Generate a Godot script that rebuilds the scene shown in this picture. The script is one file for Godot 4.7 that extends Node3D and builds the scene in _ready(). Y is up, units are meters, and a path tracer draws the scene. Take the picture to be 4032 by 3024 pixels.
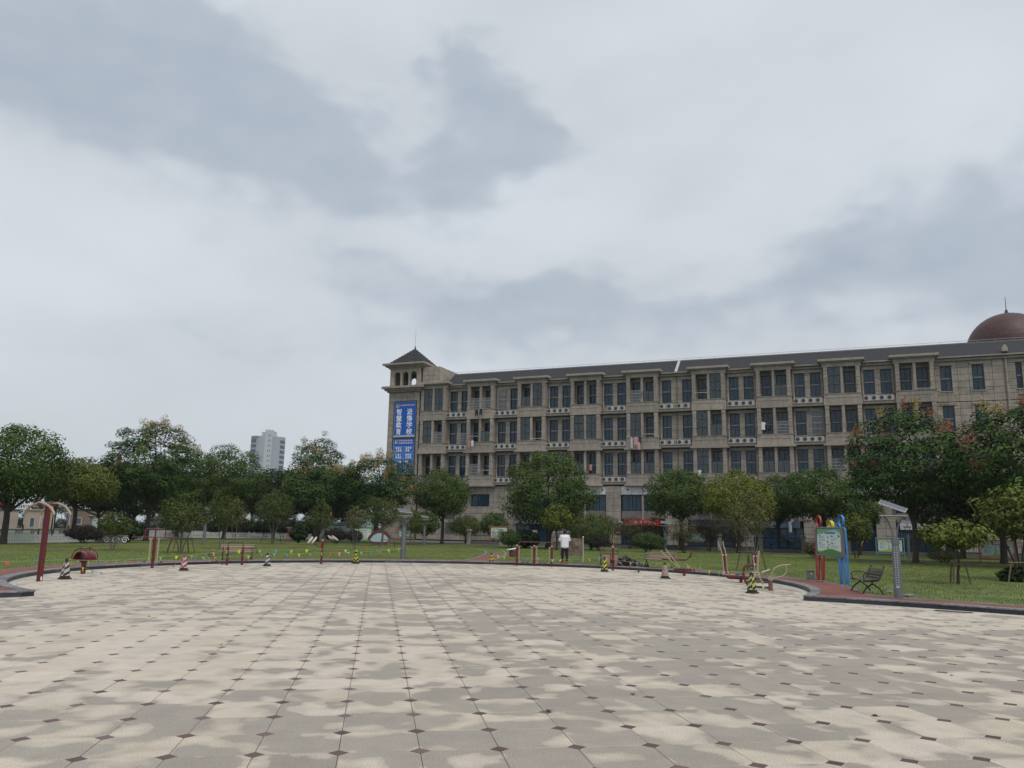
extends Node3D
# ---------------------------------------------------------------- mesh builder
class MB:
	var v := PackedVector3Array()
	var n := PackedVector3Array()
	var c := PackedColorArray()
	var uv := PackedVector2Array()
	var ix := PackedInt32Array()
	var col := Color.WHITE
	func vert(p: Vector3, nn: Vector3, t := Vector2.ZERO) -> int:
		v.append(p)
		n.append(nn)
		c.append(col)
		uv.append(t)
		return v.size() - 1
	# corners run counter-clockwise seen from outside
	func quad(a: Vector3, b: Vector3, d: Vector3, e: Vector3, flip_uv := false) -> void:
		var nn := (b - a).cross(d - a).normalized()
		if nn == Vector3.ZERO:
			nn = (d - a).cross(e - a).normalized()
		var i := vert(a, nn, Vector2(0, 1))
		vert(b, nn, Vector2(1, 1))
		vert(d, nn, Vector2(1, 0))
		vert(e, nn, Vector2(0, 0))
		ix.append_array(PackedInt32Array([i, i + 2, i + 1, i, i + 3, i + 2]))
	func tri(a: Vector3, b: Vector3, d: Vector3) -> void:
		var nn := (b - a).cross(d - a).normalized()
		var i := vert(a, nn)
		vert(b, nn)
		vert(d, nn)
		ix.append_array(PackedInt32Array([i, i + 2, i + 1]))
	func box(at: Vector3, size: Vector3, bs := Basis.IDENTITY) -> void:
		var h := size * 0.5
		var p := []
		for k in 8:
			p.append(at + bs * Vector3(h.x if k & 1 else -h.x, h.y if k & 2 else -h.y, h.z if k & 4 else -h.z))
		quad(p[4], p[5], p[7], p[6])
		quad(p[1], p[0], p[2], p[3])
		quad(p[5], p[1], p[3], p[7])
		quad(p[0], p[4], p[6], p[2])
		quad(p[6], p[7], p[3], p[2])
		quad(p[0], p[1], p[5], p[4])
	# box with chamfered edges
	func cbox(at: Vector3, size: Vector3, bv: float, bs := Basis.IDENTITY) -> void:
		var h := size * 0.5
		var i := h - Vector3.ONE * bv
		for ax in 3:
			var a1 := (ax + 1) % 3
			var a2 := (ax + 2) % 3
			for s in [-1.0, 1.0]:
				var q := []
				for w in [[-1, -1], [1, -1], [1, 1], [-1, 1]]:
					var t := Vector3.ZERO
					t[ax] = s * h[ax]
					t[a1] = w[0] * i[a1]
					t[a2] = w[1] * i[a2]
					q.append(at + bs * t)
				if s > 0:
					quad(q[0], q[1], q[2], q[3])
				else:
					quad(q[3], q[2], q[1], q[0])
			for s1 in [-1.0, 1.0]:
				for s2 in [-1.0, 1.0]:
					var q := []
					for w in [[0, -1], [0, 1], [1, 1], [1, -1]]:
						var t := Vector3.ZERO
						t[ax] = w[1] * i[ax]
						t[a1] = s1 * (h[a1] if w[0] == 0 else i[a1])
						t[a2] = s2 * (i[a2] if w[0] == 0 else h[a2])
						q.append(at + bs * t)
					if s1 * s2 < 0:
						quad(q[0], q[1], q[2], q[3])
					else:
						quad(q[3], q[2], q[1], q[0])
		for k in 8:
			var s := Vector3(1 if k & 1 else -1, 1 if k & 2 else -1, 1 if k & 4 else -1)
			var a := at + bs * (Vector3(h.x, i.y, i.z) * s)
			var b := at + bs * (Vector3(i.x, h.y, i.z) * s)
			var d := at + bs * (Vector3(i.x, i.y, h.z) * s)
			if s.x * s.y * s.z > 0:
				tri(a, b, d)
			else:
				tri(d, b, a)
	func tube(pts: Array, rad, sides := 8, caps := true) -> void:
		var m := pts.size()
		var t0: Vector3 = (pts[1] - pts[0]).normalized()
		var u := t0.cross(Vector3.UP if abs(t0.y) < 0.9 else Vector3.RIGHT).normalized()
		var start := v.size()
		for k in m:
			var t: Vector3
			if k == 0:
				t = t0
			elif k == m - 1:
				t = (pts[k] - pts[k - 1]).normalized()
			else:
				t = ((pts[k + 1] - pts[k]).normalized() + (pts[k] - pts[k - 1]).normalized()).normalized()
			u = (u - t * u.dot(t)).normalized()
			var w := t.cross(u)
			var r: float = rad[k] if rad is Array else rad
			for j in sides:
				var a := TAU * j / sides
				var dd := u * cos(a) + w * sin(a)
				vert(pts[k] + dd * r, dd, Vector2(float(j) / sides, float(k) / m))
		for k in m - 1:
			for j in sides:
				var a := start + k * sides + j
				var b := start + k * sides + (j + 1) % sides
				ix.append_array(PackedInt32Array([a, a + sides, b, b, a + sides, b + sides]))
		if caps:
			for e in 2:
				var k0: int = 0 if e == 0 else m - 1
				var nn: Vector3 = (pts[0] - pts[1]).normalized() if e == 0 else (pts[m - 1] - pts[m - 2]).normalized()
				var ci := vert(pts[k0], nn)
				var f := v.size()
				for j in sides:
					vert(v[start + k0 * sides + j], nn)
				for j in sides:
					if e == 0:
						ix.append_array(PackedInt32Array([ci, f + j, f + (j + 1) % sides]))
					else:
						ix.append_array(PackedInt32Array([ci, f + (j + 1) % sides, f + j]))
	# profile of (radius, height), from bottom to top; hard rings
	func lathe(pr: Array, segs := 16, xf := Transform3D.IDENTITY) -> void:
		for k in pr.size() - 1:
			var a: Vector2 = pr[k]
			var b: Vector2 = pr[k + 1]
			var d := b - a
			var nn := Vector2(d.y, -d.x).normalized()
			var s := v.size()
			for j in segs + 1:
				var an := TAU * j / segs
				var dir := Vector3(cos(an), 0, sin(an))
				var nv := (xf.basis * (dir * nn.x + Vector3.UP * nn.y)).normalized()
				vert(xf * (dir * a.x + Vector3.UP * a.y), nv)
				vert(xf * (dir * b.x + Vector3.UP * b.y), nv)
			for j in segs:
				var q := s + j * 2
				ix.append_array(PackedInt32Array([q, q + 2, q + 1, q + 1, q + 2, q + 3]))
	# outline in the xy plane, from z0 to z1
	func prism(poly: PackedVector2Array, z0: float, z1: float, xf := Transform3D.IDENTITY) -> void:
		var p := poly
		if Geometry2D.is_polygon_clockwise(p):
			p = p.duplicate()
			p.reverse()
		var tr := Geometry2D.triangulate_polygon(p)
		for e in 2:
			var z := z1 if e == 0 else z0
			var nn := (xf.basis * Vector3(0, 0, 1 if e == 0 else -1)).normalized()
			var s := v.size()
			for q in p:
				vert(xf * Vector3(q.x, q.y, z), nn, q)
			for k in range(0, tr.size(), 3):
				var a := p[tr[k]]
				var ccw := (p[tr[k + 1]] - a).cross(p[tr[k + 2]] - a) > 0.0
				if ccw == (e == 0):
					ix.append_array(PackedInt32Array([s + tr[k], s + tr[k + 2], s + tr[k + 1]]))
				else:
					ix.append_array(PackedInt32Array([s + tr[k], s + tr[k + 1], s + tr[k + 2]]))
		for k in p.size():
			var a := p[k]
			var b := p[(k + 1) % p.size()]
			quad(xf * Vector3(a.x, a.y, z0), xf * Vector3(b.x, b.y, z0), xf * Vector3(b.x, b.y, z1), xf * Vector3(a.x, a.y, z1))
	# leaf-sized four-corner blade at p, pointing along d, flat side facing f
	func leaf(p: Vector3, d: Vector3, f: Vector3, l: float, w: float) -> void:
		var s := d.cross(f).normalized() * (w * 0.5)
		var g := s.cross(d)
		if g.dot(f) < 0:
			s = -s
			g = -g
		var nn := (g.normalized() + f * 1.6).normalized()
		var i := vert(p, nn)
		vert(p + d * (l * 0.5) + s, nn)
		vert(p + d * l, nn)
		vert(p + d * (l * 0.5) - s, nn)
		ix.append_array(PackedInt32Array([i, i + 2, i + 1, i, i + 3, i + 2]))
	func mesh() -> ArrayMesh:
		var a := []
		a.resize(Mesh.ARRAY_MAX)
		a[Mesh.ARRAY_VERTEX] = v
		a[Mesh.ARRAY_NORMAL] = n
		a[Mesh.ARRAY_COLOR] = c
		a[Mesh.ARRAY_TEX_UV] = uv
		a[Mesh.ARRAY_INDEX] = ix
		var m := ArrayMesh.new()
		m.add_surface_from_arrays(Mesh.PRIMITIVE_TRIANGLES, a)
		return m

var M := {}
var rng := RandomNumberGenerator.new()
var used := {}
# ---------------------------------------------------------------- nodes and labels
func numbered(parent: Node, called: String) -> String:
	var key := str(parent.get_instance_id()) + called
	var k: int = used.get(key, 0)
	used[key] = k + 1
	return called if k == 0 else "%s_%03d" % [called, k]
func put(parent: Node, o: Node, called: String) -> Node:
	o.name = numbered(parent, called)
	parent.add_child(o, true)
	return o
func obj(called: String, mb, m: Material, parent: Node = self) -> MeshInstance3D:
	var o := MeshInstance3D.new()
	o.mesh = mb.mesh() if mb is MB else mb
	o.material_override = m
	put(parent, o, called)
	return o
func tag(o: Node, label: String, category: String, group := "", kind := "") -> Node:
	if label != "":
		o.set_meta("label", label)
	if category != "":
		o.set_meta("category", category)
	if group != "":
		o.set_meta("group", group)
	if kind != "":
		o.set_meta("kind", kind)
	return o
func thing(called: String, label: String, category: String, at := Vector3.ZERO, turn := 0.0, group := "") -> Node3D:
	var o := Node3D.new()
	put(self, o, called)
	o.position = at
	o.rotation.y = turn
	tag(o, label, category, group)
	return o
func dup(src: Node3D, called: String, at: Vector3, turn: float, label := "") -> Node3D:
	var o: Node3D = src.duplicate()
	o.name = numbered(self, called)
	add_child(o)
	o.position = at
	o.rotation.y = turn
	if label != "":
		o.set_meta("label", label)
	return o
func struct(called: String, mb, m: Material) -> MeshInstance3D:
	var o := obj(called, mb, m)
	o.set_meta("kind", "structure")
	return o
# ---------------------------------------------------------------- materials (colours are linear base colours)
func lin(r: float, g: float, b: float) -> Color:
	return Color(r, g, b).linear_to_srgb()
func mat(key: String, r: float, g: float, b: float, rough := 0.7, metal := 0.0) -> StandardMaterial3D:
	var m := StandardMaterial3D.new()
	m.albedo_color = lin(r, g, b)
	m.roughness = rough
	m.metallic = metal
	M[key] = m
	return m
func vmat(key: String, rough := 0.7) -> StandardMaterial3D:
	var m := mat(key, 1, 1, 1, rough)
	m.vertex_color_use_as_albedo = true
	return m
func noise(sd: int, freq: float, oct := 4) -> FastNoiseLite:
	var f := FastNoiseLite.new()
	f.seed = sd
	f.frequency = freq
	f.noise_type = FastNoiseLite.TYPE_SIMPLEX_SMOOTH
	f.fractal_octaves = oct
	return f
# seamless mottle between two multipliers, used as a multiplied texture
func mottle(sd: int, freq: float, lo: Color, hi: Color, size := 256, oct := 4) -> ImageTexture:
	var im := noise(sd, freq, oct).get_seamless_image(size, size)
	im.convert(Image.FORMAT_L8)
	var d := im.get_data()
	var out := PackedByteArray()
	out.resize(size * size * 3)
	for k in size * size:
		var q := lo.lerp(hi, d[k] / 255.0)
		out[k * 3] = mini(255, int(q.r * 255))
		out[k * 3 + 1] = mini(255, int(q.g * 255))
		out[k * 3 + 2] = mini(255, int(q.b * 255))
	return ImageTexture.create_from_image(Image.create_from_data(size, size, false, Image.FORMAT_RGB8, out))
func textured(m: StandardMaterial3D, tex: Texture2D, scale: float, world := true) -> StandardMaterial3D:
	m.albedo_texture = tex
	m.uv1_triplanar = true
	m.uv1_world_triplanar = world
	m.uv1_scale = Vector3.ONE * scale
	return m
func detailed(m: StandardMaterial3D, tex: Texture2D, scale: float) -> void:
	m.detail_enabled = true
	m.detail_albedo = tex
	m.detail_blend_mode = BaseMaterial3D.BLEND_MODE_MUL
	m.detail_uv_layer = BaseMaterial3D.DETAIL_UV_2
	m.uv2_triplanar = true
	m.uv2_world_triplanar = true
	m.uv2_scale = Vector3.ONE * scale
# ---------------------------------------------------------------- sky
func make_sky() -> ImageTexture:
	var w := 1664
	var h := 832
	var out := PackedFloat32Array()
	out.resize(w * h * 3)
	var wa := noise(11, 0.055, 4)
	var wb := noise(12, 0.30, 4)
	var fb := noise(23, 0.085, 5)
	var big := noise(31, 0.016, 3)
	# cloud banks: azimuth, height above the horizon, half sizes, weight (degrees)
	var banks := [[-23, 27.8, 7.5, 3.4, 1.0], [-15, 27.4, 6, 4.0, 1.1], [-8.5, 25.2, 5.4, 3.3, 1.15], [-14, 31.6, 7, 2.8, 0.8], [-2.4, 23.6, 3.8, 2.6, 0.85], [-27, 30.8, 6, 4, 0.75], [-6, 30.2, 3.4, 3.0, 0.45],
		[2.8, 31.4, 3.2, 2.4, 0.95], [7.8, 30.4, 3.6, 2.1, 0.95], [5.4, 25.6, 4.6, 3.2, 1.15], [9.8, 27.2, 3.6, 2.2, 0.95], [4.0, 22.6, 3.0, 1.6, 0.4],
		[-1.4, 17.4, 7.5, 2.2, 0.5], [7, 15.4, 8, 2.6, 0.6], [13.5, 16.6, 5.2, 2.6, 0.62], [22.0, 16.4, 5.6, 2.3, 0.55], [16, 13.4, 12, 2.2, 0.32], [0, 12.5, 9, 1.8, 0.3],
		[34.5, 18.3, 5.2, 3.4, 0.8], [40.5, 20.2, 6.0, 4.6, 0.8], [44, 16.3, 7, 2.8, 0.7], [29.5, 17.2, 3.8, 2.6, 0.5], [37, 13.5, 9, 2.0, 0.25], [-13, 11.8, 8, 1.1, 0.34], [24, 24, 7, 2.2, 0.22], [-20, 17, 7, 2.0, 0.2]]
	var pale := Color(0.512, 0.545, 0.590)
	var grey := Color(0.305, 0.360, 0.425)
	var lit := Color(0.60, 0.622, 0.64)
	var haze := Color(0.485, 0.525, 0.556)
	var above := PackedFloat32Array()
	above.resize(w)
	for j in h:
		var el := 90.0 - 180.0 * (j + 0.5) / h
		var ce := cos(deg_to_rad(el))
		var se := sin(deg_to_rad(el))
		for i in w:
			var az := 360.0 * (i + 0.5) / w  # the picture's middle looks towards +z
			if az > 180.0:
				az -= 360.0
			var q: Color
			if el < -3.0:
				q = Color(0.17, 0.175, 0.16)
			else:
				var d := Vector3(sin(deg_to_rad(az)) * ce, se * 2.0, -cos(deg_to_rad(az)) * ce) * 57.3
				var a1 := wa.get_noise_3dv(d * 1.5)
				var b1 := wb.get_noise_3dv(d)
				var f := 0.0
				if az > -50.0 and az < 70.0 and el < 45.0:
					var px := az + a1 * 4.6 + b1 * 1.5
					var py := el + wa.get_noise_3dv(d * 1.5 + Vector3(500, 0, 0)) * 2.6 + wb.get_noise_3dv(d + Vector3(0, 0, 300)) * 1.0
					for b in banks:
						var dx: float = (px - b[0]) / b[2]
						if dx > 2.4 or dx < -2.4:
							continue
						var dy: float = (py - b[1]) / b[3]
						var d2 := dx * dx + dy * dy
						if d2 < 5.0:
							f += b[4] * exp(-d2)
				var edge := clampf((absf(az - 9.0) - 36.0) / 14.0, 0.0, 1.0)
				edge = maxf(edge, clampf((el - 34.0) / 12.0, 0.0, 1.0))
				if edge > 0.0:
					f = lerpf(f, clampf(big.get_noise_3dv(d * 1.1) * 1.5 + 0.48 + a1 * 0.3 + b1 * 0.15, 0.0, 1.15), edge)
				var tx := fb.get_noise_3dv(d * 2.2)
				var ff := f * (1.0 + 0.30 * tx) + tx * 0.16 + b1 * 0.04
				var dens := (0.48 * smoothstep(0.05, 1.0, ff) + 0.42 * (1.0 - exp(-1.0 * maxf(ff, 0.0)))) * (1.0 + 0.16 * tx + 0.14 * a1 + 0.10 * b1)
				var top := clampf((ff - above[i]) * 9.0, 0.0, 1.0) * smoothstep(0.10, 0.35, ff) * (1.0 - smoothstep(0.45, 0.95, ff))
				above[i] = ff
				var base := pale.lerp(haze, clampf((13.0 - el) / 13.0, 0.0, 1.0))
				base = base * (1.0 + 0.13 * big.get_noise_3dv(d * 2.2 + Vector3(90, 0, 0)))
				q = base.lerp(grey, clampf(dens, 0.0, 1.0)).lerp(lit, top * 0.24)
				q = q * (1.0 + 0.04 * tx)
				q = q.lerp(haze, 0.5 * (1.0 - smoothstep(2.0, 15.0, el)))
			var k := (j * w + i) * 3
			out[k] = q.r
			out[k + 1] = q.g
			out[k + 2] = q.b
	return ImageTexture.create_from_image(Image.create_from_data(w, h, false, Image.FORMAT_RGBF, out.to_byte_array()))

# ---------------------------------------------------------------- plaza
const TILE := 0.7
const GX := 0.4536
const GZ := -7.469
const MID := Vector2(2, -20)
func exit_of(c: Vector2, r: float, dir: Vector2) -> float:
	var o := MID - c
	var b := o.dot(dir)
	var q := b * b - (o.length_squared() - r * r)
	return -b + sqrt(q) if q > 0 else 0.0
# distance from MID to the plaza's edge: two overlapping circles, moved outwards by off
func rim(a: float, off: float) -> float:
	var dir := Vector2(cos(a), sin(a))
	var p := exit_of(Vector2(2, -32), 13.95 + off, dir)
	var q := exit_of(Vector2(2, -9), 17.55 + off, dir)
	if off > 1.0:  # the outer edge of the path runs round the corner in a curve
		var k := 1.3
		return log(exp(p * k) + exp(q * k)) / k
	return maxf(p, q)
func at_rim(a: float, off: float, y: float) -> Vector3:
	var r := rim(a, off)
	return Vector3(MID.x + cos(a) * r, y, MID.y + sin(a) * r)
func inside(p: Vector2, off: float) -> bool:
	return (p - MID).length() < rim((p - MID).angle(), off)

func stain_texture() -> ImageTexture:
	var s := 1536
	var per := 60
	var n1 := noise(5, 0.027, 3)
	n1.domain_warp_enabled = true
	n1.domain_warp_amplitude = 26.0
	n1.domain_warp_frequency = 0.011
	n1.domain_warp_fractal_type = FastNoiseLite.DOMAIN_WARP_FRACTAL_NONE
	var n2 := noise(213, 0.0022, 2)
	var n3 := noise(8, 0.06, 3)
	rng.seed = 77
	var off := PackedFloat32Array()
	var tint := PackedFloat32Array()
	var shx := PackedFloat32Array()
	var shy := PackedFloat32Array()
	for k in per * per:
		off.append(rng.randf_range(-0.5, 0.42) if rng.randf() < 0.6 else 0.0)
		tint.append(rng.randf())
		# half of the slabs dry out of step with their neighbours
		var step := rng.randf() < 0.5
		shx.append(rng.randf_range(-9, 9) if step else 0.0)
		shy.append(rng.randf_range(-9, 9) if step else 0.0)
	var out := PackedByteArray()
	out.resize(s * s * 3)
	var px := s / float(per)
	for j in s:
		var tj := int(j / px) * per
		for i in s:
			var t := tj + int(i / px)
			var v := n1.get_noise_2d(i + shx[t], j + shy[t]) * 1.25 + off[t] * 0.8 + n2.get_noise_2d(i, j) * 0.75 - 0.20
			var wet := smoothstep(0.0, 0.04, v)
			var soft := smoothstep(-0.45, 0.0, v) * 0.10
			var m := n3.get_noise_2d(i, j) * 0.05 + 1.0
			var tn := tint[t]
			var k := (j * s + i) * 3
			# sRGB: dry warm granite, damp grey-brown
			out[k] = int(clampf(lerpf(212.0 - 8.0 * tn, 178.0 + 9.0 * tn, wet) * m * (1.0 - soft), 0, 255))
			out[k + 1] = int(clampf(lerpf(201.5 - 8.0 * tn, 169.5 + 9.0 * tn, wet) * m * (1.0 - soft), 0, 255))
			out[k + 2] = int(clampf(lerpf(187.0 - 12.0 * tn, 157.0 + 9.0 * tn, wet) * m * (1.0 - soft), 0, 255))
	return ImageTexture.create_from_image(Image.create_from_data(s, s, false, Image.FORMAT_RGB8, out))

func octagon(cut: float, half: float) -> PackedVector2Array:
	var h := half
	var q := half - cut
	return PackedVector2Array([Vector2(-q, -h), Vector2(q, -h), Vector2(h, -q), Vector2(h, q), Vector2(q, h), Vector2(-q, h), Vector2(-h, q), Vector2(-h, -q)])
# flat slab: outline in xz, top at y, with a chamfer
func slab(mb: MB, poly: PackedVector2Array, at: Vector3, bv := 0.003, deep := 0.02) -> void:
	var m := poly.size()
	var cen := Vector2.ZERO
	for p in poly:
		cen += p
	cen /= m
	var top := []
	var low := []
	for p in poly:
		var d := (p - cen)
		var q := p - d.normalized() * bv * 1.3
		top.append(at + Vector3(q.x, 0, q.y))
		low.append(at + Vector3(p.x, -bv, p.y))
	var area := 0.0
	for k in m:
		area += poly[k].cross(poly[(k + 1) % m])
	var cc := at + Vector3(cen.x, 0, cen.y)
	for k in m:
		var e := (k + 1) % m
		if area > 0:
			mb.tri(cc, top[e], top[k])
			mb.quad(top[k], top[e], low[e], low[k])
			mb.quad(low[k], low[e], low[e] - Vector3(0, deep, 0), low[k] - Vector3(0, deep, 0))
		else:
			mb.tri(cc, top[k], top[e])
			mb.quad(top[e], top[k], low[k], low[e])
			mb.quad(low[e], low[k], low[k] - Vector3(0, deep, 0), low[e] - Vector3(0, deep, 0))

func build_plaza() -> void:
	# bed under the tiles
	var bed := MB.new()
	for k in 180:
		var a := TAU * k / 180.0
		var b := TAU * (k + 1) / 180.0
		bed.tri(Vector3(MID.x, -0.012, MID.y), at_rim(b, 0.1, -0.012), at_rim(a, 0.1, -0.012))
	var plaza := struct("plaza", bed, M.joint)
	var edge := PackedVector2Array()
	for k in 240:
		var a := TAU * k / 240.0
		var p := at_rim(a, -0.28, 0)
		edge.append(Vector2(p.x, p.z))
	var eye := Vector2(0, 0)
	var fw := Vector2(sin(deg_to_rad(9.15)), -cos(deg_to_rad(9.15)))
	var cells := []
	var gems := []
	for r in range(-24, 58):
		for c in range(-26, 28):
			var cx := GX + TILE * (c + 0.5)
			var cz := GZ - TILE * (r + 0.5)
			var p := Vector2(cx, cz)
			var seen := fw.dot(p.normalized()) > 0.80 and p.length() > 6.2
			if (p - MID).length() < 34.0 and inside(p, 0.35):
				var whole := inside(p + Vector2(0.4, 0.4), -0.3) and inside(p + Vector2(-0.4, 0.4), -0.3) and inside(p + Vector2(0.4, -0.4), -0.3) and inside(p + Vector2(-0.4, -0.4), -0.3)
				cells.append([p.length() if seen and whole else 999.0 + p.length(), p, whole])
			var g := Vector2(GX + TILE * c, GZ - TILE * r)
			if inside(g, -0.4):
				gems.append([g.length() if fw.dot(g.normalized()) > 0.80 and g.length() > 6.2 else 999.0, g])
	cells.sort_custom(func(a, b): return a[0] < b[0])
	gems.sort_custom(func(a, b): return a[0] < b[0])
	rng.seed = 5
	var kinds := []
	var oct := octagon(0.0885, TILE * 0.5 - 0.0026)
	for k in 5:
		var mb := MB.new()
		var t := 0.93 + 0.035 * k
		mb.col = Color(t, t, t * (0.985 if k % 2 else 1.0))
		slab(mb, oct, Vector3.ZERO)
		kinds.append(mb.mesh())
	var rest := MB.new()
	for k in cells.size():
		var p: Vector2 = cells[k][1]
		var lift := rng.randf_range(-0.0016, 0.0012)
		if k < 300:
			var o := obj("paving_slab", kinds[rng.randi() % 5], M.slab, plaza)
			o.position = Vector3(p.x, lift, p.y)
			o.rotation = Vector3(rng.randf_range(-0.002, 0.002), 0, rng.randf_range(-0.002, 0.002))
		else:
			var t := 0.93 + 0.14 * rng.randf()
			rest.col = Color(t, t, t)
			if cells[k][2]:
				slab(rest, oct, Vector3(p.x, lift, p.y), 0.003, 0.012)
			else:
				var wp := PackedVector2Array()
				for q in oct:
					wp.append(q + p)
				for part in Geometry2D.intersect_polygons(wp, edge):
					if part.size() > 2:
						slab(rest, part, Vector3(0, lift, 0), 0.003, 0.012)
	tag(obj("distant_paving_slabs", rest, M.slab, plaza), "", "", "", "stuff")
	var dia := PackedVector2Array([Vector2(0, -0.0862), Vector2(0.0862, 0), Vector2(0, 0.0862), Vector2(-0.0862, 0)])
	var reds := []
	for k in 4:
		var mb := MB.new()
		mb.col = [Color(0.135, 0.064, 0.058), Color(0.105, 0.050, 0.046), Color(0.19, 0.115, 0.107), Color(0.060, 0.033, 0.031)][k]
		slab(mb, dia, Vector3.ZERO, 0.0025)
		reds.append(mb.mesh())
	var rest2 := MB.new()
	for k in gems.size():
		var p: Vector2 = gems[k][1]
		var kind := 3 if rng.randf() < 0.12 else rng.randi() % 3
		if k < 300:
			obj("red_granite_inset", reds[kind], M.inset, plaza).position = Vector3(p.x, rng.randf_range(-0.003, -0.001), p.y)
		else:
			rest2.col = [Color(0.135, 0.064, 0.058), Color(0.105, 0.050, 0.046), Color(0.19, 0.115, 0.107), Color(0.060, 0.033, 0.031)][kind]
			slab(rest2, dia, Vector3(p.x, -0.002, p.y), 0.0025, 0.012)
	tag(obj("distant_red_insets", rest2, M.inset, plaza), "", "", "", "stuff")
	# pale screed strip along the kerb foot
	var strip := MB.new()
	for k in 240:
		var a := TAU * k / 240.0
		var b := TAU * (k + 1) / 240.0
		strip.quad(at_rim(a, -0.275, -0.003), at_rim(b, -0.275, -0.003), at_rim(b, 0.02, -0.003), at_rim(a, 0.02, -0.003))
	obj("screed_strip", strip, M.screed, plaza)

func ring_piece(a: float, b: float, i: float, o: float, y0: float, y1: float, bv := 0.012) -> MB:
	var mb := MB.new()
	var steps := 3
	for s in steps:
		var u := lerpf(a, b, s / float(steps))
		var w := lerpf(a, b, (s + 1) / float(steps))
		mb.quad(at_rim(u, i, y0), at_rim(w, i, y0), at_rim(w, i, y1 - bv), at_rim(u, i, y1 - bv))
		mb.quad(at_rim(u, i, y1 - bv), at_rim(w, i, y1 - bv), at_rim(w, i + bv, y1), at_rim(u, i + bv, y1))
		mb.quad(at_rim(u, i + bv, y1), at_rim(w, i + bv, y1), at_rim(w, o, y1), at_rim(u, o, y1))
		mb.quad(at_rim(u, o, y1), at_rim(w, o, y1), at_rim(w, o, y0), at_rim(u, o, y0))
	mb.quad(at_rim(a, o, y0), at_rim(a, i, y0), at_rim(a, i, y1 - bv), at_rim(a, o, y1))
	mb.quad(at_rim(b, i, y0), at_rim(b, o, y0), at_rim(b, o, y1), at_rim(b, i, y1 - bv))
	return mb

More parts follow.
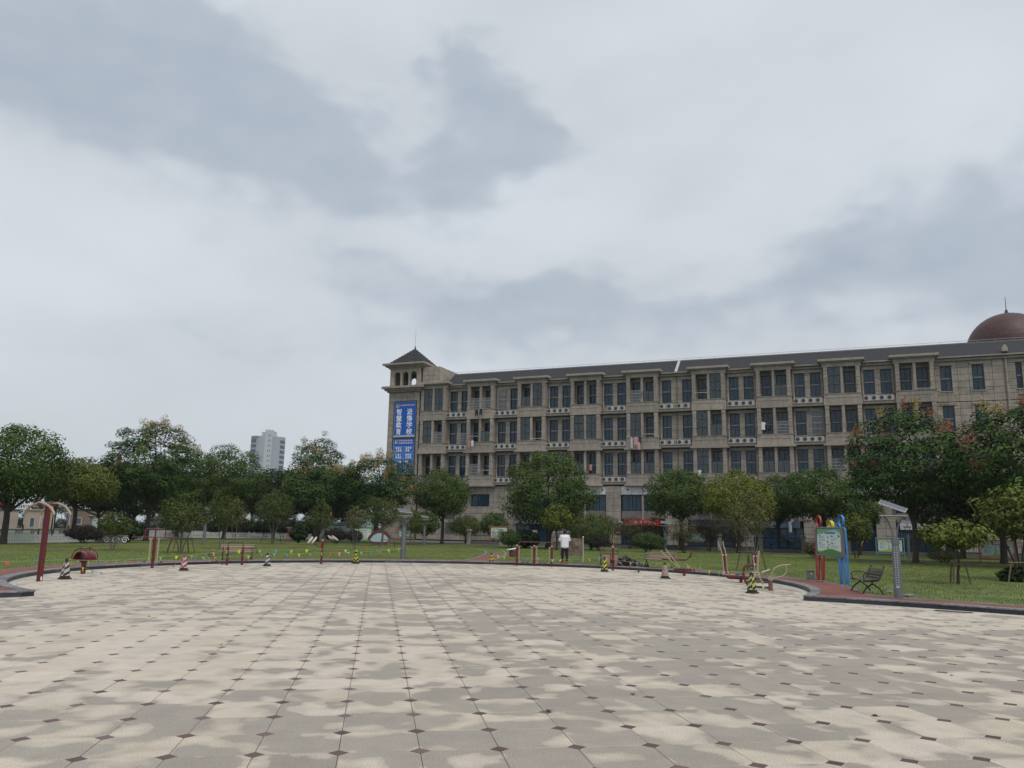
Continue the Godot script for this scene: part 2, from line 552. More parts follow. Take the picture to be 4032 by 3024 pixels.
func build_kerb() -> void:
	rng.seed = 21
	var kerb := Node3D.new()
	put(self, kerb, "kerb")
	kerb.set_meta("kind", "structure")
	var path := MB.new()
	var lawn := MB.new()
	# kerb stones about 0.9 m long, from the rim's own length
	var a := -PI - 0.6
	while a < 0.6:
		var r := rim(a, 0)
		var b := a + 0.92 / r
		var g := 0.007 / r
		var roll := rng.randf()
		var dark: Material = M.kerb_dark if roll < 0.6 else (M.kerb_mid if roll < 0.85 else M.kerb_grey)
		obj("kerb_stone", ring_piece(a + g, b - g, 0.0, 0.28, -0.01, 0.108, 0.004), dark, kerb)
		obj("coping_stone", ring_piece(a + g, b - g, -0.018, 0.30, 0.109, 0.15, 0.010), M.coping if rng.randf() < 0.7 else M.coping_b, kerb)
		a = b
	a = -PI - 0.6
	while a < 0.6:
		var b := a + 0.95 / rim(a, 1.45)
		obj("edging_stone", ring_piece(a, b - 0.0006, 1.45, 1.57, 0.05, 0.142, 0.008), M.edging if rng.randf() < 0.7 else M.coping_b, kerb)
		a = b
	var steps := 360
	for k in steps:
		var u := TAU * k / steps
		var w := TAU * (k + 1) / steps
		path.quad(at_rim(u, 0.29, 0.135), at_rim(u, 1.46, 0.135), at_rim(w, 1.46, 0.135), at_rim(w, 0.29, 0.135))
		var rr := [0.0, 3.0, 8.0, 16.0, 30.0, 50.0, 80.0, 110.0]
		for q in rr.size() - 1:
			var p := []
			for e in [[u, rr[q]], [u, rr[q + 1]], [w, rr[q + 1]], [w, rr[q]]]:
				var d: float = rim(e[0], 1.56) + e[1]
				var s := Vector2(MID.x + cos(e[0]) * d, MID.y + sin(e[0]) * d)
				p.append(Vector3(s.x, ground_y(s), s.y))
			lawn.quad(p[0], p[1], p[2], p[3])
	struct("red_path", path, M.path)
	struct("lawn", lawn, M.lawn)
	# trodden earth under the trees, with a ragged edge
	for q in [[40.5, -54.0, 8.5, 5.0, 3], [33.5, -73.0, 9.0, 2.6, 4], [-25.5, -80.0, 2.2, 7.0, 5], [8.0, -90.0, 5.0, 3.0, 6]]:
		var soil := MB.new()
		var nz := noise(q[4], 1.1, 4)
		for k in 96:
			var p := []
			for e in [k, k + 1]:
				var an: float = TAU * (e % 96) / 96.0
				var rr: float = 1.0 + 0.55 * nz.get_noise_2d(cos(an) * 1.6, sin(an) * 1.6)
				p.append(Vector3(q[0] + cos(an) * q[2] * rr, 0.145, q[1] + sin(an) * q[3] * rr))
			soil.tri(Vector3(q[0], 0.145, q[1]), p[1], p[0])
		struct("bare_soil", soil, M.soil)
	# the path that leaves the ring and loops behind the lawn
	var line := Curve3D.new()
	for p in [[5.6, -46.4], [6.6, -50], [7.6, -54.5], [8.5, -59], [9.4, -65], [9.9, -71], [9.0, -75.5], [4.0, -77.2], [-4, -75.5], [-12, -71], [-17.5, -63.5], [-20.6, -57.6], [-26, -54], [-36, -50]]:
		line.add_point(Vector3(p[0], 0, p[1]))
	for k in range(1, line.point_count - 1):
		var t := (line.get_point_position(k + 1) - line.get_point_position(k - 1)) * 0.17
		line.set_point_in(k, -t)
		line.set_point_out(k, t)
	var branch := MB.new()
	var lft := MB.new()
	var rgt := MB.new()
	var pts := line.tessellate_even_length(5, 0.8)
	for k in pts.size() - 1:
		var q := []
		for e in [k, k + 1]:
			var t := (pts[mini(e + 1, pts.size() - 1)] - pts[maxi(e - 1, 0)]).normalized()
			var s := Vector3(-t.z, 0, t.x)
			for f in [-0.82, -0.7, 0.7, 0.82]:
				q.append(pts[e] + s * f + Vector3(0, 0.133, 0))
		branch.quad(q[1], q[2], q[6], q[5])
		var up := Vector3(0, 0.012, 0)
		lft.quad(q[0] + up, q[1] + up, q[5] + up, q[4] + up)
		rgt.quad(q[2] + up, q[3] + up, q[7] + up, q[6] + up)
		loop_line.append(Vector2(pts[k].x, pts[k].z))
	struct("branch_path", branch, M.path)
	var ed := struct("branch_path_edging", lft, M.edging)
	obj("edging_strip", rgt, M.edging, ed)
var loop_line: Array[Vector2] = []
func ground_y(p: Vector2) -> float:
	var d := (p - MID).length() - rim((p - MID).angle(), 1.56)
	return 0.122 if d < 0.5 else 0.122 + minf(d * 0.004, 0.02) * sin(p.x * 0.11) * cos(p.y * 0.09)

func build_grass() -> void:
	rng.seed = 404
	var mb := MB.new()
	for k in 5:
		var a := TAU * k / 5.0 + 0.3
		var d := Vector3(cos(a), 0, sin(a))
		var s := Vector3(-d.z, 0, d.x) * 0.008
		var p := d * 0.03
		mb.tri(p - s, p + s, p + d * 0.035 + Vector3(0, 0.055, 0))
	var xs: Array[Transform3D] = []
	var cs := PackedColorArray()
	var patch := noise(61, 0.09, 3)
	while xs.size() < 90000:
		var an := deg_to_rad(9.15) + rng.randf_range(-0.64, 0.64)
		var dist := sqrt(rng.randf()) * 70.0 + 18.0
		var p := Vector2(sin(an), -cos(an)) * dist
		if inside(p, 1.6):
			continue
		var near := false
		for q in loop_line:
			if absf(q.x - p.x) < 0.9 and absf(q.y - p.y) < 0.9:
				near = true
				break
		if near:
			continue
		var k := rng.randf_range(0.7, 1.35)
		var b := Basis(Vector3.UP, rng.randf() * TAU).scaled(Vector3(k * 1.5, k, k * 1.5))
		xs.append(Transform3D(b, Vector3(p.x, ground_y(p), p.y)))
		var t := 0.75 + 0.5 * rng.randf() + patch.get_noise_2d(p.x, p.y) * 0.35
		cs.append(Color(0.178 * t * (1.2 if rng.randf() < 0.12 else 1.0), 0.230 * t, 0.055 * t))
	var mm := MultiMesh.new()
	mm.transform_format = MultiMesh.TRANSFORM_3D
	mm.use_colors = true
	mm.mesh = mb.mesh()
	mm.instance_count = xs.size()
	for k in xs.size():
		mm.set_instance_transform(k, xs[k])
		mm.set_instance_color(k, cs[k])
	var o := MultiMeshInstance3D.new()
	o.multimesh = mm
	o.material_override = M.blade
	put(self, o, "grass")
	tag(o, "short green grass covering the lawn around the plaza", "grass", "", "stuff")
# ---------------------------------------------------------------- the apartment block
# its own axes: x along the facade, y up, z towards the square; bay fronts lie at z = 0, the wall at WZ
const WZ := -1.1
const STOREY := [8.2, 13.1, 18.0]
const BAYS := [5.5, 13.4, 21.5, 29.6, 37.7, 46.65, 54.9, 63.1, 71.3]
var block: Node3D
var panels := []
var block_xf: Transform3D

func cut_rects(rects: Array, hole: Rect2) -> Array:
	var out := []
	for r: Rect2 in rects:
		if not r.intersects(hole):
			out.append(r)
			continue
		var i := r.intersection(hole)
		if i.position.y > r.position.y + 0.01:
			out.append(Rect2(r.position, Vector2(r.size.x, i.position.y - r.position.y)))
		if i.end.y < r.end.y - 0.01:
			out.append(Rect2(Vector2(r.position.x, i.end.y), Vector2(r.size.x, r.end.y - i.end.y)))
		if i.position.x > r.position.x + 0.01:
			out.append(Rect2(Vector2(r.position.x, i.position.y), Vector2(i.position.x - r.position.x, i.size.y)))
		if i.end.x < r.end.x - 0.01:
			out.append(Rect2(Vector2(i.end.x, i.position.y), Vector2(r.end.x - i.end.x, i.size.y)))
	return out
# stone panels over a rectangle of wall, around its openings
func clad(x0: float, x1: float, y0: float, y1: float, z: float, holes: Array = [], pw := 1.2, ph := 0.82) -> void:
	var nx := maxi(1, roundi((x1 - x0) / pw))
	var ny := maxi(1, roundi((y1 - y0) / ph))
	for j in ny:
		for i in nx:
			var rs := [Rect2(lerpf(x0, x1, i / float(nx)), lerpf(y0, y1, j / float(ny)), (x1 - x0) / nx, (y1 - y0) / ny)]
			for h in holes:
				rs = cut_rects(rs, h)
			for r: Rect2 in rs:
				if r.size.x > 0.06 and r.size.y > 0.06:
					panels.append([r, z])
func flush_panels() -> void:
	var unit := MB.new()
	unit.box(Vector3(0.5, 0.5, -0.5), Vector3.ONE)
	var um := unit.mesh()
	rng.seed = 91
	panels.sort_custom(func(a, b): return a[0].get_area() / (120.0 - a[0].position.x * 0.5) > b[0].get_area() / (120.0 - b[0].position.x * 0.5))
	var rest := [MB.new(), MB.new(), MB.new(), MB.new()]
	for k in panels.size():
		var r: Rect2 = panels[k][0]
		var z: float = panels[k][1]
		var t := rng.randi() % 4
		var g := 0.018
		if k < 300:
			var o := obj("stone_panel", um, M["stone%d" % t], block)
			o.position = Vector3(r.position.x + g, r.position.y + g, z)
			o.scale = Vector3(r.size.x - 2 * g, r.size.y - 2 * g, 0.09)
		else:
			rest[t].box(Vector3(r.get_center().x, r.get_center().y, z - 0.045), Vector3(r.size.x - 2 * g, r.size.y - 2 * g, 0.09))
	for t in 4:
		if rest[t].v.size() > 0:
			tag(obj("stone_cladding", rest[t], M["stone%d" % t], block), "", "", "", "stuff")

var win_frame := {}
# a tall two-tier window: frame, band between the tiers, panes, sometimes a curtain
func window(x: float, y: float, z: float, w: float, h: float, tiers := true, curtain := -1) -> Node3D:
	var key := "%.2f_%.2f_%s" % [w, h, tiers]
	if not key in win_frame:
		var f := MB.new()
		var t := 0.075
		for s in [-1, 1]:
			f.box(Vector3(s * (w * 0.5 - t * 0.5), h * 0.5, -0.12), Vector3(t, h, 0.24))
		f.box(Vector3(0, t * 0.5, -0.12), Vector3(w - 2 * t, t, 0.24))
		f.box(Vector3(0, h - t * 0.5, -0.12), Vector3(w - 2 * t, t, 0.24))
		var tops := [[t, h * 0.46], [h * 0.56, h - t]] if tiers else [[t, h - t]]
		for q in tops:
			var cnt := 1 if w < 1.6 else 2
			for m in cnt:
				var mx := 0.0 if cnt == 1 else (-0.5 + m) * w / 3.0 * 1.0
				f.box(Vector3(mx, (q[0] + q[1]) * 0.5, -0.15), Vector3(t, q[1] - q[0], 0.10))
		if tiers:
			f.box(Vector3(0, h * 0.46 + 0.02, -0.14), Vector3(w - 2 * t, 0.05, 0.13))
			f.box(Vector3(0, h * 0.56 - 0.02, -0.14), Vector3(w - 2 * t, 0.05, 0.13))
		var b := MB.new()
		b.box(Vector3(0, h * 0.51, -0.17), Vector3(w - 2 * t - 0.01, h * 0.10 - 0.09, 0.06))
		var panes := []
		for q in tops:
			for s in [-1, 1]:
				var p := MB.new()
				var pw := (w - 3 * t) * 0.5
				p.box(Vector3(s * (pw + t) * 0.5, (q[0] + q[1]) * 0.5, -0.185), Vector3(pw + 0.01, q[1] - q[0] + 0.01, 0.012))
				panes.append(p.mesh())
		win_frame[key] = [f.mesh(), b.mesh(), panes]
	var d = win_frame[key]
	var o := obj("window", d[0], M.frame, block)
	o.position = Vector3(x, y, z)
	if tiers:
		obj("spandrel", d[1], M.spandrel, o)
	for p in d[2]:
		obj("pane", p, M["glass%d" % (rng.randi() % 3)], o)
	if curtain >= 0:
		var c := MB.new()
		for k in 9:
			var u0 := -w * 0.46 + (w * 0.92) * (0.0 if curtain == 0 else 0.45) + w * 0.92 * (1.0 if curtain == 0 else 0.5) * k / 9.0
			var u1 := u0 + w * 0.92 * (1.0 if curtain == 0 else 0.5) / 9.0
			var za := -0.30 + (0.02 if k % 2 else -0.02)
			var zb := -0.30 - (0.02 if k % 2 else -0.02)
			c.quad(Vector3(u0, 0.1, za), Vector3(u1, 0.1, zb), Vector3(u1, h * (1.0 if curtain == 1 else 0.45), zb), Vector3(u0, h * (1.0 if curtain == 1 else 0.45), za))
		obj("curtain", c, [M.curtain, M.curtain, M.curtain_b, M.curtain_c][rng.randi() % 4], o)
	return o

var ac0: Node3D
func air_conditioner(x: float, y: float, z: float, label: String) -> void:
	var at := block_xf * Vector3(x, y, z)
	if ac0 == null:
		ac0 = thing("air_conditioner", label, "air conditioner", at, block_xf.basis.get_euler().y, "outdoor units along the ledges")
		var c := MB.new()
		c.cbox(Vector3(0, 0.30, 0), Vector3(0.84, 0.58, 0.32), 0.02)
		obj("casing", c, M.white_plastic, ac0)
		var g := MB.new()
		g.lathe([Vector2(0.0, 0.008), Vector2(0.06, 0.008), Vector2(0.06, 0.0), Vector2(0.225, 0.0), Vector2(0.225, 0.012), Vector2(0.245, 0.012), Vector2(0.245, -0.01)].map(func(q): return q), 20, Transform3D(Basis(Vector3.RIGHT, PI / 2), Vector3(-0.12, 0.30, 0.166)))
		obj("fan_grille", g, M.grille_dark, ac0)
		var s := MB.new()
		s.box(Vector3(0.30, 0.32, 0.163), Vector3(0.17, 0.46, 0.006))
		obj("side_panel", s, M.white_plastic_b, ac0)
		var f := MB.new()
		for e in [-1, 1]:
			f.box(Vector3(e * 0.28, 0.005, 0), Vector3(0.06, 0.012, 0.34))
		obj("foot_rail", f, M.grille_dark, ac0)
	else:
		dup(ac0, "air_conditioner", at, block_xf.basis.get_euler().y, label)

func pillar(x: float, w: float, y0: float, y1: float, rustic: bool) -> void:
	var mb := MB.new()
	if rustic:
		var n := 7
		var hh := (y1 - y0) / n
		for k in n:
			var e := 0.0 if k % 2 else 0.035
			mb.cbox(Vector3(x, y0 + hh * (k + 0.5), -0.26), Vector3(w + e, hh - 0.035, 0.5 + e), 0.015)
		mb.box(Vector3(x, (y0 + y1) * 0.5, -0.27), Vector3(w - 0.06, y1 - y0, 0.42))
	else:
		mb.box(Vector3(x, (y0 + y1) * 0.5, -0.28), Vector3(w, y1 - y0, 0.40))
	obj("pillar", mb, M["stone%d" % (rng.randi() % 4)], block)

# a projecting bay: parapet, three pillars, two openings with a window behind each
func bay(i: int, k: int) -> void:
	var x: float = BAYS[i]
	var y: float = STOREY[k]
	var w := 4.5
	var sill := y + 1.5
	var top := y + (4.93 if k == 2 else 4.86)
	# parapet: plain band below, recessed panels above, capping
	var p := MB.new()
	p.box(Vector3(x + w / 2, y + 0.42, -0.60), Vector3(w, 0.80, 1.14))
	p.box(Vector3(x + w / 2, y + 1.12, -0.62), Vector3(w - 0.10, 0.62, 1.06))
	p.box(Vector3(x + w / 2, sill - 0.035, -0.56), Vector3(w + 0.06, 0.07, 1.10))
	for e in 3:
		var pw := (w - 0.5) / 3.0
		p.box(Vector3(x + 0.25 + pw * (e + 0.5), y + 1.14, -0.075), Vector3(pw - 0.12, 0.40, 0.05))
	if k < 2:
		p.box(Vector3(x + w / 2, y - 0.06, -0.46), Vector3(w + 0.5, 0.16, 1.42))
		p.box(Vector3(x + w / 2, y + 0.10, -0.50), Vector3(w + 0.26, 0.16, 1.24))
	obj("balcony_parapet", p, M["stone%d" % ((i + k) % 4)], block)
	for s in [[0.35, 0.46], [2.24, 0.32], [4.13, 0.46]]:
		pillar(x + s[0], s[1], sill, top, s[0] != 2.24)
	var lin2 := MB.new()
	if k == 2:
		lin2.box(Vector3(x + w / 2, top + 0.26, -0.55), Vector3(w + 0.04, 0.56, 1.10))
		lin2.box(Vector3(x + w / 2, top + 0.60, -0.44), Vector3(w + 0.5, 0.14, 1.46))
		lin2.box(Vector3(x + w / 2, top + 0.80, -0.36), Vector3(w + 0.9, 0.28, 1.74))
		obj("bay_cornice", lin2, M.stone1, block)
	# side walls of the balcony
	for s in [0.16, w - 0.16]:
		var sw := MB.new()
		sw.box(Vector3(x + s, (sill + top) / 2, -0.82), Vector3(0.10, top - sill, 0.60))
		obj("balcony_cheek", sw, M.stone2, block)
	for e in 2:
		var cx := x + (1.32 if e == 0 else 3.16)
		window(cx, y + 1.35, WZ - 0.12, 1.22, 3.1, true, [-1, -1, 0, 1, -1][rng.randi() % 5])
		var roll := rng.randf()
		var ow := 1.50
		if i == 0 and k == 2:
			roll = 0.99
		if roll > 0.86:      # glazed to the top
			glazing(cx, sill, ow, top - sill, 3)
		elif roll > 0.62:    # glazed to mid height
			glazing(cx, sill, ow, 1.55, 1)
		elif roll > 0.50:
			grille(cx, sill, ow, 1.6, -0.10)
		if roll < 0.45 and rng.randf() < 0.5:
			airer(cx, sill + rng.randf_range(0.05, 0.9), ow)

func glazing(cx: float, y: float, w: float, h: float, rows: int) -> void:
	var f := MB.new()
	var t := 0.06
	for s in [-1, 0, 1]:
		f.box(Vector3(cx + s * (w - t) / 2, y + h / 2, -0.22), Vector3(t, h, 0.08))
	for r in rows + 1:
		f.box(Vector3(cx, y + t / 2 + (h - t) * r / rows, -0.22), Vector3(w, t, 0.07))
	var o := obj("balcony_glazing", f, M.frame, block)
	for r in rows:
		for s in [-1, 1]:
			var p := MB.new()
			p.box(Vector3(cx + s * w / 4, y + h * (r + 0.5) / rows, -0.22), Vector3(w / 2 - 0.08, h / rows - 0.08, 0.012))
			obj("pane", p, M.glass_light, o)
func grille(cx: float, y: float, w: float, h: float, z: float) -> void:
	var g := MB.new()
	for k in 12:
		g.box(Vector3(cx - w / 2 + w * k / 11.0, y + h / 2, z), Vector3(0.03, h, 0.03))
	for k in 5:
		g.box(Vector3(cx, y + h * k / 4.0, z), Vector3(w + 0.04, 0.04, 0.04))
	for s in [-1, 1]:
		for k in 2:
			g.box(Vector3(cx + s * w / 2, y + h * k, z - 0.17), Vector3(0.04, 0.04, 0.30))
	obj("security_grille", g, M.pale_metal, block)
func airer(cx: float, y: float, w: float) -> void:
	var g := MB.new()
	g.box(Vector3(cx, y, 0.42), Vector3(w + 0.3, 0.06, 0.06))
	for s in [-1, 1]:
		g.box(Vector3(cx + s * w * 0.45, y - 0.06, 0.18), Vector3(0.04, 0.04, 0.52))
	obj("drying_rail", g, M.white_plastic, block)
func garment(x: float, y: float, z: float, w: float, h: float, col: Color, label: String, kind := 0) -> void:
	var mb := MB.new()
	var pl := PackedVector2Array([Vector2(-w * 0.2, 0), Vector2(w * 0.2, 0), Vector2(w * 0.5, -h * 0.22), Vector2(w * 0.40, -h * 0.34), Vector2(w * 0.28, -h * 0.24), Vector2(w * 0.32, -h), Vector2(-w * 0.32, -h), Vector2(-w * 0.28, -h * 0.24), Vector2(-w * 0.40, -h * 0.34), Vector2(-w * 0.5, -h * 0.22)])
	if kind == 1:
		pl = PackedVector2Array([Vector2(-w * 0.4, 0), Vector2(w * 0.4, 0), Vector2(w * 0.45, -h), Vector2(w * 0.08, -h), Vector2(0, -h * 0.35), Vector2(-w * 0.08, -h), Vector2(-w * 0.45, -h)])
	mb.col = col
	mb.prism(pl, -0.02, 0.02)
	mb.col = Color(0.3, 0.3, 0.3)
	mb.tube([Vector3(0, 0, 0), Vector3(0, 0.09, 0)], 0.012, 5)
	var o := obj("laundry", mb, M.cloth)
	o.transform = block_xf * Transform3D(Basis.IDENTITY, Vector3(x, y, z))
	tag(o, label, "laundry", "clothes drying on the balconies")

func build_block() -> void:
	rng.seed = 1234
	block = thing("apartment_building", "long grey stone apartment block with stacked balconies and a corner turret", "building", Vector3(0.743, 0, -124.759), deg_to_rad(-31.69))
	block_xf = block.transform
	# structural core: walls behind the cladding, end wall, roof slab
	var core := MB.new()
	core.box(Vector3(52.3, 11.6, WZ - 6.6), Vector3(93.3, 23.2, 12.1))
	core.box(Vector3(2.75, 11.3, -3.1), Vector3(5.3, 22.6, 5.9))
	obj("core_wall", core, M.interior, block)
	var holes := []
	# flat wall between the bays
	var gaps := []
	for i in BAYS.size():
		gaps.append([BAYS[i] + 4.5, BAYS[i + 1] if i + 1 < BAYS.size() else 99.0])
	for k in 3:
		var y: float = STOREY[k]
		for i in gaps.size():
			var g0: float = gaps[i][0]
			var g1: float = gaps[i][1]
			var wx := [(g0 + g1) / 2 - 0.95, (g0 + g1) / 2 + 0.95]
			if i == 4:
				wx = [g0 + 0.95, g1 - 0.75]
			if i == 8:
				wx = [77.0, 80.4, 84.6, 86.6, 90.0, 94.0]
			var wh := []
			for q in wx:
				var ww := 0.62 if q == 84.6 or q == 86.6 else 1.22
				wh.append(Rect2(q - ww / 2, y + 1.35, ww, 3.1))
				window(q, y + 1.35, WZ - 0.02, ww, 3.1, true, [-1, -1, -1, 1, 0, 1][rng.randi() % 6])
				# hood and sill
				var hd := MB.new()
				hd.box(Vector3(q, y + 4.60, WZ + 0.02), Vector3(ww + 0.34, 0.16, 0.16))
				hd.box(Vector3(q, y + 4.72, WZ + 0.04), Vector3(ww + 0.46, 0.07, 0.22))
				obj("window_hood", hd, M.stone3, block)
				var sl := MB.new()
				sl.box(Vector3(q, y + 1.29, WZ + 0.03), Vector3(ww + 0.24, 0.10, 0.18))
				obj("window_sill", sl, M.stone3, block)
				if rng.randf() < 0.09 and i < 8:
					grille(q, y + 1.4, 1.3, 1.5 if rng.randf() < 0.6 else 3.0, WZ + 0.36)
			clad(g0, g1, y + 0.05, y + (5.0 if k == 2 else 4.9), WZ, wh, 1.2, 0.80)
			# ledge with the air conditioners
			if i < 8:
				var ld := MB.new()
				ld.box(Vector3((g0 + g1) / 2, y + 0.24, -0.66), Vector3(g1 - g0 - 0.03, 0.30, 0.82))
				ld.box(Vector3((g0 + g1) / 2, y + 0.44, -0.62), Vector3(g1 - g0 - 0.03, 0.08, 0.94))
				obj("ledge", ld, M.stone0, block)
				for q in 4:
					if i == 4:
						var ax: float = (g0 + g1) / 2 + [-1.7, -0.72, 0.62, 1.55][q]
						air_conditioner(ax, y + 0.48, -0.42, ac_label(k, i, q))
					elif rng.randf() < 0.97:
						air_conditioner((g0 + g1) / 2 + (q - 1.5) * 0.87, y + 0.48, -0.42, ac_label(k, i, q))
				var pp := MB.new()
				pp.tube([Vector3(g0 + 0.18, y + 1.9, WZ + 0.08), Vector3(g0 + 0.18, y + 0.9, WZ + 0.08), Vector3(g0 + 0.42, y + 0.8, -0.5)], 0.045, 6)
				obj("coolant_pipe", pp, M.white_plastic, block)
	for k in 3:
		for i in BAYS.size():
			var x: float = BAYS[i]
			var y: float = STOREY[k]
			clad(x, x + 4.5, y + 1.3, y + 4.9, WZ - 0.10, [Rect2(x + 1.32 - 0.61, y + 1.35, 1.22, 3.1), Rect2(x + 3.16 - 0.61, y + 1.35, 1.22, 3.1)], 1.1, 0.9)
			bay(i, k)
	# bay soffits so that one storey does not look into the next
	# eaves band, roof and ridge
	var ev := MB.new()
	ev.box(Vector3(54.2, 23.12, WZ + 0.10), Vector3(89.4, 0.26, 0.46))
	ev.box(Vector3(54.2, 23.40, WZ + 0.22), Vector3(89.4, 0.16, 0.78))
	obj("eaves", ev, M.stone2, block)
	var rf := MB.new()
	var rows := 11
	for r in rows:
		var a := r / float(rows)
		var b := (r + 1) / float(rows)
		var z0 := lerpf(WZ + 0.55, WZ - 2.2, a)
		var z1 := lerpf(WZ + 0.55, WZ - 2.2, b)
		var y0 := lerpf(23.46, 25.55, a) + 0.03
		var y1 := lerpf(23.46, 25.55, b)
		rf.quad(Vector3(9.6, y0 - 0.03, z0), Vector3(99, y0 - 0.03, z0), Vector3(99, y0, z0), Vector3(9.6, y0, z0))
		rf.quad(Vector3(9.6, y0, z0), Vector3(99, y0, z0), Vector3(99, y1, z1), Vector3(9.6, y1, z1))
	rf.quad(Vector3(9.6, 23.46, WZ + 0.5), Vector3(9.6, 25.55, WZ - 2.2), Vector3(9.6, 25.55, WZ - 12), Vector3(9.6, 23.46, WZ - 12))
	rf.quad(Vector3(9.6, 25.5, WZ - 2.2), Vector3(99, 25.5, WZ - 2.2), Vector3(99, 25.5, WZ - 12), Vector3(9.6, 25.5, WZ - 12))
	var roof := obj("roof", rf, M.slate, block)
	var rd := MB.new()
	rd.box(Vector3(54.2, 25.58, WZ - 2.36), Vector3(89.2, 0.16, 0.42))
	obj("ridge_coping", rd, M.coping, roof)
	var rl := MB.new()
	rl.box(Vector3(54.2, 25.93, WZ - 2.4), Vector3(89.0, 0.035, 0.035))
	for k in 46:
		rl.box(Vector3(10.0 + k * 1.97, 25.79, WZ - 2.4), Vector3(0.03, 0.27, 0.03))
	obj("lightning_rail", rl, M.pale_metal, roof)
	var jt := MB.new()
	jt.box(Vector3(44.55, 24.53, WZ - 0.80), Vector3(0.36, 0.12, 3.5), Basis(Vector3.RIGHT, atan2(2.09, 2.75)))
	obj("roof_joint_cover", jt, M.white_plastic_b, roof)
	var jl := MB.new()
	jl.box(Vector3(44.6, 15.6, WZ + 0.015), Vector3(0.06, 14.8, 0.05))
	obj("movement_joint", jl, M.grille_dark, block)
	var dp := MB.new()
	dp.tube([Vector3(83.3, 23.9, WZ + 0.2), Vector3(83.3, 0.4, WZ + 0.2)], 0.09, 8)
	dp.cbox(Vector3(83.3, 24.0, WZ + 0.3), Vector3(0.6, 0.5, 0.5), 0.04)
	dp.cbox(Vector3(83.3, 24.4, WZ + 0.3), Vector3(0.36, 0.3, 0.36), 0.05)
	obj("downpipe", dp, M.stone3, block)
	# lower storeys
	for i in BAYS.size():
		var x: float = BAYS[i]
		var x0 := x - (0.0 if i == 0 else 0.85)
		var x1 := x + 5.15
		if i < 2:
			var wh := [Rect2(x + 0.9, 5.2, 2.9, 1.75), Rect2(x + 4.7, 1.2, 1.5, 1.6), Rect2(x + 4.7, 3.3, 1.5, 0.9)]
			clad(x - 0.1, x + 8.1, 0.3, 8.1, WZ + 0.5, wh, 0.9, 0.78)
			window(x + 2.35, 5.2, WZ + 0.46, 2.9, 1.75, false, 0)
			for q in [[1.2, 1.6], [3.3, 0.9]]:
				var lv := MB.new()
				for s in int(q[1] / 0.1):
					lv.box(Vector3(x + 5.45, q[0] + 0.05 + s * 0.1, WZ + 0.42), Vector3(1.5, 0.075, 0.05), Basis(Vector3.RIGHT, 0.5))
				obj("louvre", lv, M.louvre, block)
		else:
			# white fascia panels, glazing, apron, shopfront between stone piers
			clad(x1, (BAYS[i + 1] - 0.85) if i + 1 < BAYS.size() else 99.0, 0.3, 8.1, WZ + 0.7, [], 0.95, 0.85)
			var n := 4
			for q in n:
				var fp := MB.new()
				var pw := (x1 - x0) / n
				fp.cbox(Vector3(x0 + pw * (q + 0.5), 7.48, WZ + 0.55), Vector3(pw - 0.04, 1.1, 0.12), 0.01)
				if q == 0 or q == 3:
					fp.col = Color(0.02, 0.02, 0.02)
					fp.lathe([Vector2(0, 0.01), Vector2(0.13, 0.01), Vector2(0.13, -0.02)], 14, Transform3D(Basis(Vector3.RIGHT, PI / 2), Vector3(x0 + pw * (q + 0.5) + 0.2, 7.6, WZ + 0.615)))
				obj("fascia_panel", fp, M.fascia, block)
			for e in 2:
				var cx := lerpf(x0, x1, 0.25 + 0.5 * e)
				window(cx, 4.75, WZ + 0.5, (x1 - x0) / 2 - 0.16, 2.15, false, -1)
				var ap := MB.new()
				ap.cbox(Vector3(cx, 4.2, WZ + 0.5), Vector3((x1 - x0) / 2 - 0.16, 1.06, 0.2), 0.01)
				obj("apron_panel", ap, M.apron, block)
			var ml := MB.new()
			ml.box(Vector3((x0 + x1) / 2, 5.2, WZ + 0.58), Vector3(0.26, 3.2, 0.3))
			obj("mullion_pier", ml, M.stone1, block)
			window((x0 + x1) / 2, 0.3, WZ + 0.4, x1 - x0 - 0.1, 2.5, false, -1)
	var signs := [[2, Color(0.20, 0.20, 0.19)], [3, Color(0.05, 0.05, 0.055)], [4, Color(0.55, 0.035, 0.025)], [5, Color(0.05, 0.05, 0.06)], [6, Color(0.06, 0.10, 0.16)], [7, Color(0.03, 0.30, 0.38)], [8, Color(0.5, 0.5, 0.5)]]
	for s in signs:
		var x: float = BAYS[s[0]]
		var mb := MB.new()
		mb.col = s[1]
		mb.cbox(Vector3(x + 2.15, 3.22, WZ + 0.80), Vector3(5.2, 0.82, 0.18), 0.02)
		var o := obj("shop_sign", mb, M.painted, block)
		if s[0] == 4:
			glyph_row(o, Vector3(x + 2.15, 3.22, WZ + 0.895), 0.5, 6, M.white_paint)
	# turret
	clad(0.0, 5.4, 0.3, 22.6, 0.0, [Rect2(0.98, 9.8, 3.98, 11.45)], 1.05, 0.86)
	var side := MB.new()
	side.box(Vector3(-0.03, 11.3, -3.1), Vector3(0.12, 22.6, 6.0))
	obj("end_wall", side, M.stone1, block)
	var co := MB.new()
	for q in [[22.62, 22.86, 0.25], [22.86, 23.16, 0.55], [23.16, 23.48, 0.9]]:
		co.box(Vector3(2.7, (q[0] + q[1]) / 2, -2.75), Vector3(5.4 + q[2] * 2, q[1] - q[0], 5.7 + q[2] * 2))
	obj("turret_cornice", co, M.stone0, block)
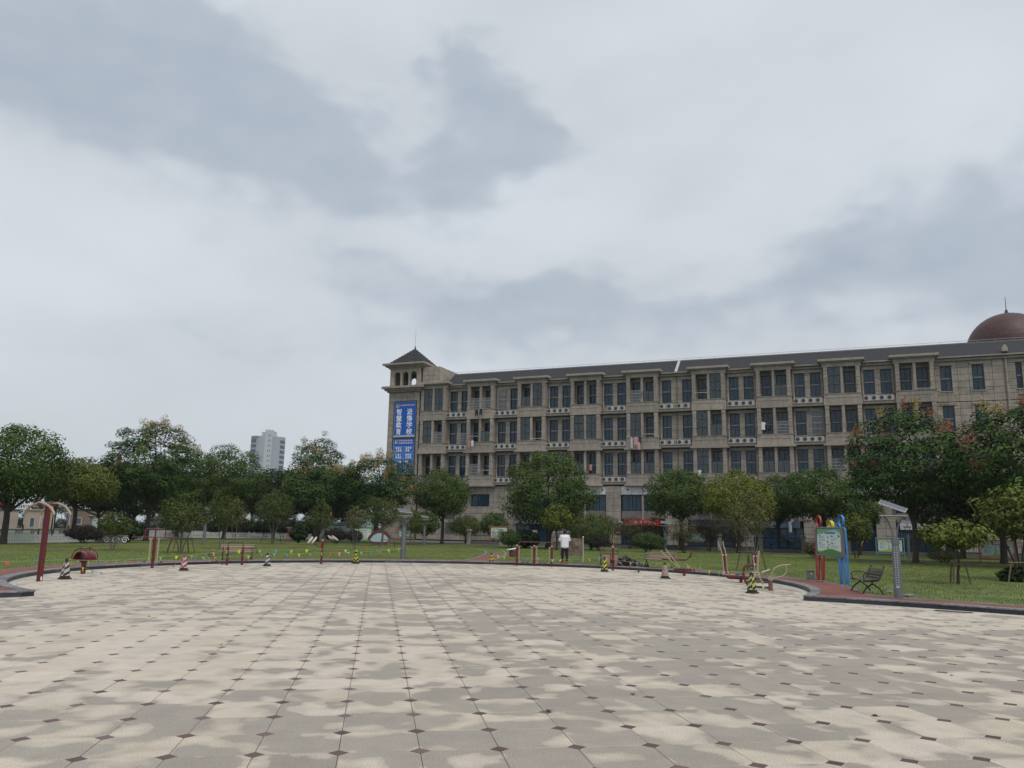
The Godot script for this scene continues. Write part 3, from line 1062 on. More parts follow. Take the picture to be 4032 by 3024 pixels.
	for fz in [-0.25, -5.25]:
		var wall := PackedVector2Array([Vector2(0, 23.48), Vector2(0, 26.35), Vector2(5.4, 26.35), Vector2(5.4, 23.48)])
		# three arches cut upwards from the base line
		for c in [4.15, 2.72, 1.29]:
			wall.append(Vector2(c + 0.55, 23.48))
			for a in 13:
				wall.append(Vector2(c + 0.55 * cos(PI * a / 12.0), 25.3 + 0.55 * sin(PI * a / 12.0)))
			wall.append(Vector2(c - 0.55, 23.48))
		var mb := MB.new()
		mb.prism(wall, fz - 0.25, fz + 0.25)
		obj("arcade_wall", mb, M.stone3 if fz > -1 else M.stone2, block)
	for sx in [0.15, 5.25]:
		var mb := MB.new()
		mb.box(Vector3(sx, 24.9, -2.75), Vector3(0.3, 2.85, 4.5))
		obj("arcade_side", mb, M.stone2, block)
	var tc := MB.new()
	for q in [[26.35, 26.6, 0.2], [26.6, 26.85, 0.55], [26.85, 27.15, 0.95]]:
		tc.box(Vector3(2.7, (q[0] + q[1]) / 2, -2.75), Vector3(5.4 + q[2] * 2, q[1] - q[0], 5.5 + q[2] * 2))
	obj("turret_eaves", tc, M.stone0, block)
	var py := MB.new()
	var ap2 := Vector3(2.7, 30.1, -2.75)
	for r in 10:
		var a := r / 10.0
		var b := (r + 1) / 10.0
		for s in 4:
			var bs := Basis(Vector3.UP, s * PI / 2)
			var p := []
			for e in [[-1, a, 0.0], [1, a, 0.0], [1, a, 0.05], [-1, a, 0.05], [1, b, 0.0], [-1, b, 0.0]]:
				var hw: float = 3.05 * (1.0 - e[1]) + (0.05 if e[2] > 0 or e[1] == a else 0.0)
				p.append(Vector3(2.7, 27.15 + 2.95 * e[1] + e[2], -2.75) + bs * Vector3(e[0] * hw, 0, hw))
			py.quad(p[0], p[1], p[2], p[3])
			py.quad(p[3], p[2], p[4], p[5])
	obj("turret_roof", py, M.slate, block)
	var rod := MB.new()
	rod.tube([ap2 - Vector3(0, 0.2, 0), ap2 + Vector3(0, 0.35, 0)], [0.14, 0.10], 8)
	rod.tube([ap2, ap2 + Vector3(0, 3.0, 0)], [0.022, 0.014], 6)
	obj("lightning_rod", rod, M.grille_dark, block)
	var bx := MB.new()
	bx.box(Vector3(7.15, 25.0, -3.2), Vector3(2.9, 2.75, 5.9))
	bx.box(Vector3(7.3, 23.56, -0.40), Vector3(5.6, 0.2, 1.5))
	obj("stair_head", bx, M.stone1, block)
	clad(5.7, 8.6, 23.68, 26.38, -0.14, [], 1.0, 0.68)
	# dome behind the ridge
	var dm := MB.new()
	var prof := [Vector2(5.3, 0), Vector2(5.3, 1.1), Vector2(5.07, 1.1)]
	for k in 13:
		var a := PI / 2 * k / 12.0
		prof.append(Vector2(5.07 * cos(a), 1.1 + 5.07 * sin(a)))
	dm.lathe(prof, 40, Transform3D(Basis.IDENTITY, Vector3(85.9, 25.0, -12.5)))
	obj("dome", dm, M.copper, block)
	var fn := MB.new()
	fn.lathe([Vector2(0.3, 0), Vector2(0.3, 0.2), Vector2(0.16, 0.35), Vector2(0.2, 0.5), Vector2(0.05, 0.7), Vector2(0.03, 2.4)], 10, Transform3D(Basis.IDENTITY, Vector3(85.9, 31.1, -12.5)))
	obj("finial", fn, M.grille_dark, block)
	flush_panels()
	build_banner()
	# clothes hung out
	var L := [[15.3, 19.3, 0.45, 0.55, 0.9, Color(0.02, 0.02, 0.03), "dark trousers hanging over a top-storey balcony near the turret", 1], [16.0, 19.4, 0.45, 0.5, 0.9, Color(0.03, 0.03, 0.04), "black trousers drying beside dark trousers on a top-storey balcony", 1],
		[14.2, 14.6, 0.45, 0.5, 0.85, Color(0.55, 0.22, 0.19), "salmon pink top drying on the third balcony row", 0], [14.75, 14.75, 0.45, 0.5, 0.85, Color(0.75, 0.75, 0.76), "white shirt drying beside a salmon top", 0],
		[38.6, 14.6, 0.45, 0.3, 1.5, Color(0.6, 0.55, 0.5), "long cream towel hanging from a balcony rail", 1], [39.2, 14.65, 0.45, 0.75, 1.1, Color(0.60, 0.33, 0.34), "pink shirt drying between cream towel and dark top", 0], [39.75, 14.6, 0.45, 0.5, 0.9, Color(0.03, 0.03, 0.05), "dark top drying next to a pink shirt", 0], [39.6, 13.9, 0.47, 0.4, 1.0, Color(0.66, 0.36, 0.36), "pale pink trousers hanging below a pink shirt", 1],
		[32.8, 11.0, 0.3, 0.5, 0.8, Color(0.55, 0.25, 0.26), "rose pink jumper hanging in a lower balcony", 0], [55.7, 16.2, -0.2, 0.75, 1.0, Color(0.78, 0.78, 0.8), "white T-shirt hanging in a balcony opening", 0], [56.3, 16.2, -0.2, 0.3, 0.9, Color(0.05, 0.05, 0.07), "dark scarf hanging beside a white T-shirt", 1],
		[47.6, 10.1, 0.3, 0.55, 0.8, Color(0.65, 0.65, 0.68), "pale grey shirt on a white rail of the lowest balcony", 0], [66.2, 11.0, 0.3, 0.6, 0.8, Color(0.5, 0.09, 0.03), "orange jacket drying on a lower balcony", 0],
		[31.0, 20.9, -0.1, 0.5, 0.95, Color(0.04, 0.04, 0.05), "black coat hung in a top-storey balcony opening", 0], [39.9, 20.9, -0.1, 0.45, 0.9, Color(0.35, 0.36, 0.42), "grey blue shirt hung in a top-storey balcony", 0], [40.5, 20.9, -0.1, 0.45, 0.9, Color(0.08, 0.08, 0.11), "navy shirt hung beside a grey blue shirt", 0]]
	for g in L:
		garment(g[0], g[1], g[2], g[3], g[4], g[5], g[6], g[7])

func ac_label(k: int, i: int, q: int) -> String:
	var row: String = ["lowest", "middle", "topmost"][k]
	var nth := ["first", "second", "third", "fourth", "fifth", "sixth", "seventh", "eighth"]
	return "white air conditioner, %s of four on %s ledge in %s gap from the turret" % [nth[q], row, nth[i]]

# a row of blocky painted characters, each a few bars
func glyph_row(parent: Node, at: Vector3, size: float, count: int, m: Material) -> void:
	var mb := MB.new()
	for k in count:
		var x := at.x + (k - (count - 1) * 0.5) * size * 1.25
		var g: int = (k * 7 + count) % 5
		for b in [[0.0, 0.32, 0.8, 0.1], [0.0, 0.0, 0.9, 0.1], [0.0, -0.34, 0.8, 0.1], [-0.25 + 0.1 * g, 0.0, 0.1, 0.75], [0.22, -0.1, 0.1, 0.6]]:
			mb.box(Vector3(x + b[0] * size, at.y + b[1] * size, at.z + 0.012), Vector3(b[2] * size, b[3] * size, 0.02))
	obj("lettering", mb, m, parent)

# ---------------------------------------------------------------- the banner's print
func stroke(im: Image, pts: Array, wd: float, col: Color, at: Vector2, size: Vector2) -> void:
	for k in pts.size() - 1:
		var a := at + Vector2(pts[k][0], pts[k][1]) / 100.0 * size
		var b := at + Vector2(pts[k + 1][0], pts[k + 1][1]) / 100.0 * size
		var n := int((b - a).length()) + 1
		for e in n + 1:
			var p := a.lerp(b, e / float(n))
			im.fill_rect(Rect2i(roundi(p.x - wd / 2), roundi(p.y - wd / 2), ceili(wd), ceili(wd)), col)
func hanzi(ch: String) -> Array:
	match ch:
		"智": return [[[22, 2], [10, 18]], [[14, 14], [48, 14]], [[4, 30], [54, 30]], [[30, 4], [30, 30], [8, 54]], [[32, 34], [52, 52]], [[62, 10], [92, 10], [92, 48], [62, 48], [62, 10]], [[24, 60], [78, 60], [78, 98], [24, 98], [24, 60]], [[24, 79], [78, 79]]]
		"慧": return [[[6, 12], [44, 12]], [[8, 26], [42, 26]], [[4, 40], [46, 40]], [[25, 2], [25, 44]], [[56, 12], [94, 12]], [[58, 26], [92, 26]], [[54, 40], [96, 40]], [[75, 2], [75, 44]], [[18, 50], [82, 50], [82, 72], [18, 72]], [[20, 61], [80, 61]], [[12, 80], [4, 94]], [[28, 78], [32, 96], [72, 96], [78, 84]], [[50, 76], [58, 86]], [[84, 78], [96, 92]]]
		"教": return [[[8, 16], [46, 16]], [[27, 2], [27, 34]], [[2, 34], [54, 34]], [[50, 6], [6, 62]], [[14, 56], [44, 56], [30, 68], [30, 96], [20, 92]], [[4, 76], [52, 70]], [[66, 2], [54, 40]], [[60, 24], [98, 24]], [[86, 24], [76, 62], [50, 96]], [[60, 40], [74, 68], [98, 96]]]
		"育": return [[[50, 0], [50, 12]], [[4, 14], [96, 14]], [[42, 16], [22, 36], [78, 34]], [[66, 24], [84, 40]], [[24, 48], [24, 98]], [[24, 48], [78, 48], [78, 96], [66, 94]], [[24, 64], [78, 64]], [[24, 79], [78, 79]]]
		"进": return [[[12, 6], [22, 18]], [[4, 38], [20, 38], [20, 76], [4, 94]], [[18, 80], [40, 94], [98, 94]], [[36, 26], [92, 26]], [[30, 54], [98, 54]], [[52, 4], [52, 54], [36, 82]], [[76, 4], [76, 84]]]
		"修": return [[[24, 2], [4, 44]], [[16, 28], [16, 98]], [[32, 24], [32, 78]], [[56, 2], [40, 34]], [[50, 16], [86, 16], [42, 52]], [[54, 24], [96, 50]], [[80, 48], [48, 68]], [[88, 60], [44, 84]], [[96, 72], [44, 98]]]
		"学": return [[[14, 4], [22, 18]], [[46, 2], [50, 16]], [[86, 2], [72, 20]], [[6, 40], [6, 26], [94, 26], [88, 42]], [[26, 42], [74, 42], [52, 56], [52, 98], [38, 94]], [[2, 68], [98, 68]]]
		"校": return [[[2, 26], [42, 26]], [[22, 2], [22, 98]], [[22, 30], [2, 68]], [[24, 40], [40, 58]], [[70, 2], [74, 14]], [[46, 20], [98, 20]], [[60, 28], [46, 48]], [[82, 28], [96, 46]], [[86, 44], [68, 76], [42, 98]], [[54, 50], [72, 78], [98, 98]]]
		"英": return [[[4, 14], [96, 14]], [[30, 2], [30, 26]], [[70, 2], [70, 26]], [[20, 36], [80, 36], [80, 60]], [[20, 36], [20, 60]], [[4, 62], [96, 62]], [[50, 26], [46, 66], [6, 98]], [[52, 66], [94, 98]]]
		"语": return [[[10, 4], [22, 16]], [[2, 36], [20, 36], [20, 90], [34, 78]], [[40, 10], [94, 10]], [[62, 10], [54, 52]], [[44, 30], [84, 30], [82, 52]], [[34, 52], [98, 52]], [[46, 64], [86, 64], [86, 96], [46, 96], [46, 64]]]
		"少": return [[[50, 2], [50, 58], [38, 52]], [[26, 20], [6, 50]], [[74, 20], [94, 46]], [[88, 54], [50, 84], [12, 98]]]
		"儿": return [[[30, 8], [28, 60], [4, 96]], [[64, 8], [64, 88], [94, 88], [94, 70]]]
		"小": return [[[50, 2], [50, 94], [36, 88]], [[26, 30], [6, 70]], [[74, 30], [94, 66]]]
		"全": return [[[50, 2], [4, 42]], [[50, 2], [96, 42]], [[26, 44], [74, 44]], [[24, 68], [76, 68]], [[6, 96], [94, 96]], [[50, 44], [50, 96]]]
		"科": return [[[40, 4], [8, 16]], [[2, 32], [48, 32]], [[26, 10], [26, 98]], [[26, 36], [4, 74]], [[60, 14], [70, 26]], [[58, 38], [68, 50]], [[52, 72], [98, 62]], [[84, 2], [84, 98]]]
		"美": return [[[30, 2], [38, 14]], [[70, 2], [62, 14]], [[10, 18], [90, 18]], [[16, 34], [84, 34]], [[4, 52], [96, 52]], [[50, 18], [50, 52]], [[6, 68], [94, 68]], [[50, 54], [40, 80], [4, 98]], [[52, 70], [96, 98]]]
		"术": return [[[4, 30], [96, 30]], [[50, 2], [50, 98]], [[48, 32], [4, 84]], [[52, 32], [96, 84]], [[68, 6], [80, 18]]]
	return [[[10, 12], [90, 12]], [[14, 40], [86, 40]], [[4, 70], [96, 70]], [[50, 4], [50, 96]], [[22, 40], [22, 96], [80, 96], [80, 40]]]
func text_at(im: Image, s: String, x: float, y: float, size: float, wd: float, col: Color, step: Vector2) -> void:
	for k in s.length():
		for st in hanzi(s[k]):
			stroke(im, st, wd, col, Vector2(x, y) + step * k, Vector2(size, size))
func build_banner() -> void:
	var W := 300
	var banner := thing("banner", "tall blue school banner with white characters on the turret wall", "banner", block_xf * Vector3(2.97, 9.8, 0.02), block_xf.basis.get_euler().y)
	var fr := MB.new()
	for s in [-1, 1]:
		fr.box(Vector3(s * 1.93, 5.72, -0.02), Vector3(0.13, 11.45, 0.22))
	for y in [0.07, 5.72, 11.38]:
		fr.box(Vector3(0, y, -0.02), Vector3(3.73, 0.13, 0.22))
	obj("frame", fr, M.frame_brown, banner)
	var wt := MB.new()
	wt.box(Vector3(0, 5.95, 0.05), Vector3(3.73, 0.26, 0.06))
	obj("light_bar", wt, M.white_plastic, banner)
	for part in 2:
		var H := 440 if part == 0 else 420
		var im := Image.create(W, H, false, Image.FORMAT_RGB8)
		var blue := Color(0.05, 0.35, 0.72)
		im.fill(blue)
		var pale := Color(0.62, 0.75, 0.88)
		for r in [Rect2i(0, 0, W, 6), Rect2i(0, H - 6, W, 6), Rect2i(0, 0, 5, H), Rect2i(W - 5, 0, 5, H)]:
			im.fill_rect(r, pale)
		var white := Color(0.90, 0.92, 0.95)
		for q in [[22, Color(0.85, 0.55, 0.50)], [48, Color(0.45, 0.70, 0.62)]]:
			im.fill_rect(Rect2i(q[0], 30, 22, 20), q[1])
			im.fill_rect(Rect2i(q[0], 54, 22, 20), Color(0.80, 0.82, 0.70) if q[0] == 22 else Color(0.45, 0.62, 0.80))
		if part == 0:
			im.fill_rect(Rect2i(80, 36, 200, 20), Color(0.70, 0.58, 0.72))
			text_at(im, "智慧教育", 28, 92, 76, 9.0, white, Vector2(0, 84))
			text_at(im, "进修学校", 178, 92, 76, 9.0, white, Vector2(0, 84))
		else:
			text_at(im, "学语教育英语学校", 84, 30, 19, 2.6, Color(0.85, 0.75, 0.82), Vector2(24, 0))
			text_at(im, "智慧教育进修学校", 84, 58, 19, 2.6, Color(0.80, 0.76, 0.86), Vector2(24, 0))
			var rows := [["语学少", "儿英语", "语学全", "英语"], ["小学小", "学语校", "语科英", "全科校"], ["儿学美", "术", "智慧", "校语"], ["学校", "学", "全科学", "教育"]]
			for r in 4:
				for c in 2:
					var x := 16 + c * 140
					var y := 104 + r * 78
					for e in [Rect2i(x, y, 130, 4), Rect2i(x, y + 62, 130, 4), Rect2i(x, y, 4, 66), Rect2i(x + 126, y, 4, 66)]:
						im.fill_rect(e, pale)
					text_at(im, rows[r][c * 2], x + 22, y + 9, 23, 3.6, white, Vector2(30, 0))
					text_at(im, rows[r][c * 2 + 1], x + 22, y + 36, 23, 3.6, white, Vector2(30, 0))
		var m := StandardMaterial3D.new()
		m.albedo_texture = ImageTexture.create_from_image(im)
		m.roughness = 0.55
		var mb := MB.new()
		var y0 := 5.95 if part == 0 else 0.13
		var y1 := 11.32 if part == 0 else 5.8
		mb.quad(Vector3(-1.86, y0, 0.02), Vector3(1.86, y0, 0.02), Vector3(1.86, y1, 0.02), Vector3(-1.86, y1, 0.02))
		mb.quad(Vector3(1.86, y0, -0.03), Vector3(-1.86, y0, -0.03), Vector3(-1.86, y1, -0.03), Vector3(1.86, y1, -0.03))
		obj("printed_sheet", mb, m, banner)
# ---------------------------------------------------------------- trees and shrubs
const LEAF := {
	"camphor": [Color(0.062, 0.098, 0.025), 0.20, 0.11, 1.0],
	"olive": [Color(0.098, 0.125, 0.029), 0.20, 0.09, 1.0],
	"yellow": [Color(0.130, 0.155, 0.026), 0.20, 0.09, 1.0],
	"golden": [Color(0.050, 0.088, 0.025), 0.30, 0.11, 0.95],
	"young": [Color(0.068, 0.092, 0.027), 0.15, 0.06, 0.55],
	"sparse": [Color(0.105, 0.110, 0.042), 0.13, 0.05, 0.42],
	"russet": [Color(0.080, 0.072, 0.032), 0.13, 0.05, 0.38],
	"willow": [Color(0.080, 0.105, 0.034), 0.24, 0.045, 0.8],
	"ball": [Color(0.052, 0.085, 0.026), 0.11, 0.06, 1.15],
	"purple": [Color(0.036, 0.030, 0.028), 0.12, 0.06, 1.1],
	"dark": [Color(0.030, 0.047, 0.018), 0.32, 0.17, 0.9],
}
func rand_dir() -> Vector3:
	var z := rng.randf_range(-1, 1)
	var a := rng.randf() * TAU
	var r := sqrt(1.0 - z * z)
	return Vector3(r * cos(a), z, r * sin(a))
# foliage filling an uneven rounded volume: clumps near its surface, leaf-sized faces on each clump
func crown_mesh(c: Vector3, rx: float, ry: float, kind: String, clumps_out: Array, flat := 0.0) -> MB:
	var mb := MB.new()
	var k: Array = LEAF[kind]
	var base: Color = k[0]
	var env := noise(rng.randi() % 9999, 0.9, 2)
	var rc := clampf(rx * 0.27, 0.20, 1.05)
	var area := 4.0 * PI * pow((pow(rx * ry, 1.6) * 2.0 + pow(rx * rx, 1.6)) / 3.0, 1.0 / 1.6)
	var nc := clampi(int(area / (rc * rc) * 1.5), 16, 220)
	var total := clampi(int(area / (k[1] * k[2]) * 2.3 * k[3]), 600, 24000)
	var per := maxi(10, total / nc)
	for i in nc:
		# even spread over directions, jittered
		var zz := 1.0 - 2.0 * (i + 0.5) / nc
		var aa := i * 2.399963 + rng.randf_range(-0.5, 0.5)
		zz = clampf(zz + rng.randf_range(-0.12, 0.12), -1, 1)
		var rr := sqrt(1.0 - zz * zz)
		var d := Vector3(rr * cos(aa), zz, rr * sin(aa))
		var lobe := 1.02 + 0.24 * env.get_noise_3dv(d * 1.5 + c * 0.01)
		var depth := rng.randf_range(0.82, 1.04) if rng.randf() < 0.8 else rng.randf_range(0.4, 0.78)
		var e := Vector3(d.x * rx, d.y * ry * (0.75 if d.y < 0 else 1.0), d.z * rx) * lobe * depth
		var cc := c + e - d * rc * 0.5
		clumps_out.append(cc)
		var tone := rng.randf_range(0.72, 1.32)
		var warm := rng.randf_range(0.92, 1.12)
		var r := rc * rng.randf_range(0.75, 1.25)
		for j in per:
			var u := (rand_dir() + d * 0.55 + Vector3(0, 0.25, 0)).normalized()
			var p := cc + Vector3(u.x, u.y * (0.72 - flat * 0.35), u.z) * r * pow(rng.randf(), 0.25) * 1.05
			var t := tone * rng.randf_range(0.84, 1.18)
			mb.col = Color(base.r * t * warm, base.g * t, base.b * t)
			var fd := (u * 1.3 + rand_dir() * 0.5 + Vector3(0, 0.35 + flat, 0)).normalized()
			var dd: Vector3
			if kind == "willow":
				dd = (Vector3(0, -1, 0) + rand_dir() * 0.35).normalized()
				fd = (u + rand_dir() * 0.5).normalized()
			else:
				dd = (rand_dir() + u * 0.5 - Vector3(0, 0.25, 0))
				dd = (dd - fd * dd.dot(fd)).normalized()
			mb.leaf(p, dd, fd, k[1] * rng.randf_range(0.7, 1.3), k[2] * 1.25 * rng.randf_range(0.8, 1.2))
	return mb
func limb(mb: MB, a: Vector3, b: Vector3, r0: float, r1: float, bow := 0.12) -> void:
	var pts := []
	var rs := []
	var side := rand_dir() * (b - a).length() * bow
	for k in 5:
		var t := k / 4.0
		pts.append(a.lerp(b, t) + side * sin(t * PI) * 0.6)
		rs.append(lerpf(r0, r1, t))
	mb.tube(pts, rs, 6, false)
func tree(called: String, label: String, x: float, z: float, w: float, bot: float, top: float, kind: String, sd: int, stems := 1, pods := 0.0, grp := "", tr := 0.0, lean := 0.0) -> Node3D:
	rng.seed = sd
	var t := thing(called, label, "tree", Vector3(x, ground_y(Vector2(x, z)) - 0.03, z), 0.0, grp)
	var rx := w * 0.5
	var ry := (top - bot) * 0.5
	var c := Vector3(lean, (top + bot) * 0.5 - 0.1, 0)
	var clumps := []
	var cm := crown_mesh(c, rx, ry, kind, clumps, 0.9 if kind == "golden" else 0.0)
	var tm := MB.new()
	var r0 := tr if tr > 0 else clampf(w * 0.030, 0.035, 0.24)
	if stems == 1:
		var fork := Vector3(lean * 0.6 + rng.randf_range(-0.1, 0.1), maxf(bot + ry * 0.25, 0.5), rng.randf_range(-0.1, 0.1))
		# flared foot
		tm.tube([Vector3(0, -0.05, 0), Vector3(0, 0.12, 0), Vector3(0.02, 0.5, 0.01), fork * 0.55 + Vector3(0.06, 0, 0.03), fork], [r0 * 1.7, r0 * 1.25, r0 * 1.02, r0 * 0.9, r0 * 0.75], 9)
		var n := 9
		for k in n:
			var b: Vector3 = clumps[int(clumps.size() * (0.08 + 0.8 * k / n))]
			limb(tm, fork - Vector3(0, rng.randf() * ry * 0.35, 0), b, r0 * 0.5, r0 * 0.12)
		limb(tm, fork, c + Vector3(0, ry * 0.75, 0), r0 * 0.72, r0 * 0.12)
	else:
		for k in stems:
			var a := TAU * k / stems + rng.randf() * 0.7
			var foot := Vector3(cos(a), 0, sin(a)) * 0.10
			var mid := Vector3(cos(a), 0, sin(a)) * rx * 0.34 + Vector3(0, bot + ry * 0.15, 0)
			tm.tube([foot - Vector3(0, 0.05, 0), foot * 1.6 + Vector3(0, bot * 0.45, 0), mid], [r0, r0 * 0.8, r0 * 0.6], 6)
			for q in 4:
				limb(tm, mid, clumps[rng.randi() % clumps.size()], r0 * 0.42, r0 * 0.12)
	obj("trunk", tm, M.bark_pale if kind in ["sparse", "young"] else M.bark, t)
	obj("crown", cm, M.leaf, t)
	if pods > 0:
		var pm := MB.new()
		var rose := pods > 1.0
		for q in clumps:
			var up: float = (q.y - c.y) / ry
			if up > (0.25 if rng.randf() < 0.75 else -0.2) and rng.randf() < fmod(pods, 1.0) * 0.8:
				var tint := rng.randf()
				var cen: Vector3 = q + (q - c).normalized() * 0.55 + Vector3(0, 0.25, 0)
				for s in 7:
					var tip := cen + Vector3(rng.randf_range(-0.30, 0.30), rng.randf_range(-0.1, 0.42), rng.randf_range(-0.30, 0.30))
					for l in 20:
						var sh := rng.randf_range(0.75, 1.25)
						var cb := Color(0.30, 0.13, 0.085) if (rose and tint < 0.7) else (Color(0.34, 0.22, 0.085) if tint < 0.6 else Color(0.36, 0.27, 0.075))
						pm.col = Color(cb.r * sh, cb.g * sh, cb.b * sh)
						var u := rand_dir()
						pm.leaf(tip + u * 0.16 * Vector3(1, 1.5, 1), u, rand_dir(), 0.12, 0.08)
		if pm.v.size() > 0:
			obj("seed_pods", pm, M.leaf, t)
	return t
func shrub(called: String, label: String, x: float, z: float, w: float, h: float, kind: String, sd: int, grp := "") -> Node3D:
	rng.seed = sd
	var t := thing(called, label, "shrub", Vector3(x, ground_y(Vector2(x, z)) - 0.02, z), 0.0, grp)
	var cl := []
	var cm := crown_mesh(Vector3(0, h * 0.56, 0), w * 0.5, h * 0.46, kind, cl)
	var sm := MB.new()
	for k in 6:
		var a := TAU * k / 6.0
		limb(sm, Vector3(cos(a) * 0.05, -0.03, sin(a) * 0.05), Vector3(cos(a) * w * 0.25, h * 0.45, sin(a) * w * 0.25), 0.035, 0.02)
	obj("stem", sm, M.bark, t)
	obj("foliage", cm, M.leaf, t)
	return t
# wooden props: posts round a young tree joined by a rail
func props(label: String, x: float, z: float, r: float, h: float, n: int, turn := 0.0) -> void:
	var t := thing("tree_stake_frame", label, "tree support", Vector3(x, 0.1, z), turn, "")
	for k in n:
		var a := TAU * k / n + 0.5
		var mb := MB.new()
		mb.tube([Vector3(cos(a) * r * 1.25, -0.05, sin(a) * r * 1.25), Vector3(cos(a) * r * 0.85, h, sin(a) * r * 0.85)], [0.038, 0.032], 7)
		obj("stake", mb, M.stake, t)
	for k in n:
		if n > 2 or k == 0:
			var a := TAU * k / n + 0.5
			var b := TAU * (k + 1) / n + 0.5
			var pa := Vector3(cos(a) * r * 0.86, h - 0.06, sin(a) * r * 0.86)
			var pb := Vector3(cos(b) * r * 0.86, h - 0.06 + 0.02 * k, sin(b) * r * 0.86)
			var mb := MB.new()
			mb.tube([pa + (pa - pb) * 0.14, pb + (pb - pa) * 0.14], 0.03, 7)
			obj("crossbar", mb, M.stake, t)
func build_trees() -> void:
	var far := "trees along the far edge of the lawn"
	tree("camphor_tree", "large dark camphor beside the white fence, its crown over the red kiosk", -27.7, -66.5, 8.4, 2.5, 9.0, "camphor", 1, 1, 0, far)
	tree("camphor_tree", "olive green camphor with a forked trunk behind the purple ball shrub", -26.4, -76.6, 6.6, 2.9, 7.2, "olive", 2, 1, 0, far)
	tree("golden_rain_tree", "tallest golden rain tree with tan pods on top, beyond the white fence", -22.8, -86.0, 9.0, 2.9, 12.0, "golden", 3, 1, 0.42, far)
	tree("camphor_tree", "dark camphor directly behind the tallest golden rain tree", -23.5, -101.3, 9.0, 2.4, 9.9, "camphor", 4, 1, 0, far)
	tree("camphor_tree", "dark camphor behind the olive green camphor", -33.4, -104.8, 9.0, 2.4, 9.3, "dark", 5, 1, 0, far)
	tree("camphor_tree", "broad camphor standing in front of the distant white tower", -18.5, -103.4, 8.6, 2.6, 11.3, "camphor", 6, 1, 0, far)
	tree("camphor_tree", "lower dark camphor below the distant white tower", -13.6, -111.1, 7.0, 2.4, 9.2, "dark", 7, 1, 0, far)
	tree("golden_rain_tree", "open-crowned golden rain tree rising behind its neighbours by the tower", -8.0, -106, 6.4, 5.6, 13.1, "golden", 8, 1, 0.12, far)
	tree("golden_rain_tree", "wide golden rain tree with tan tufts below the open-crowned one", -7.0, -97.8, 9.5, 3.0, 9.2, "golden", 9, 1, 0.22, far)
	tree("golden_rain_tree", "golden rain tree with yellow pods in front of the blue banner", -0.3, -95.0, 9.3, 3.0, 10.1, "golden", 10, 1, 0.40, far)
	tree("camphor_tree", "dark tree filling the gap behind the two golden rain trees", -4.6, -116.0, 8.0, 2.2, 10.0, "dark", 11, 1, 0, far)
	tree("round_tree", "small round bright tree behind the fan-shaped board", 0.4, -80.0, 3.5, 1.6, 4.9, "young", 12, 1, 0, far)
	tree("camphor_tree", "medium round camphor below the turret end of the building", 7.6, -97.7, 6.8, 2.6, 9.0, "camphor", 13, 1, 0, far)
	tree("small_tree", "small dark tree with a thin trunk left of the green ball shrubs", 14.7, -104.0, 3.6, 0.9, 4.1, "camphor", 14, 1, 0, far)
	tree("small_tree", "small drooping tree beneath the medium round camphor", 11.0, -103.0, 4.0, 0.9, 3.7, "willow", 15, 1, 0, far)
	tree("camphor_tree", "largest round camphor in front of the building's middle bays", 16.9, -80.2, 8.9, 1.3, 9.9, "camphor", 16, 1, 0, far, 0.27)
	tree("small_tree", "small light green tree in front of the largest round camphor", 16.4, -74.0, 3.0, 1.6, 4.4, "olive", 17, 1, 0, far)
	tree("weeping_tree", "small weeping tree behind the brown notice board", 20.3, -76.3, 4.3, 0.5, 3.6, "willow", 18, 1, 0, far)
	tree("camphor_tree", "dark camphor with spreading limbs behind the solar lamp by the bench", 31.6, -82.1, 7.4, 2.8, 8.7, "camphor", 19, 1, 0, far)
	tree("camphor_tree", "yellow-green camphor behind the bare-stemmed sapling", 34.5, -74.4, 6.8, 2.5, 7.9, "yellow", 20, 1, 0, far)
	tree("sapling", "thin many-stemmed sapling with sparse pale leaves on the lawn", 18.7, -38.8, 2.4, 1.5, 4.4, "sparse", 21, 5, 0, "", 0.035)
	tree("camphor_tree", "dark camphor close behind the yellow-green one", 42.4, -81.6, 6.4, 2.6, 8.2, "camphor", 22, 1, 0, far)
	tree("camphor_tree", "wide olive camphor behind the ring-topped board", 44.1, -76.2, 7.6, 2.8, 8.7, "camphor", 23, 1, 0, far)
	tree("camphor_tree", "lower camphor with a forked trunk by the iron fence", 46.4, -73.0, 4.6, 2.2, 6.4, "camphor", 24, 1, 0, far)
	tree("golden_rain_tree", "big golden rain tree with a leaning trunk behind the perforated solar lamp", 37.9, -52.9, 8.6, 2.9, 11.0, "golden", 25, 1, 1.30, far, 0.20)
	tree("golden_rain_tree", "big golden rain tree heavy with rust-red pods beside the building's end", 40.6, -44.6, 9.0, 2.6, 10.9, "golden", 26, 1, 1.55, far, 0.22)
	tree("camphor_tree", "dark camphor between the two big golden rain trees", 45.5, -53.5, 8.0, 2.2, 8.0, "dark", 27, 1, 0, far)
	tree("round_tree", "small mop-headed tree held by three stakes", 23.1, -29.7, 2.35, 1.40, 2.68, "olive", 28, 1, 0, "", 0.05)
	tree("round_tree", "leafy young tree behind a rail of stakes on the lawn", 28.4, -32.5, 3.0, 1.6, 4.4, "olive", 29, 4, 0, "", 0.06)
	for q in [[25.0, -87.5, 3.0, 0.9, 3.9, 30, "russet-leaved thin tree beside the weeping tree"], [26.6, -84.0, 3.2, 0.9, 3.6, 31, "thin dark-stemmed tree below the red shop sign"], [29.8, -85.0, 3.2, 0.9, 3.7, 32, "thin russet tree between red sign and iron fence"], [34.3, -81.0, 3.0, 0.6, 4.6, 33, "thin bare-looking tree between the two dark trunks"], [37.0, -80.0, 3.0, 0.6, 3.6, 34, "thin sparse tree in front of the iron fence"], [27.6, -71.0, 2.4, 0.8, 3.2, 35, "slender branching tree beside the solar lamp by the ball shrub"]]:
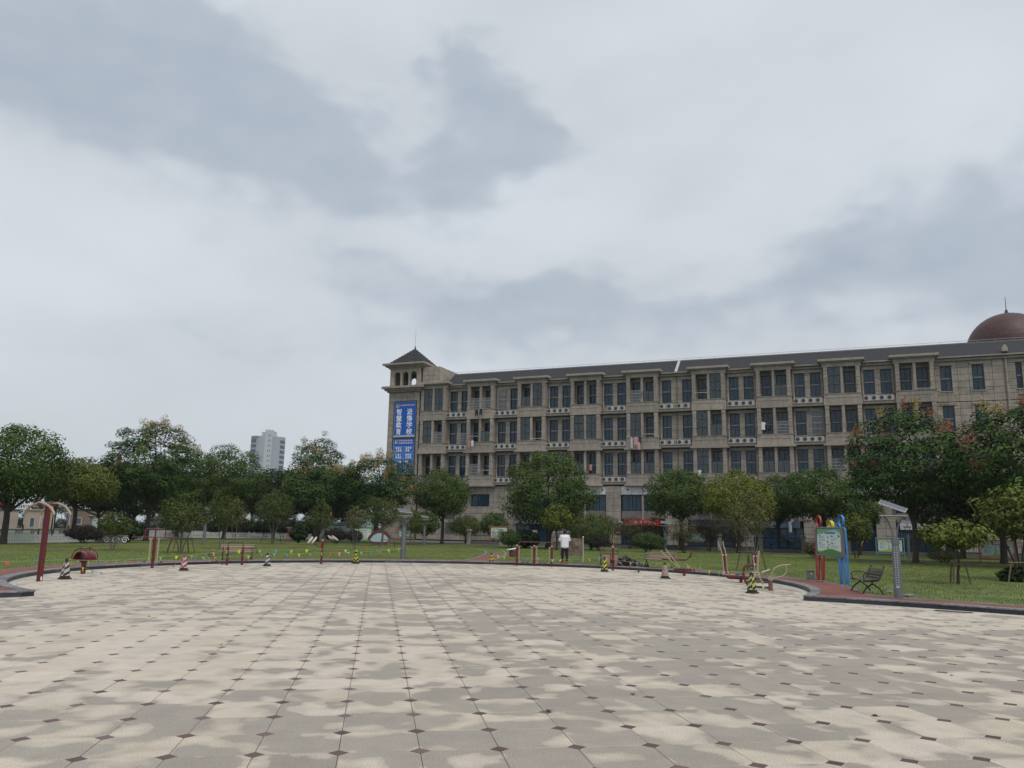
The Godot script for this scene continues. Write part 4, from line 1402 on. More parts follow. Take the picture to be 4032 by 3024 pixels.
		tree("thin_tree", q[6], q[0], q[1], q[2], q[3], q[4], "russet", q[5], 5, 0, "thin trees before the iron fence", 0.05)
	tree("multi_stem_tree", "bushy many-stemmed tree behind the single-post walker", -11.8, -52.3, 2.9, 1.1, 3.6, "young", 36, 5, 0, "", 0.05)
	tree("young_tree", "leafy young tree beside the bushy many-stemmed one", -11.2, -62.0, 2.3, 1.6, 4.2, "young", 37, 2, 0, "", 0.05)
	tree("young_tree", "short leafy sapling behind the red barrel trainer", -16.7, -55.6, 1.9, 1.0, 2.6, "young", 38, 4, 0, "", 0.03)
	tree("young_tree", "slim young tree with bare stems in front of the fan-shaped board", -1.8, -66.3, 1.7, 1.5, 3.6, "sparse", 39, 3, 0, "", 0.035)
	tree("young_tree", "slim tree by the red gate posts", -5.4, -79.0, 2.3, 1.2, 4.3, "young", 40, 1, 0, "", 0.06)
	tree("young_tree", "spreading young tree propped on a timber frame", -10.1, -82.4, 3.6, 1.8, 5.2, "young", 41, 3, 0, "", 0.06)
	tree("young_tree", "leaning white-stemmed sapling near the left solar lamp", -13.4, -80.0, 2.0, 1.4, 4.4, "sparse", 42, 2, 0, "", 0.05)
	tree("small_tree", "small tree behind the second solar lamp", 3.4, -86.0, 2.6, 1.0, 3.9, "young", 43, 1, 0, "", 0.06)
	tree("small_tree", "small tree beside the medium round camphor", 5.2, -92.0, 3.2, 0.9, 3.8, "camphor", 44, 1, 0, "", 0.07)
	tree("small_tree", "small olive tree at the foot of the lower camphor", 40.0, -63.5, 2.6, 1.2, 3.8, "olive", 45, 2, 0, "", 0.05)
	# far belt that closes the view between the trunks
	var belt := [[-52, -112, 4.6], [-44, -120, 4.4], [-36, -128, 1.6], [-29, -130, 1.2], [-22, -132, 2.2], [-15, -134, 2.2], [-8, -134, 2.2], [-48, -96, 4.6]]
	for k in belt.size():
		tree("belt_tree", "dark tree in the belt behind the white fence", belt[k][0], belt[k][1], 9.5, belt[k][2], 9.0 + (k % 3), "dark", 60 + k, 1, 0, "tree belt behind the fence")
	for k in 9:
		var az := deg_to_rad(-30.0 + k * 3.6)
		tree("belt_tree", "dark tree in the distant belt beyond the low houses", sin(az) * 262.0, -cos(az) * 262.0, 20.0, -5.0, 9.5 + (k * 7 % 4), "dark", 140 + k, 1, 0, "distant tree belt")
	var right := [[52, -66], [58, -60], [55, -48], [60, -52]]
	for k in right.size():
		tree("belt_tree", "dark tree in the belt beyond the lawn near the building's far end", right[k][0], right[k][1], 8.5, 1.6, 8.5, "dark", 80 + k, 1, 0, "tree belt by the far end")
	shrub("ball_shrub", "large clipped green ball shrub behind the bench", 24.3, -71.4, 2.95, 1.75, "ball", 101)
	shrub("ball_shrub", "clipped green ball shrub beside the red branch path", 12.6, -77.4, 2.1, 1.75, "ball", 102)
	shrub("ball_shrub", "dark ball shrub touching the green one by the branch path", 14.3, -78.6, 2.0, 1.75, "dark", 103)
	shrub("ball_shrub", "dark shrub at the foot of the largest round camphor", 15.6, -81.5, 1.4, 1.4, "purple", 104)
	shrub("ball_shrub", "dark purple shrub behind the brown notice board", 20.0, -72.0, 1.9, 1.35, "purple", 105)
	shrub("ball_shrub", "purple-leaved ball shrub before the white fence", -24.4, -73.5, 2.7, 1.55, "purple", 106)
	shrub("ball_shrub", "dark green ball shrub before the white fence", -22.5, -78.7, 2.6, 1.9, "dark", 107)
	shrub("ball_shrub", "dark purple ball shrub behind the disc trainer", -4.4, -88.5, 2.3, 1.6, "purple", 108)
	shrub("ball_shrub", "dark ball shrub beside the teal board", -2.4, -86.5, 1.7, 1.5, "purple", 109)
	shrub("ball_shrub", "small russet ball shrub before the iron fence", 36.2, -63.5, 1.75, 1.2, "russet", 110)
	shrub("ball_shrub", "grey-green shrub behind the mop-headed tree", 41.0, -54.0, 2.2, 1.0, "sparse", 111)
	shrub("ball_shrub", "conical dark shrub by the red gate posts", -8.2, -88.0, 1.6, 2.1, "dark", 112)
	shrub("low_bush", "low dark bush beside the stake rail", 27.3, -31.6, 0.9, 0.5, "dark", 113)
	for k in 5:
		shrub("hedge", "dark clipped hedge block behind the far end of the white fence", -21.5 + k * 3.0, -117.5 - k * 0.4, 3.6, 2.6, "dark", 120 + k, "hedge behind the fence")
	props("three wooden stakes round the mop-headed tree", 23.1, -29.7, 0.36, 0.85, 3)
	props("two stakes and a rail beside the leafy young tree", 27.4, -31.2, 0.75, 0.9, 2, 0.7)
	props("timber frame round the propped young tree", -10.1, -82.4, 1.2, 1.1, 4)
	props("low timber rail frame round the thin sapling", 18.7, -38.9, 0.62, 1.0, 4, 0.3)
	props("timber rail frame round the bushy many-stemmed tree", -11.8, -52.4, 0.75, 0.95, 4, 0.2)
	props("timber rail frame in front of the fan-shaped board", 1.2, -72.5, 0.95, 0.8, 4, 0.2)
# ---------------------------------------------------------------- outdoor gym and street furniture
func P(x: float, y: float, z: float) -> Vector3:
	return Vector3(x, y, z)
func tubes(called: String, parent: Node, m: Material, pts: Array, r: float, sides := 10) -> MeshInstance3D:
	var mb := MB.new()
	mb.tube(round_path(pts), r, sides)
	return obj(called, mb, m, parent)
# corners of a bent pipe rounded off
func round_path(pts: Array, rad := 0.09) -> Array:
	if pts.size() < 3:
		return pts
	var out := [pts[0]]
	for k in range(1, pts.size() - 1):
		var a: Vector3 = pts[k - 1]
		var b: Vector3 = pts[k]
		var c: Vector3 = pts[k + 1]
		var r := minf(rad, minf((a - b).length(), (c - b).length()) * 0.45)
		var p := b + (a - b).normalized() * r
		var q := b + (c - b).normalized() * r
		for e in 5:
			var t := e / 4.0
			out.append(p.lerp(b, t).lerp(b.lerp(q, t), t))
	out.append(pts[-1])
	return out
func post(parent: Node, x: float, z: float, h: float, r := 0.057, ball := true, m: Material = null) -> void:
	var mb := MB.new()
	mb.tube([P(x, 0, z), P(x, h, z)], r, 14)
	var o := obj("post", mb, m if m else M.red, parent)
	var b := MB.new()
	b.lathe([Vector2(r * 1.25, 0), Vector2(r * 1.25, 0.012), Vector2(r, 0.012)], 14, Transform3D(Basis.IDENTITY, P(x, 0.002, z)))
	obj("foot_collar", b, M.red_worn, o)
	if ball:
		var c := MB.new()
		var pr := []
		for k in 7:
			var a := PI / 2 * k / 6.0
			pr.append(Vector2(r * 1.08 * cos(a), r * 1.08 * sin(a)))
		c.lathe([Vector2(r * 1.08, -0.03)] + pr, 12, Transform3D(Basis.IDENTITY, P(x, h, z)))
		obj("cap", c, M.cap, o)
func cone(x: float, z: float, h: float, style: String, label: String, turn: float) -> void:
	var t := thing("traffic_cone", label, "traffic cone", P(x, 0, z), turn, "traffic cones round the plaza")
	var b := MB.new()
	b.cbox(P(0, 0.025, 0), P(0.34, 0.05, 0.34), 0.02)
	b.cbox(P(0, 0.085, 0), P(0.25, 0.09, 0.25), 0.02)
	obj("base", b, M.rubber, t)
	# square tapering body, a ring of faces with slanted bands
	var body := MB.new()
	var top := h - 0.10
	var rows := 30
	var cols := 32
	var pts := func(u: float, y: float) -> Vector3:
		var s := lerpf(0.125, 0.05, (y - 0.11) / (h - 0.11))
		var a := u * TAU
		var k := s / maxf(absf(cos(a)), absf(sin(a)))
		k = lerpf(k, s * 1.12, 0.45)
		return Vector3(cos(a) * k, y, sin(a) * k)
	var cA: Color = {"bw": Color(0.60, 0.60, 0.57), "rw": Color(0.62, 0.60, 0.57), "yb": Color(0.62, 0.60, 0.03), "fade": Color(0.50, 0.44, 0.40), "lime": Color(0.55, 0.58, 0.16)}[style]
	var cB: Color = {"bw": Color(0.02, 0.022, 0.03), "rw": Color(0.42, 0.035, 0.03), "yb": Color(0.02, 0.02, 0.02), "fade": Color(0.42, 0.28, 0.24), "lime": Color(0.02, 0.02, 0.022)}[style]
	for r in rows:
		for c in cols:
			var y0 := lerpf(0.11, top, r / float(rows))
			var y1 := lerpf(0.11, top, (r + 1) / float(rows))
			var u0 := c / float(cols)
			var u1 := (c + 1) / float(cols)
			# bands slant across each of the four faces
			var across := fposmod((u0 + u1) * 0.5 + 0.125, 0.25) * 4.0
			var band := fposmod((y0 + y1) * 0.5 / 0.20 + across * 0.55, 1.0)
			body.col = cB if band < 0.45 else cA
			if style == "fade" and band >= 0.45 and (r * 7 + c * 13) % 11 < 3:
				body.col = Color(0.45, 0.36, 0.32)
			body.quad(pts.call(u0, y0), pts.call(u0, y1), pts.call(u1, y1), pts.call(u1, y0))
	obj("striped_body", body, M.cone, t)
	var cp := MB.new()
	cp.lathe([Vector2(0.066, top), Vector2(0.058, h - 0.03), Vector2(0.03, h), Vector2(0.0, h)], 14)
	obj("cap", cp, M.rubber if style != "rw" else M.red_worn, t)
func bench(x: float, z: float, turn: float, label: String, dark := false, y := 0.125) -> void:
	var t := thing("park_bench", label, "bench", P(x, y, z), turn, "slatted park benches")
	var L := 1.62
	rng.seed = int(x * 100)
	for k in 4:
		var mb := MB.new()
		mb.cbox(P(0, 0.43 + 0.006 * k, 0.20 - k * 0.115), P(L, 0.032, 0.092), 0.008)
		obj("seat_slat", mb, M["%s%d" % ["dark_wood" if dark else "wood", rng.randi() % 3]], t)
	for k in 4:
		var mb := MB.new()
		mb.cbox(P(0, 0.50 + k * 0.088, -0.225 - k * 0.035), P(L, 0.074, 0.03), 0.008, Basis(Vector3.RIGHT, -0.36))
		obj("back_slat", mb, M["%s%d" % ["dark_wood" if dark else "wood", rng.randi() % 3]], t)
	for s in [-1, 1]:
		var sx: float = s * (L * 0.5 - 0.10)
		tubes("iron_leg", t, M.iron, [P(sx, 0, 0.30), P(sx, 0.16, 0.22), P(sx, 0.31, 0.02), P(sx, 0.31, -0.04), P(sx, 0.16, -0.24), P(sx, 0, -0.32)], 0.024)
		tubes("side_frame", t, M.iron, [P(sx, 0.40, 0.27), P(sx, 0.405, -0.05), P(sx, 0.42, -0.20), P(sx, 0.62, -0.285), P(sx, 0.86, -0.385)], 0.024)
		tubes("armrest", t, M.iron, [P(sx, 0.42, 0.22), P(sx, 0.56, 0.27), P(sx, 0.66, 0.18), P(sx, 0.66, 0.0), P(sx, 0.60, -0.27)], 0.017)
		tubes("brace", t, M.iron, [P(sx, 0.31, 0.0), P(sx, 0.42, 0.0)], 0.022)
func solar_lamp(x: float, z: float, h: float, turn: float, label: String, dots: bool) -> void:
	var t := thing("solar_lamp", label, "street lamp", P(x, 0.10, z), turn, "solar lamps round the lawn")
	var k := h / 2.9
	var mb := MB.new()
	mb.lathe([Vector2(0.19, 0.0), Vector2(0.19, 0.02), Vector2(0.165, 0.03), Vector2(0.14, 1.62 * k), Vector2(0.15, 1.63 * k), Vector2(0.15, 1.82 * k), Vector2(0.09, 1.84 * k), Vector2(0.0, 1.84 * k)], 4, Transform3D(Basis(Vector3.UP, PI / 4), Vector3.ZERO))
	obj("pole", mb, M.steel, t)
	if dots:
		for c in 2:
			for r in 16:
				var d := MB.new()
				d.cbox(P(-0.035 + 0.07 * c, 0.42 + r * 0.072, 0.114 - r * 0.00075), P(0.024, 0.026, 0.014), 0.005)
				obj("light_stud", d, M.stud, t)
		var pl := MB.new()
		pl.lathe([Vector2(0.05, 0), Vector2(0.05, 0.006), Vector2(0, 0.006)], 16, Transform3D(Basis(Vector3.RIGHT, PI / 2).scaled(Vector3(1, 0.6, 1)), P(0, 0.36, 0.116)))
		obj("name_plate", pl, M.stud, t)
	for a in 4:
		var d := Vector3(cos(a * PI / 2 + PI / 4), 0, sin(a * PI / 2 + PI / 4))
		tubes("fork_arm", t, M.steel, [d * 0.07 + P(0, 1.80 * k, 0), d * 0.10 + P(0, 2.02 * k, 0), d * 0.22 + P(0, 2.30 * k, 0), d * 0.37 + P(0, 2.46 * k, 0)], 0.022)
	var pt := MB.new()
	pt.cbox(P(0, 2.48 * k, 0), P(0.74, 0.03, 0.74), 0.008)
	obj("top_plate", pt, M.steel_light, t)
	var ds := MB.new()
	ds.lathe([Vector2(0.0, 2.36 * k), Vector2(0.12, 2.38 * k), Vector2(0.24, 2.455 * k), Vector2(0.0, 2.455 * k)], 20)
	obj("lamp_dish", ds, M.dish, t)
	tubes("panel_stem", t, M.steel, [P(0, 2.49 * k, 0), P(0, 2.74 * k, 0)], 0.04)
	var bs := Basis(Vector3.FORWARD, 0.36 if dots else 0.10) * Basis(Vector3.RIGHT, 0.26 if dots else 0.42)
	var fr := MB.new()
	fr.cbox(P(0, 2.78 * k, 0), P(0.78, 0.04, 0.50), 0.008, bs)
	var f := obj("solar_panel", fr, M.steel_light, t)
	for a in 6:
		for b in 4:
			var ce := MB.new()
			ce.box(P(0, 2.78 * k, 0) + bs * P(-0.31 + a * 0.124, 0.022, -0.17 + b * 0.113), P(0.118, 0.006, 0.107), bs)
			obj("cell", ce, M.cell, f)
func board(called: String, label: String, x: float, z: float, turn: float, w: float, h: float, y0: float, fc: Color, art: int, tilt := 0.0) -> void:
	var t := thing(called, label, "notice board", P(x, 0.12, z), turn, "notice boards round the lawn")
	var fm := MB.new()
	fm.col = fc
	for s in [-1, 1]:
		fm.cbox(P(s * (w * 0.5 + 0.16), (y0 + h) * 0.5 + 0.1, 0), P(0.09, y0 + h + 0.2, 0.08), 0.01)
	fm.cbox(P(0, y0 + h + 0.14, 0), P(w + 0.4, 0.1, 0.1), 0.01)
	fm.cbox(P(0, y0 - 0.14, 0), P(w + 0.4, 0.1, 0.09), 0.01)
	obj("frame", fm, M.painted, t)
	var pn := MB.new()
	pn.quad(P(-w / 2, y0, 0.03), P(w / 2, y0, 0.03), P(w / 2, y0 + h, 0.03), P(-w / 2, y0 + h, 0.03))
	obj("poster", pn, M["art%d" % art], t)
	var bk := MB.new()
	bk.cbox(P(0, y0 + h / 2, 0), P(w + 0.06, h + 0.06, 0.05), 0.01)
	obj("backing", bk, M.steel, t)
func poster(sd: int, top: Color, bottom: Color) -> ImageTexture:
	var im := Image.create(192, 144, false, Image.FORMAT_RGB8)
	rng.seed = sd
	for y in 144:
		for x in 192:
			var c := top.lerp(Color(0.80, 0.86, 0.85), clampf(y / 40.0, 0, 1))
			if y > 122 + 8 * sin(x * 0.035 + 1.0):
				c = bottom
			elif y > 117 + 8 * sin(x * 0.035 + 1.0):
				c = Color(0.78, 0.82, 0.50)
			if y < 34 - x * 0.25 or (x > 150 and y < (x - 150) * 0.8):
				c = bottom.lightened(0.25)
			im.set_pixel(x, y, c)
	for k in 9:
		im.fill_rect(Rect2i(66 + k * 9, 18, 7, 9), Color(0.12, 0.20, 0.24))
	im.fill_rect(Rect2i(36, 16, 9, 12), Color(0.75, 0.35, 0.25))
	for col in 2:
		for r in 9:
			if r == 4:
				continue
			im.fill_rect(Rect2i(14 + col * 96, 42 + r * 8, 28 + rng.randi() % 34, 2), Color(0.35, 0.42, 0.44))
		for r in 2:
			im.fill_rect(Rect2i(14 + col * 96, 38 + r * 40, 16, 4), Color(0.15, 0.2, 0.22))
	for q in [[82, 40, Color(0.72, 0.60, 0.25)], [80, 66, Color(0.5, 0.5, 0.5)], [88, 84, Color(0.55, 0.6, 0.55)], [78, 100, Color(0.45, 0.6, 0.35)], [168, 34, Color(0.15, 0.18, 0.2)]]:
		im.fill_rect(Rect2i(q[0], q[1], 9, 11), q[2])
		im.fill_rect(Rect2i(q[0] + 3, q[1] + 5, 9, 8), q[2].darkened(0.3))
	return ImageTexture.create_from_image(im)
func band_loop(mb: MB, pts: Array, wd: float, th: float) -> void:
	# flat steel strip bent along pts (in the xy plane), wd deep in z
	for k in pts.size() - 1:
		var a: Vector3 = pts[k]
		var b: Vector3 = pts[k + 1]
		var d := (b - a)
		mb.box((a + b) * 0.5, Vector3(d.length() + th * 0.6, th, wd), Basis(Vector3.BACK, atan2(d.y, d.x)))
func ring_board() -> void:
	var t := thing("ring_topped_board", "illustrated notice board held by red, yellow and blue ring-headed figures", "notice board", P(17.5, 0.12, -29.47), deg_to_rad(-90))
	var pn := MB.new()
	pn.quad(P(-0.86, 1.10, 0.07), P(0.86, 1.10, 0.07), P(0.86, 2.06, 0.07), P(-0.86, 2.06, 0.07))
	obj("poster", pn, M.art0, t)
	var bk := MB.new()
	bk.cbox(P(0, 1.58, 0.02), P(1.78, 1.02, 0.08), 0.01)
	obj("backing", bk, M.steel, t)
	var fr := MB.new()
	for s in [-1, 1]:
		fr.cbox(P(s * 0.90, 1.58, 0.04), P(0.07, 1.12, 0.13), 0.01)
		fr.cbox(P(0, 1.58 + s * 0.53, 0.04), P(1.73, 0.06, 0.13), 0.01)
	obj("frame", fr, M.frame_grey, t)
	for q in [[-0.82, Color(0.30, 0.035, 0.04), "red_figure", 1.0], [0.80, Color(0.05, 0.19, 0.50), "blue_figure", -1.0]]:
		var mb := MB.new()
		mb.col = q[1]
		var x: float = q[0]
		var s: float = q[3]
		var ring := []
		for k in 25:
			var a := TAU * k / 24.0
			ring.append(P(x + 0.17 * cos(a), 2.36 + 0.225 * sin(a), 0))
		band_loop(mb, ring, 0.09, 0.04)
		# shoulders, arm down the outside, two legs
		var arm := []
		for k in 7:
			var a := PI / 2 * k / 6.0
			arm.append(P(x - s * (0.10 + 0.16 * sin(a)), 2.12 - 0.16 * (1.0 - cos(a)), 0))
		band_loop(mb, [P(x + s * 0.25, 2.12, 0), arm[0]] + arm + [P(x - s * 0.30, 1.2, 0), P(x - s * 0.29, 0.2, 0)], 0.065, 0.038)
		band_loop(mb, [P(x - s * 0.29, 0.2, 0), P(x - s * 0.26, 0.05, 0), P(x - s * 0.16, 0.05, 0), P(x - s * 0.06, 0.95, 0), P(x + s * 0.02, 1.02, 0), P(x + s * 0.09, 0.92, 0), P(x + s * 0.12, 0.08, 0), P(x + s * 0.20, 0.06, 0), P(x + s * 0.30, 1.08, 0)], 0.065, 0.038)
		mb.box(P(x - s * 0.22, 0.0, 0), P(0.14, 0.10, 0.15))
		mb.box(P(x + s * 0.16, 0.0, 0), P(0.14, 0.10, 0.15))
		obj(q[2], mb, M.painted, t)
	var yl := MB.new()
	yl.col = Color(0.60, 0.46, 0.02)
	var ring := []
	for k in 25:
		var a := TAU * k / 24.0
		ring.append(P(-0.12 + 0.16 * cos(a), 2.20 + 0.17 * sin(a), -0.10))
	band_loop(yl, ring, 0.13, 0.05)
	obj("yellow_figure", yl, M.painted, t)
func pedal(t: Node, p: Vector3, m: Material = null) -> void:
	var mb := MB.new()
	mb.cbox(p, P(0.13, 0.03, 0.32), 0.008)
	obj("pedal", mb, m if m else M.rubber, t)
func build_gym() -> void:
	var g := "outdoor gym machines along the kerb"
	# overhead pulley
	var t := thing("overhead_pulley", "tall red post with curved beige arms and hanging pull cords", "gym machine", P(-10.67, 0, -28.56), deg_to_rad(60), g)
	var mb := MB.new()
	mb.cbox(P(0, 1.2, 0), P(0.14, 2.4, 0.14), 0.012)
	obj("post", mb, M.red, t)
	mb = MB.new()
	mb.cbox(P(0, 2.44, 0), P(0.70, 0.09, 0.16), 0.012)
	obj("head_beam", mb, M.red, t)
	mb = MB.new()
	mb.box(P(0, 0.09, 0.073), P(0.06, 0.12, 0.004))
	obj("sticker", mb, M.white_paint, t)
	for s in [-1, 1]:
		tubes("arm", t, M.beige, [P(s * 0.30, 2.12, -0.66), P(s * 0.30, 2.20, -0.62), P(s * 0.30, 2.38, -0.42), P(s * 0.30, 2.49, -0.05), P(s * 0.30, 2.49, 0.05), P(s * 0.30, 2.38, 0.42), P(s * 0.30, 2.20, 0.62), P(s * 0.30, 2.12, 0.66)], 0.042)
		for e in [-1, 1]:
			var low: float = 1.78 if s * e > 0 else 1.66
			tubes("pull_cord", t, M.white_paint, [P(s * 0.30, 2.12, e * 0.66), P(s * 0.29, low, e * 0.66)], 0.005, 6)
			tubes("grip", t, M.rubber, [P(s * 0.29, low, e * 0.65), P(s * 0.29, low - 0.2, e * 0.655)], 0.022, 8)
	# barrel back stretcher
	t = thing("barrel_back_stretcher", "red half-barrel back stretcher with two hoop handles", "gym machine", P(-10.81, 0, -32.89), deg_to_rad(-22), g)
	mb = MB.new()
	mb.cbox(P(0, 0.25, 0), P(0.13, 0.5, 0.13), 0.012)
	obj("post", mb, M.red, t)
	mb = MB.new()
	mb.prism(PackedVector2Array([Vector2(-0.2, 0.50), Vector2(0.2, 0.50), Vector2(0.07, 0.38), Vector2(-0.07, 0.38)]), -0.06, 0.06)
	mb.cbox(P(0, 0.515, 0), P(0.66, 0.03, 0.50), 0.008)
	obj("bracket", mb, M.red, t)
	mb = MB.new()
	var arc := PackedVector2Array()
	for k in 15:
		var a := PI * k / 14.0
		arc.append(Vector2(0.27 * cos(a), 0.53 + 0.29 * sin(a)))
	for k in 15:
		var a := PI * (14 - k) / 14.0
		arc.append(Vector2(0.245 * cos(a), 0.53 + 0.265 * sin(a)))
	mb.prism(arc, -0.28, 0.28)
	obj("barrel", mb, M.red_gloss, t)
	for s in [-1, 1]:
		var hoop := []
		for k in 17:
			var a := PI * k / 16.0
			hoop.append(P(0.38 * cos(a), 0.56 + 0.38 * sin(a), s * 0.22))
		hoop.push_front(P(0.30, 0.51, s * 0.22))
		hoop.append(P(-0.30, 0.51, s * 0.22))
		tubes("hoop_handle", t, M.red, hoop, 0.02)
		tubes("hoop_stay", t, M.red, [P(0, 0.80, s * 0.22), P(0, 0.96, s * 0.22)], 0.016)
	# single-post air walker
	t = thing("single_post_walker", "red single-post walker with a looped top bar and two beige swing boards", "gym machine", P(-9.55, 0, -37.46), deg_to_rad(14), g)
	post(t, 0, 0, 1.32, 0.062, false)
	tubes("crossbar", t, M.red, [P(-0.92, 1.30, 0), P(0.92, 1.30, 0)], 0.022)
	tubes("handle_loop", t, M.red, [P(-0.40, 1.31, 0), P(-0.40, 1.66, 0), P(0.40, 1.66, 0), P(0.40, 1.31, 0)], 0.026)
	tubes("handle_stem", t, M.red, [P(0, 1.3, 0), P(0, 1.66, 0)], 0.026)
	for s in [-1, 1]:
		mb = MB.new()
		mb.cbox(P(s * 0.16, 0.76, 0.04), P(0.07, 1.04, 0.12), 0.012)
		obj("swing_board", mb, M.beige, t)
		pedal(t, P(s * 0.34, 0.26, 0.0))
		tubes("pedal_arm", t, M.beige, [P(s * 0.16, 0.27, 0.03), P(s * 0.34, 0.24, 0.03)], 0.02)
	# dip bars
	t = thing("dip_bars", "pair of red posts with rounded side loops in front of the far bench", "gym machine", P(-6.755, 0, -41.11), deg_to_rad(15), g)
	for s in [-1, 1]:
		post(t, s * 0.345, 0, 0.84, 0.06, false)
	tubes("top_loop", t, M.brown_pipe, [P(-0.345, 0.84, 0), P(-0.345, 1.08, 0), P(0.345, 1.08, 0), P(0.345, 0.84, 0)], 0.024)
	tubes("side_loop", t, M.brown_pipe, [P(-0.345, 0.64, 0), P(-1.18, 0.62, 0), P(-1.18, 0.44, 0), P(-0.50, 0.0, 0)], 0.024)
	tubes("side_loop", t, M.brown_pipe, [P(0.345, 0.78, 0), P(1.02, 0.78, -0.2), P(1.06, 0.58, -0.2), P(0.42, 0.15, 0)], 0.024)
	# disc trainer
	t = thing("disc_trainer", "red post carrying four tilted pale discs", "gym machine", P(-2.82, 0, -43.41), deg_to_rad(4), g)
	post(t, 0, 0, 1.18, 0.062)
	for s in [-1, 1]:
		for e in [-1, 1]:
			var tip := P(s * 0.52 + e * 0.10, 1.20 + 0.12 * (1 if s > 0 else 0), e * 0.14)
			tubes("arm", t, M.brown_pipe, [P(s * 0.05, 0.86 if s < 0 else 1.05, 0), P(s * 0.26, 0.88 if s < 0 else 1.08, e * 0.10), tip], 0.024)
			mb = MB.new()
			mb.lathe([Vector2(0.0, -0.012), Vector2(0.20, -0.012), Vector2(0.215, 0.0), Vector2(0.20, 0.02), Vector2(0.0, 0.035)], 24, Transform3D(Basis(Vector3.BACK, 0.95 if s < 0 else -0.62) * Basis(Vector3.RIGHT, 0.22), tip))
			obj("disc", mb, M.cream if s < 0 else M.beige, t)
	# three-post air walker
	t = thing("triple_post_walker", "three red posts joined by a top rail with beige swing legs", "gym machine", P(8.45, 0, -43.72), deg_to_rad(-27.6), g)
	for s in [-1, 0, 1]:
		post(t, s * 0.99, 0, 1.07)
	tubes("top_rail", t, M.brown_pipe, [P(-0.93, 0.86, -0.06), P(-0.93, 1.28, -0.10), P(1.05, 1.28, -0.10), P(1.05, 0.9, -0.06)], 0.026)
	for c in [-0.5, 0.5]:
		for s in [-1, 1]:
			tubes("swing_leg", t, M.beige, [P(c + s * 0.36, 1.02, 0.02), P(c + s * 0.36, 0.28, 0.02), P(c + s * 0.30, 0.17, 0.02), P(c + s * 0.10, 0.15, 0.02)], 0.03)
			pedal(t, P(c + s * 0.14, 0.185, 0.02))
			tubes("pivot", t, M.beige, [P(c + s * 0.45, 1.0, 0.0), P(c + s * 0.33, 1.0, 0.02)], 0.034)
	# lone red post with a small box
	t = thing("counter_post", "lone red post with a cap and a small black counter box", "gym machine", P(11.79, 0, -40.03), 0.4, g)
	post(t, 0, 0, 1.14, 0.058)
	mb = MB.new()
	mb.cbox(P(-0.05, 0.45, 0.03), P(0.2, 0.2, 0.16), 0.015)
	obj("counter_box", mb, M.rubber, t)
	# rowing seat
	t = thing("rowing_trainer", "red rowing seat trainer with two slanting beige levers", "gym machine", P(13.91, 0, -35.78), deg_to_rad(-20), g)
	post(t, 0, 0, 0.22, 0.065, false)
	mb = MB.new()
	mb.cbox(P(0, 0.27, 0), P(0.94, 0.10, 0.10), 0.012)
	obj("base_beam", mb, M.red, t)
	for e in [[-0.25, -0.98, 1.10], [-0.18, -0.76, 1.18]]:
		tubes("lever", t, M.beige, [P(e[0], 0.36, 0.1), P(e[1], e[2] - 0.08, 0.1), P(e[1] - 0.05, e[2], 0.1)], 0.026)
	mb = MB.new()
	mb.lathe([Vector2(0, -0.05), Vector2(0.085, -0.05), Vector2(0.085, 0.05), Vector2(0, 0.05)], 16, Transform3D(Basis(Vector3.RIGHT, PI / 2), P(0.2, 0.40, 0)))
	obj("hub", mb, M.beige, t)
	tubes("seat_tube", t, M.red, [P(-1.0, 0.72, 0), P(-0.1, 0.70, 0), P(0.12, 0.70, 0), P(0.30, 0.92, 0), P(0.34, 1.05, 0)], 0.03)
	tubes("seat_stem", t, M.beige, [P(0.2, 0.42, 0), P(-0.06, 0.70, 0)], 0.03)
	mb = MB.new()
	mb.cbox(P(0.34, 1.0, 0), P(0.06, 0.36, 0.26), 0.02, Basis(Vector3.BACK, -0.15))
	obj("backrest", mb, M.brown_pipe, t)
	mb = MB.new()
	mb.cbox(P(-0.05, 0.73, 0), P(0.34, 0.05, 0.28), 0.02)
	obj("seat", mb, M.red, t)
	# elliptical walker
	t = thing("elliptical_walker", "red U-framed striding machine with tall bent beige handles", "gym machine", P(14.55, 0, -31.25), deg_to_rad(-52), g)
	post(t, 0, 0, 0.15, 0.065, false)
	tubes("frame", t, M.red, [P(-0.72, 1.14, 0), P(-0.70, 0.50, 0), P(-0.60, 0.17, 0), P(0.56, 0.17, 0), P(0.65, 0.50, 0), P(0.64, 1.14, 0)], 0.055)
	for e in [-1, 1]:
		for s in [-1, 1]:
			var px: float = -0.72 if s < 0 else 0.64
			tubes("pivot", t, M.cream, [P(px, 1.06, e * 0.03), P(px + 0.02, 1.06, e * 0.17)], 0.028)
			tubes("hanger", t, M.beige, [P(px, 1.06, e * 0.15), P(px + 0.06, 0.36, e * 0.15)], 0.028)
			tubes("joint", t, M.cream, [P(px + 0.06, 0.36, e * 0.10), P(px + 0.06, 0.36, e * 0.20)], 0.036)
		tubes("handle", t, M.beige, [P(-0.72, 1.06, e * 0.16), P(-0.75, 1.26, e * 0.17), P(-0.84, 1.44, e * 0.19), P(-0.86, 1.62, e * 0.2)], 0.024)
		mb = MB.new()
		mb.cbox(P(0.0, 0.29, e * 0.15), P(1.50, 0.05, 0.10), 0.01)
		obj("foot_beam", mb, M.beige, t)
		pedal(t, P(-0.02, 0.325, e * 0.15))
	# seated cycle
	t = thing("seated_cycle", "red seated leg trainer with a beige handlebar loop and levers", "gym machine", P(13.27, 0, -27.0), deg_to_rad(-18), g)
	post(t, 0.36, 0, 0.36, 0.075, false, M.red_worn)
	tubes("lower_frame", t, M.red, [P(0.36, 0.06, 0), P(0.30, 0.10, 0), P(-0.38, 0.12, 0), P(-0.52, 0.34, 0), P(-0.56, 0.60, 0), P(-0.50, 0.82, 0), P(-0.18, 0.87, 0)], 0.042)
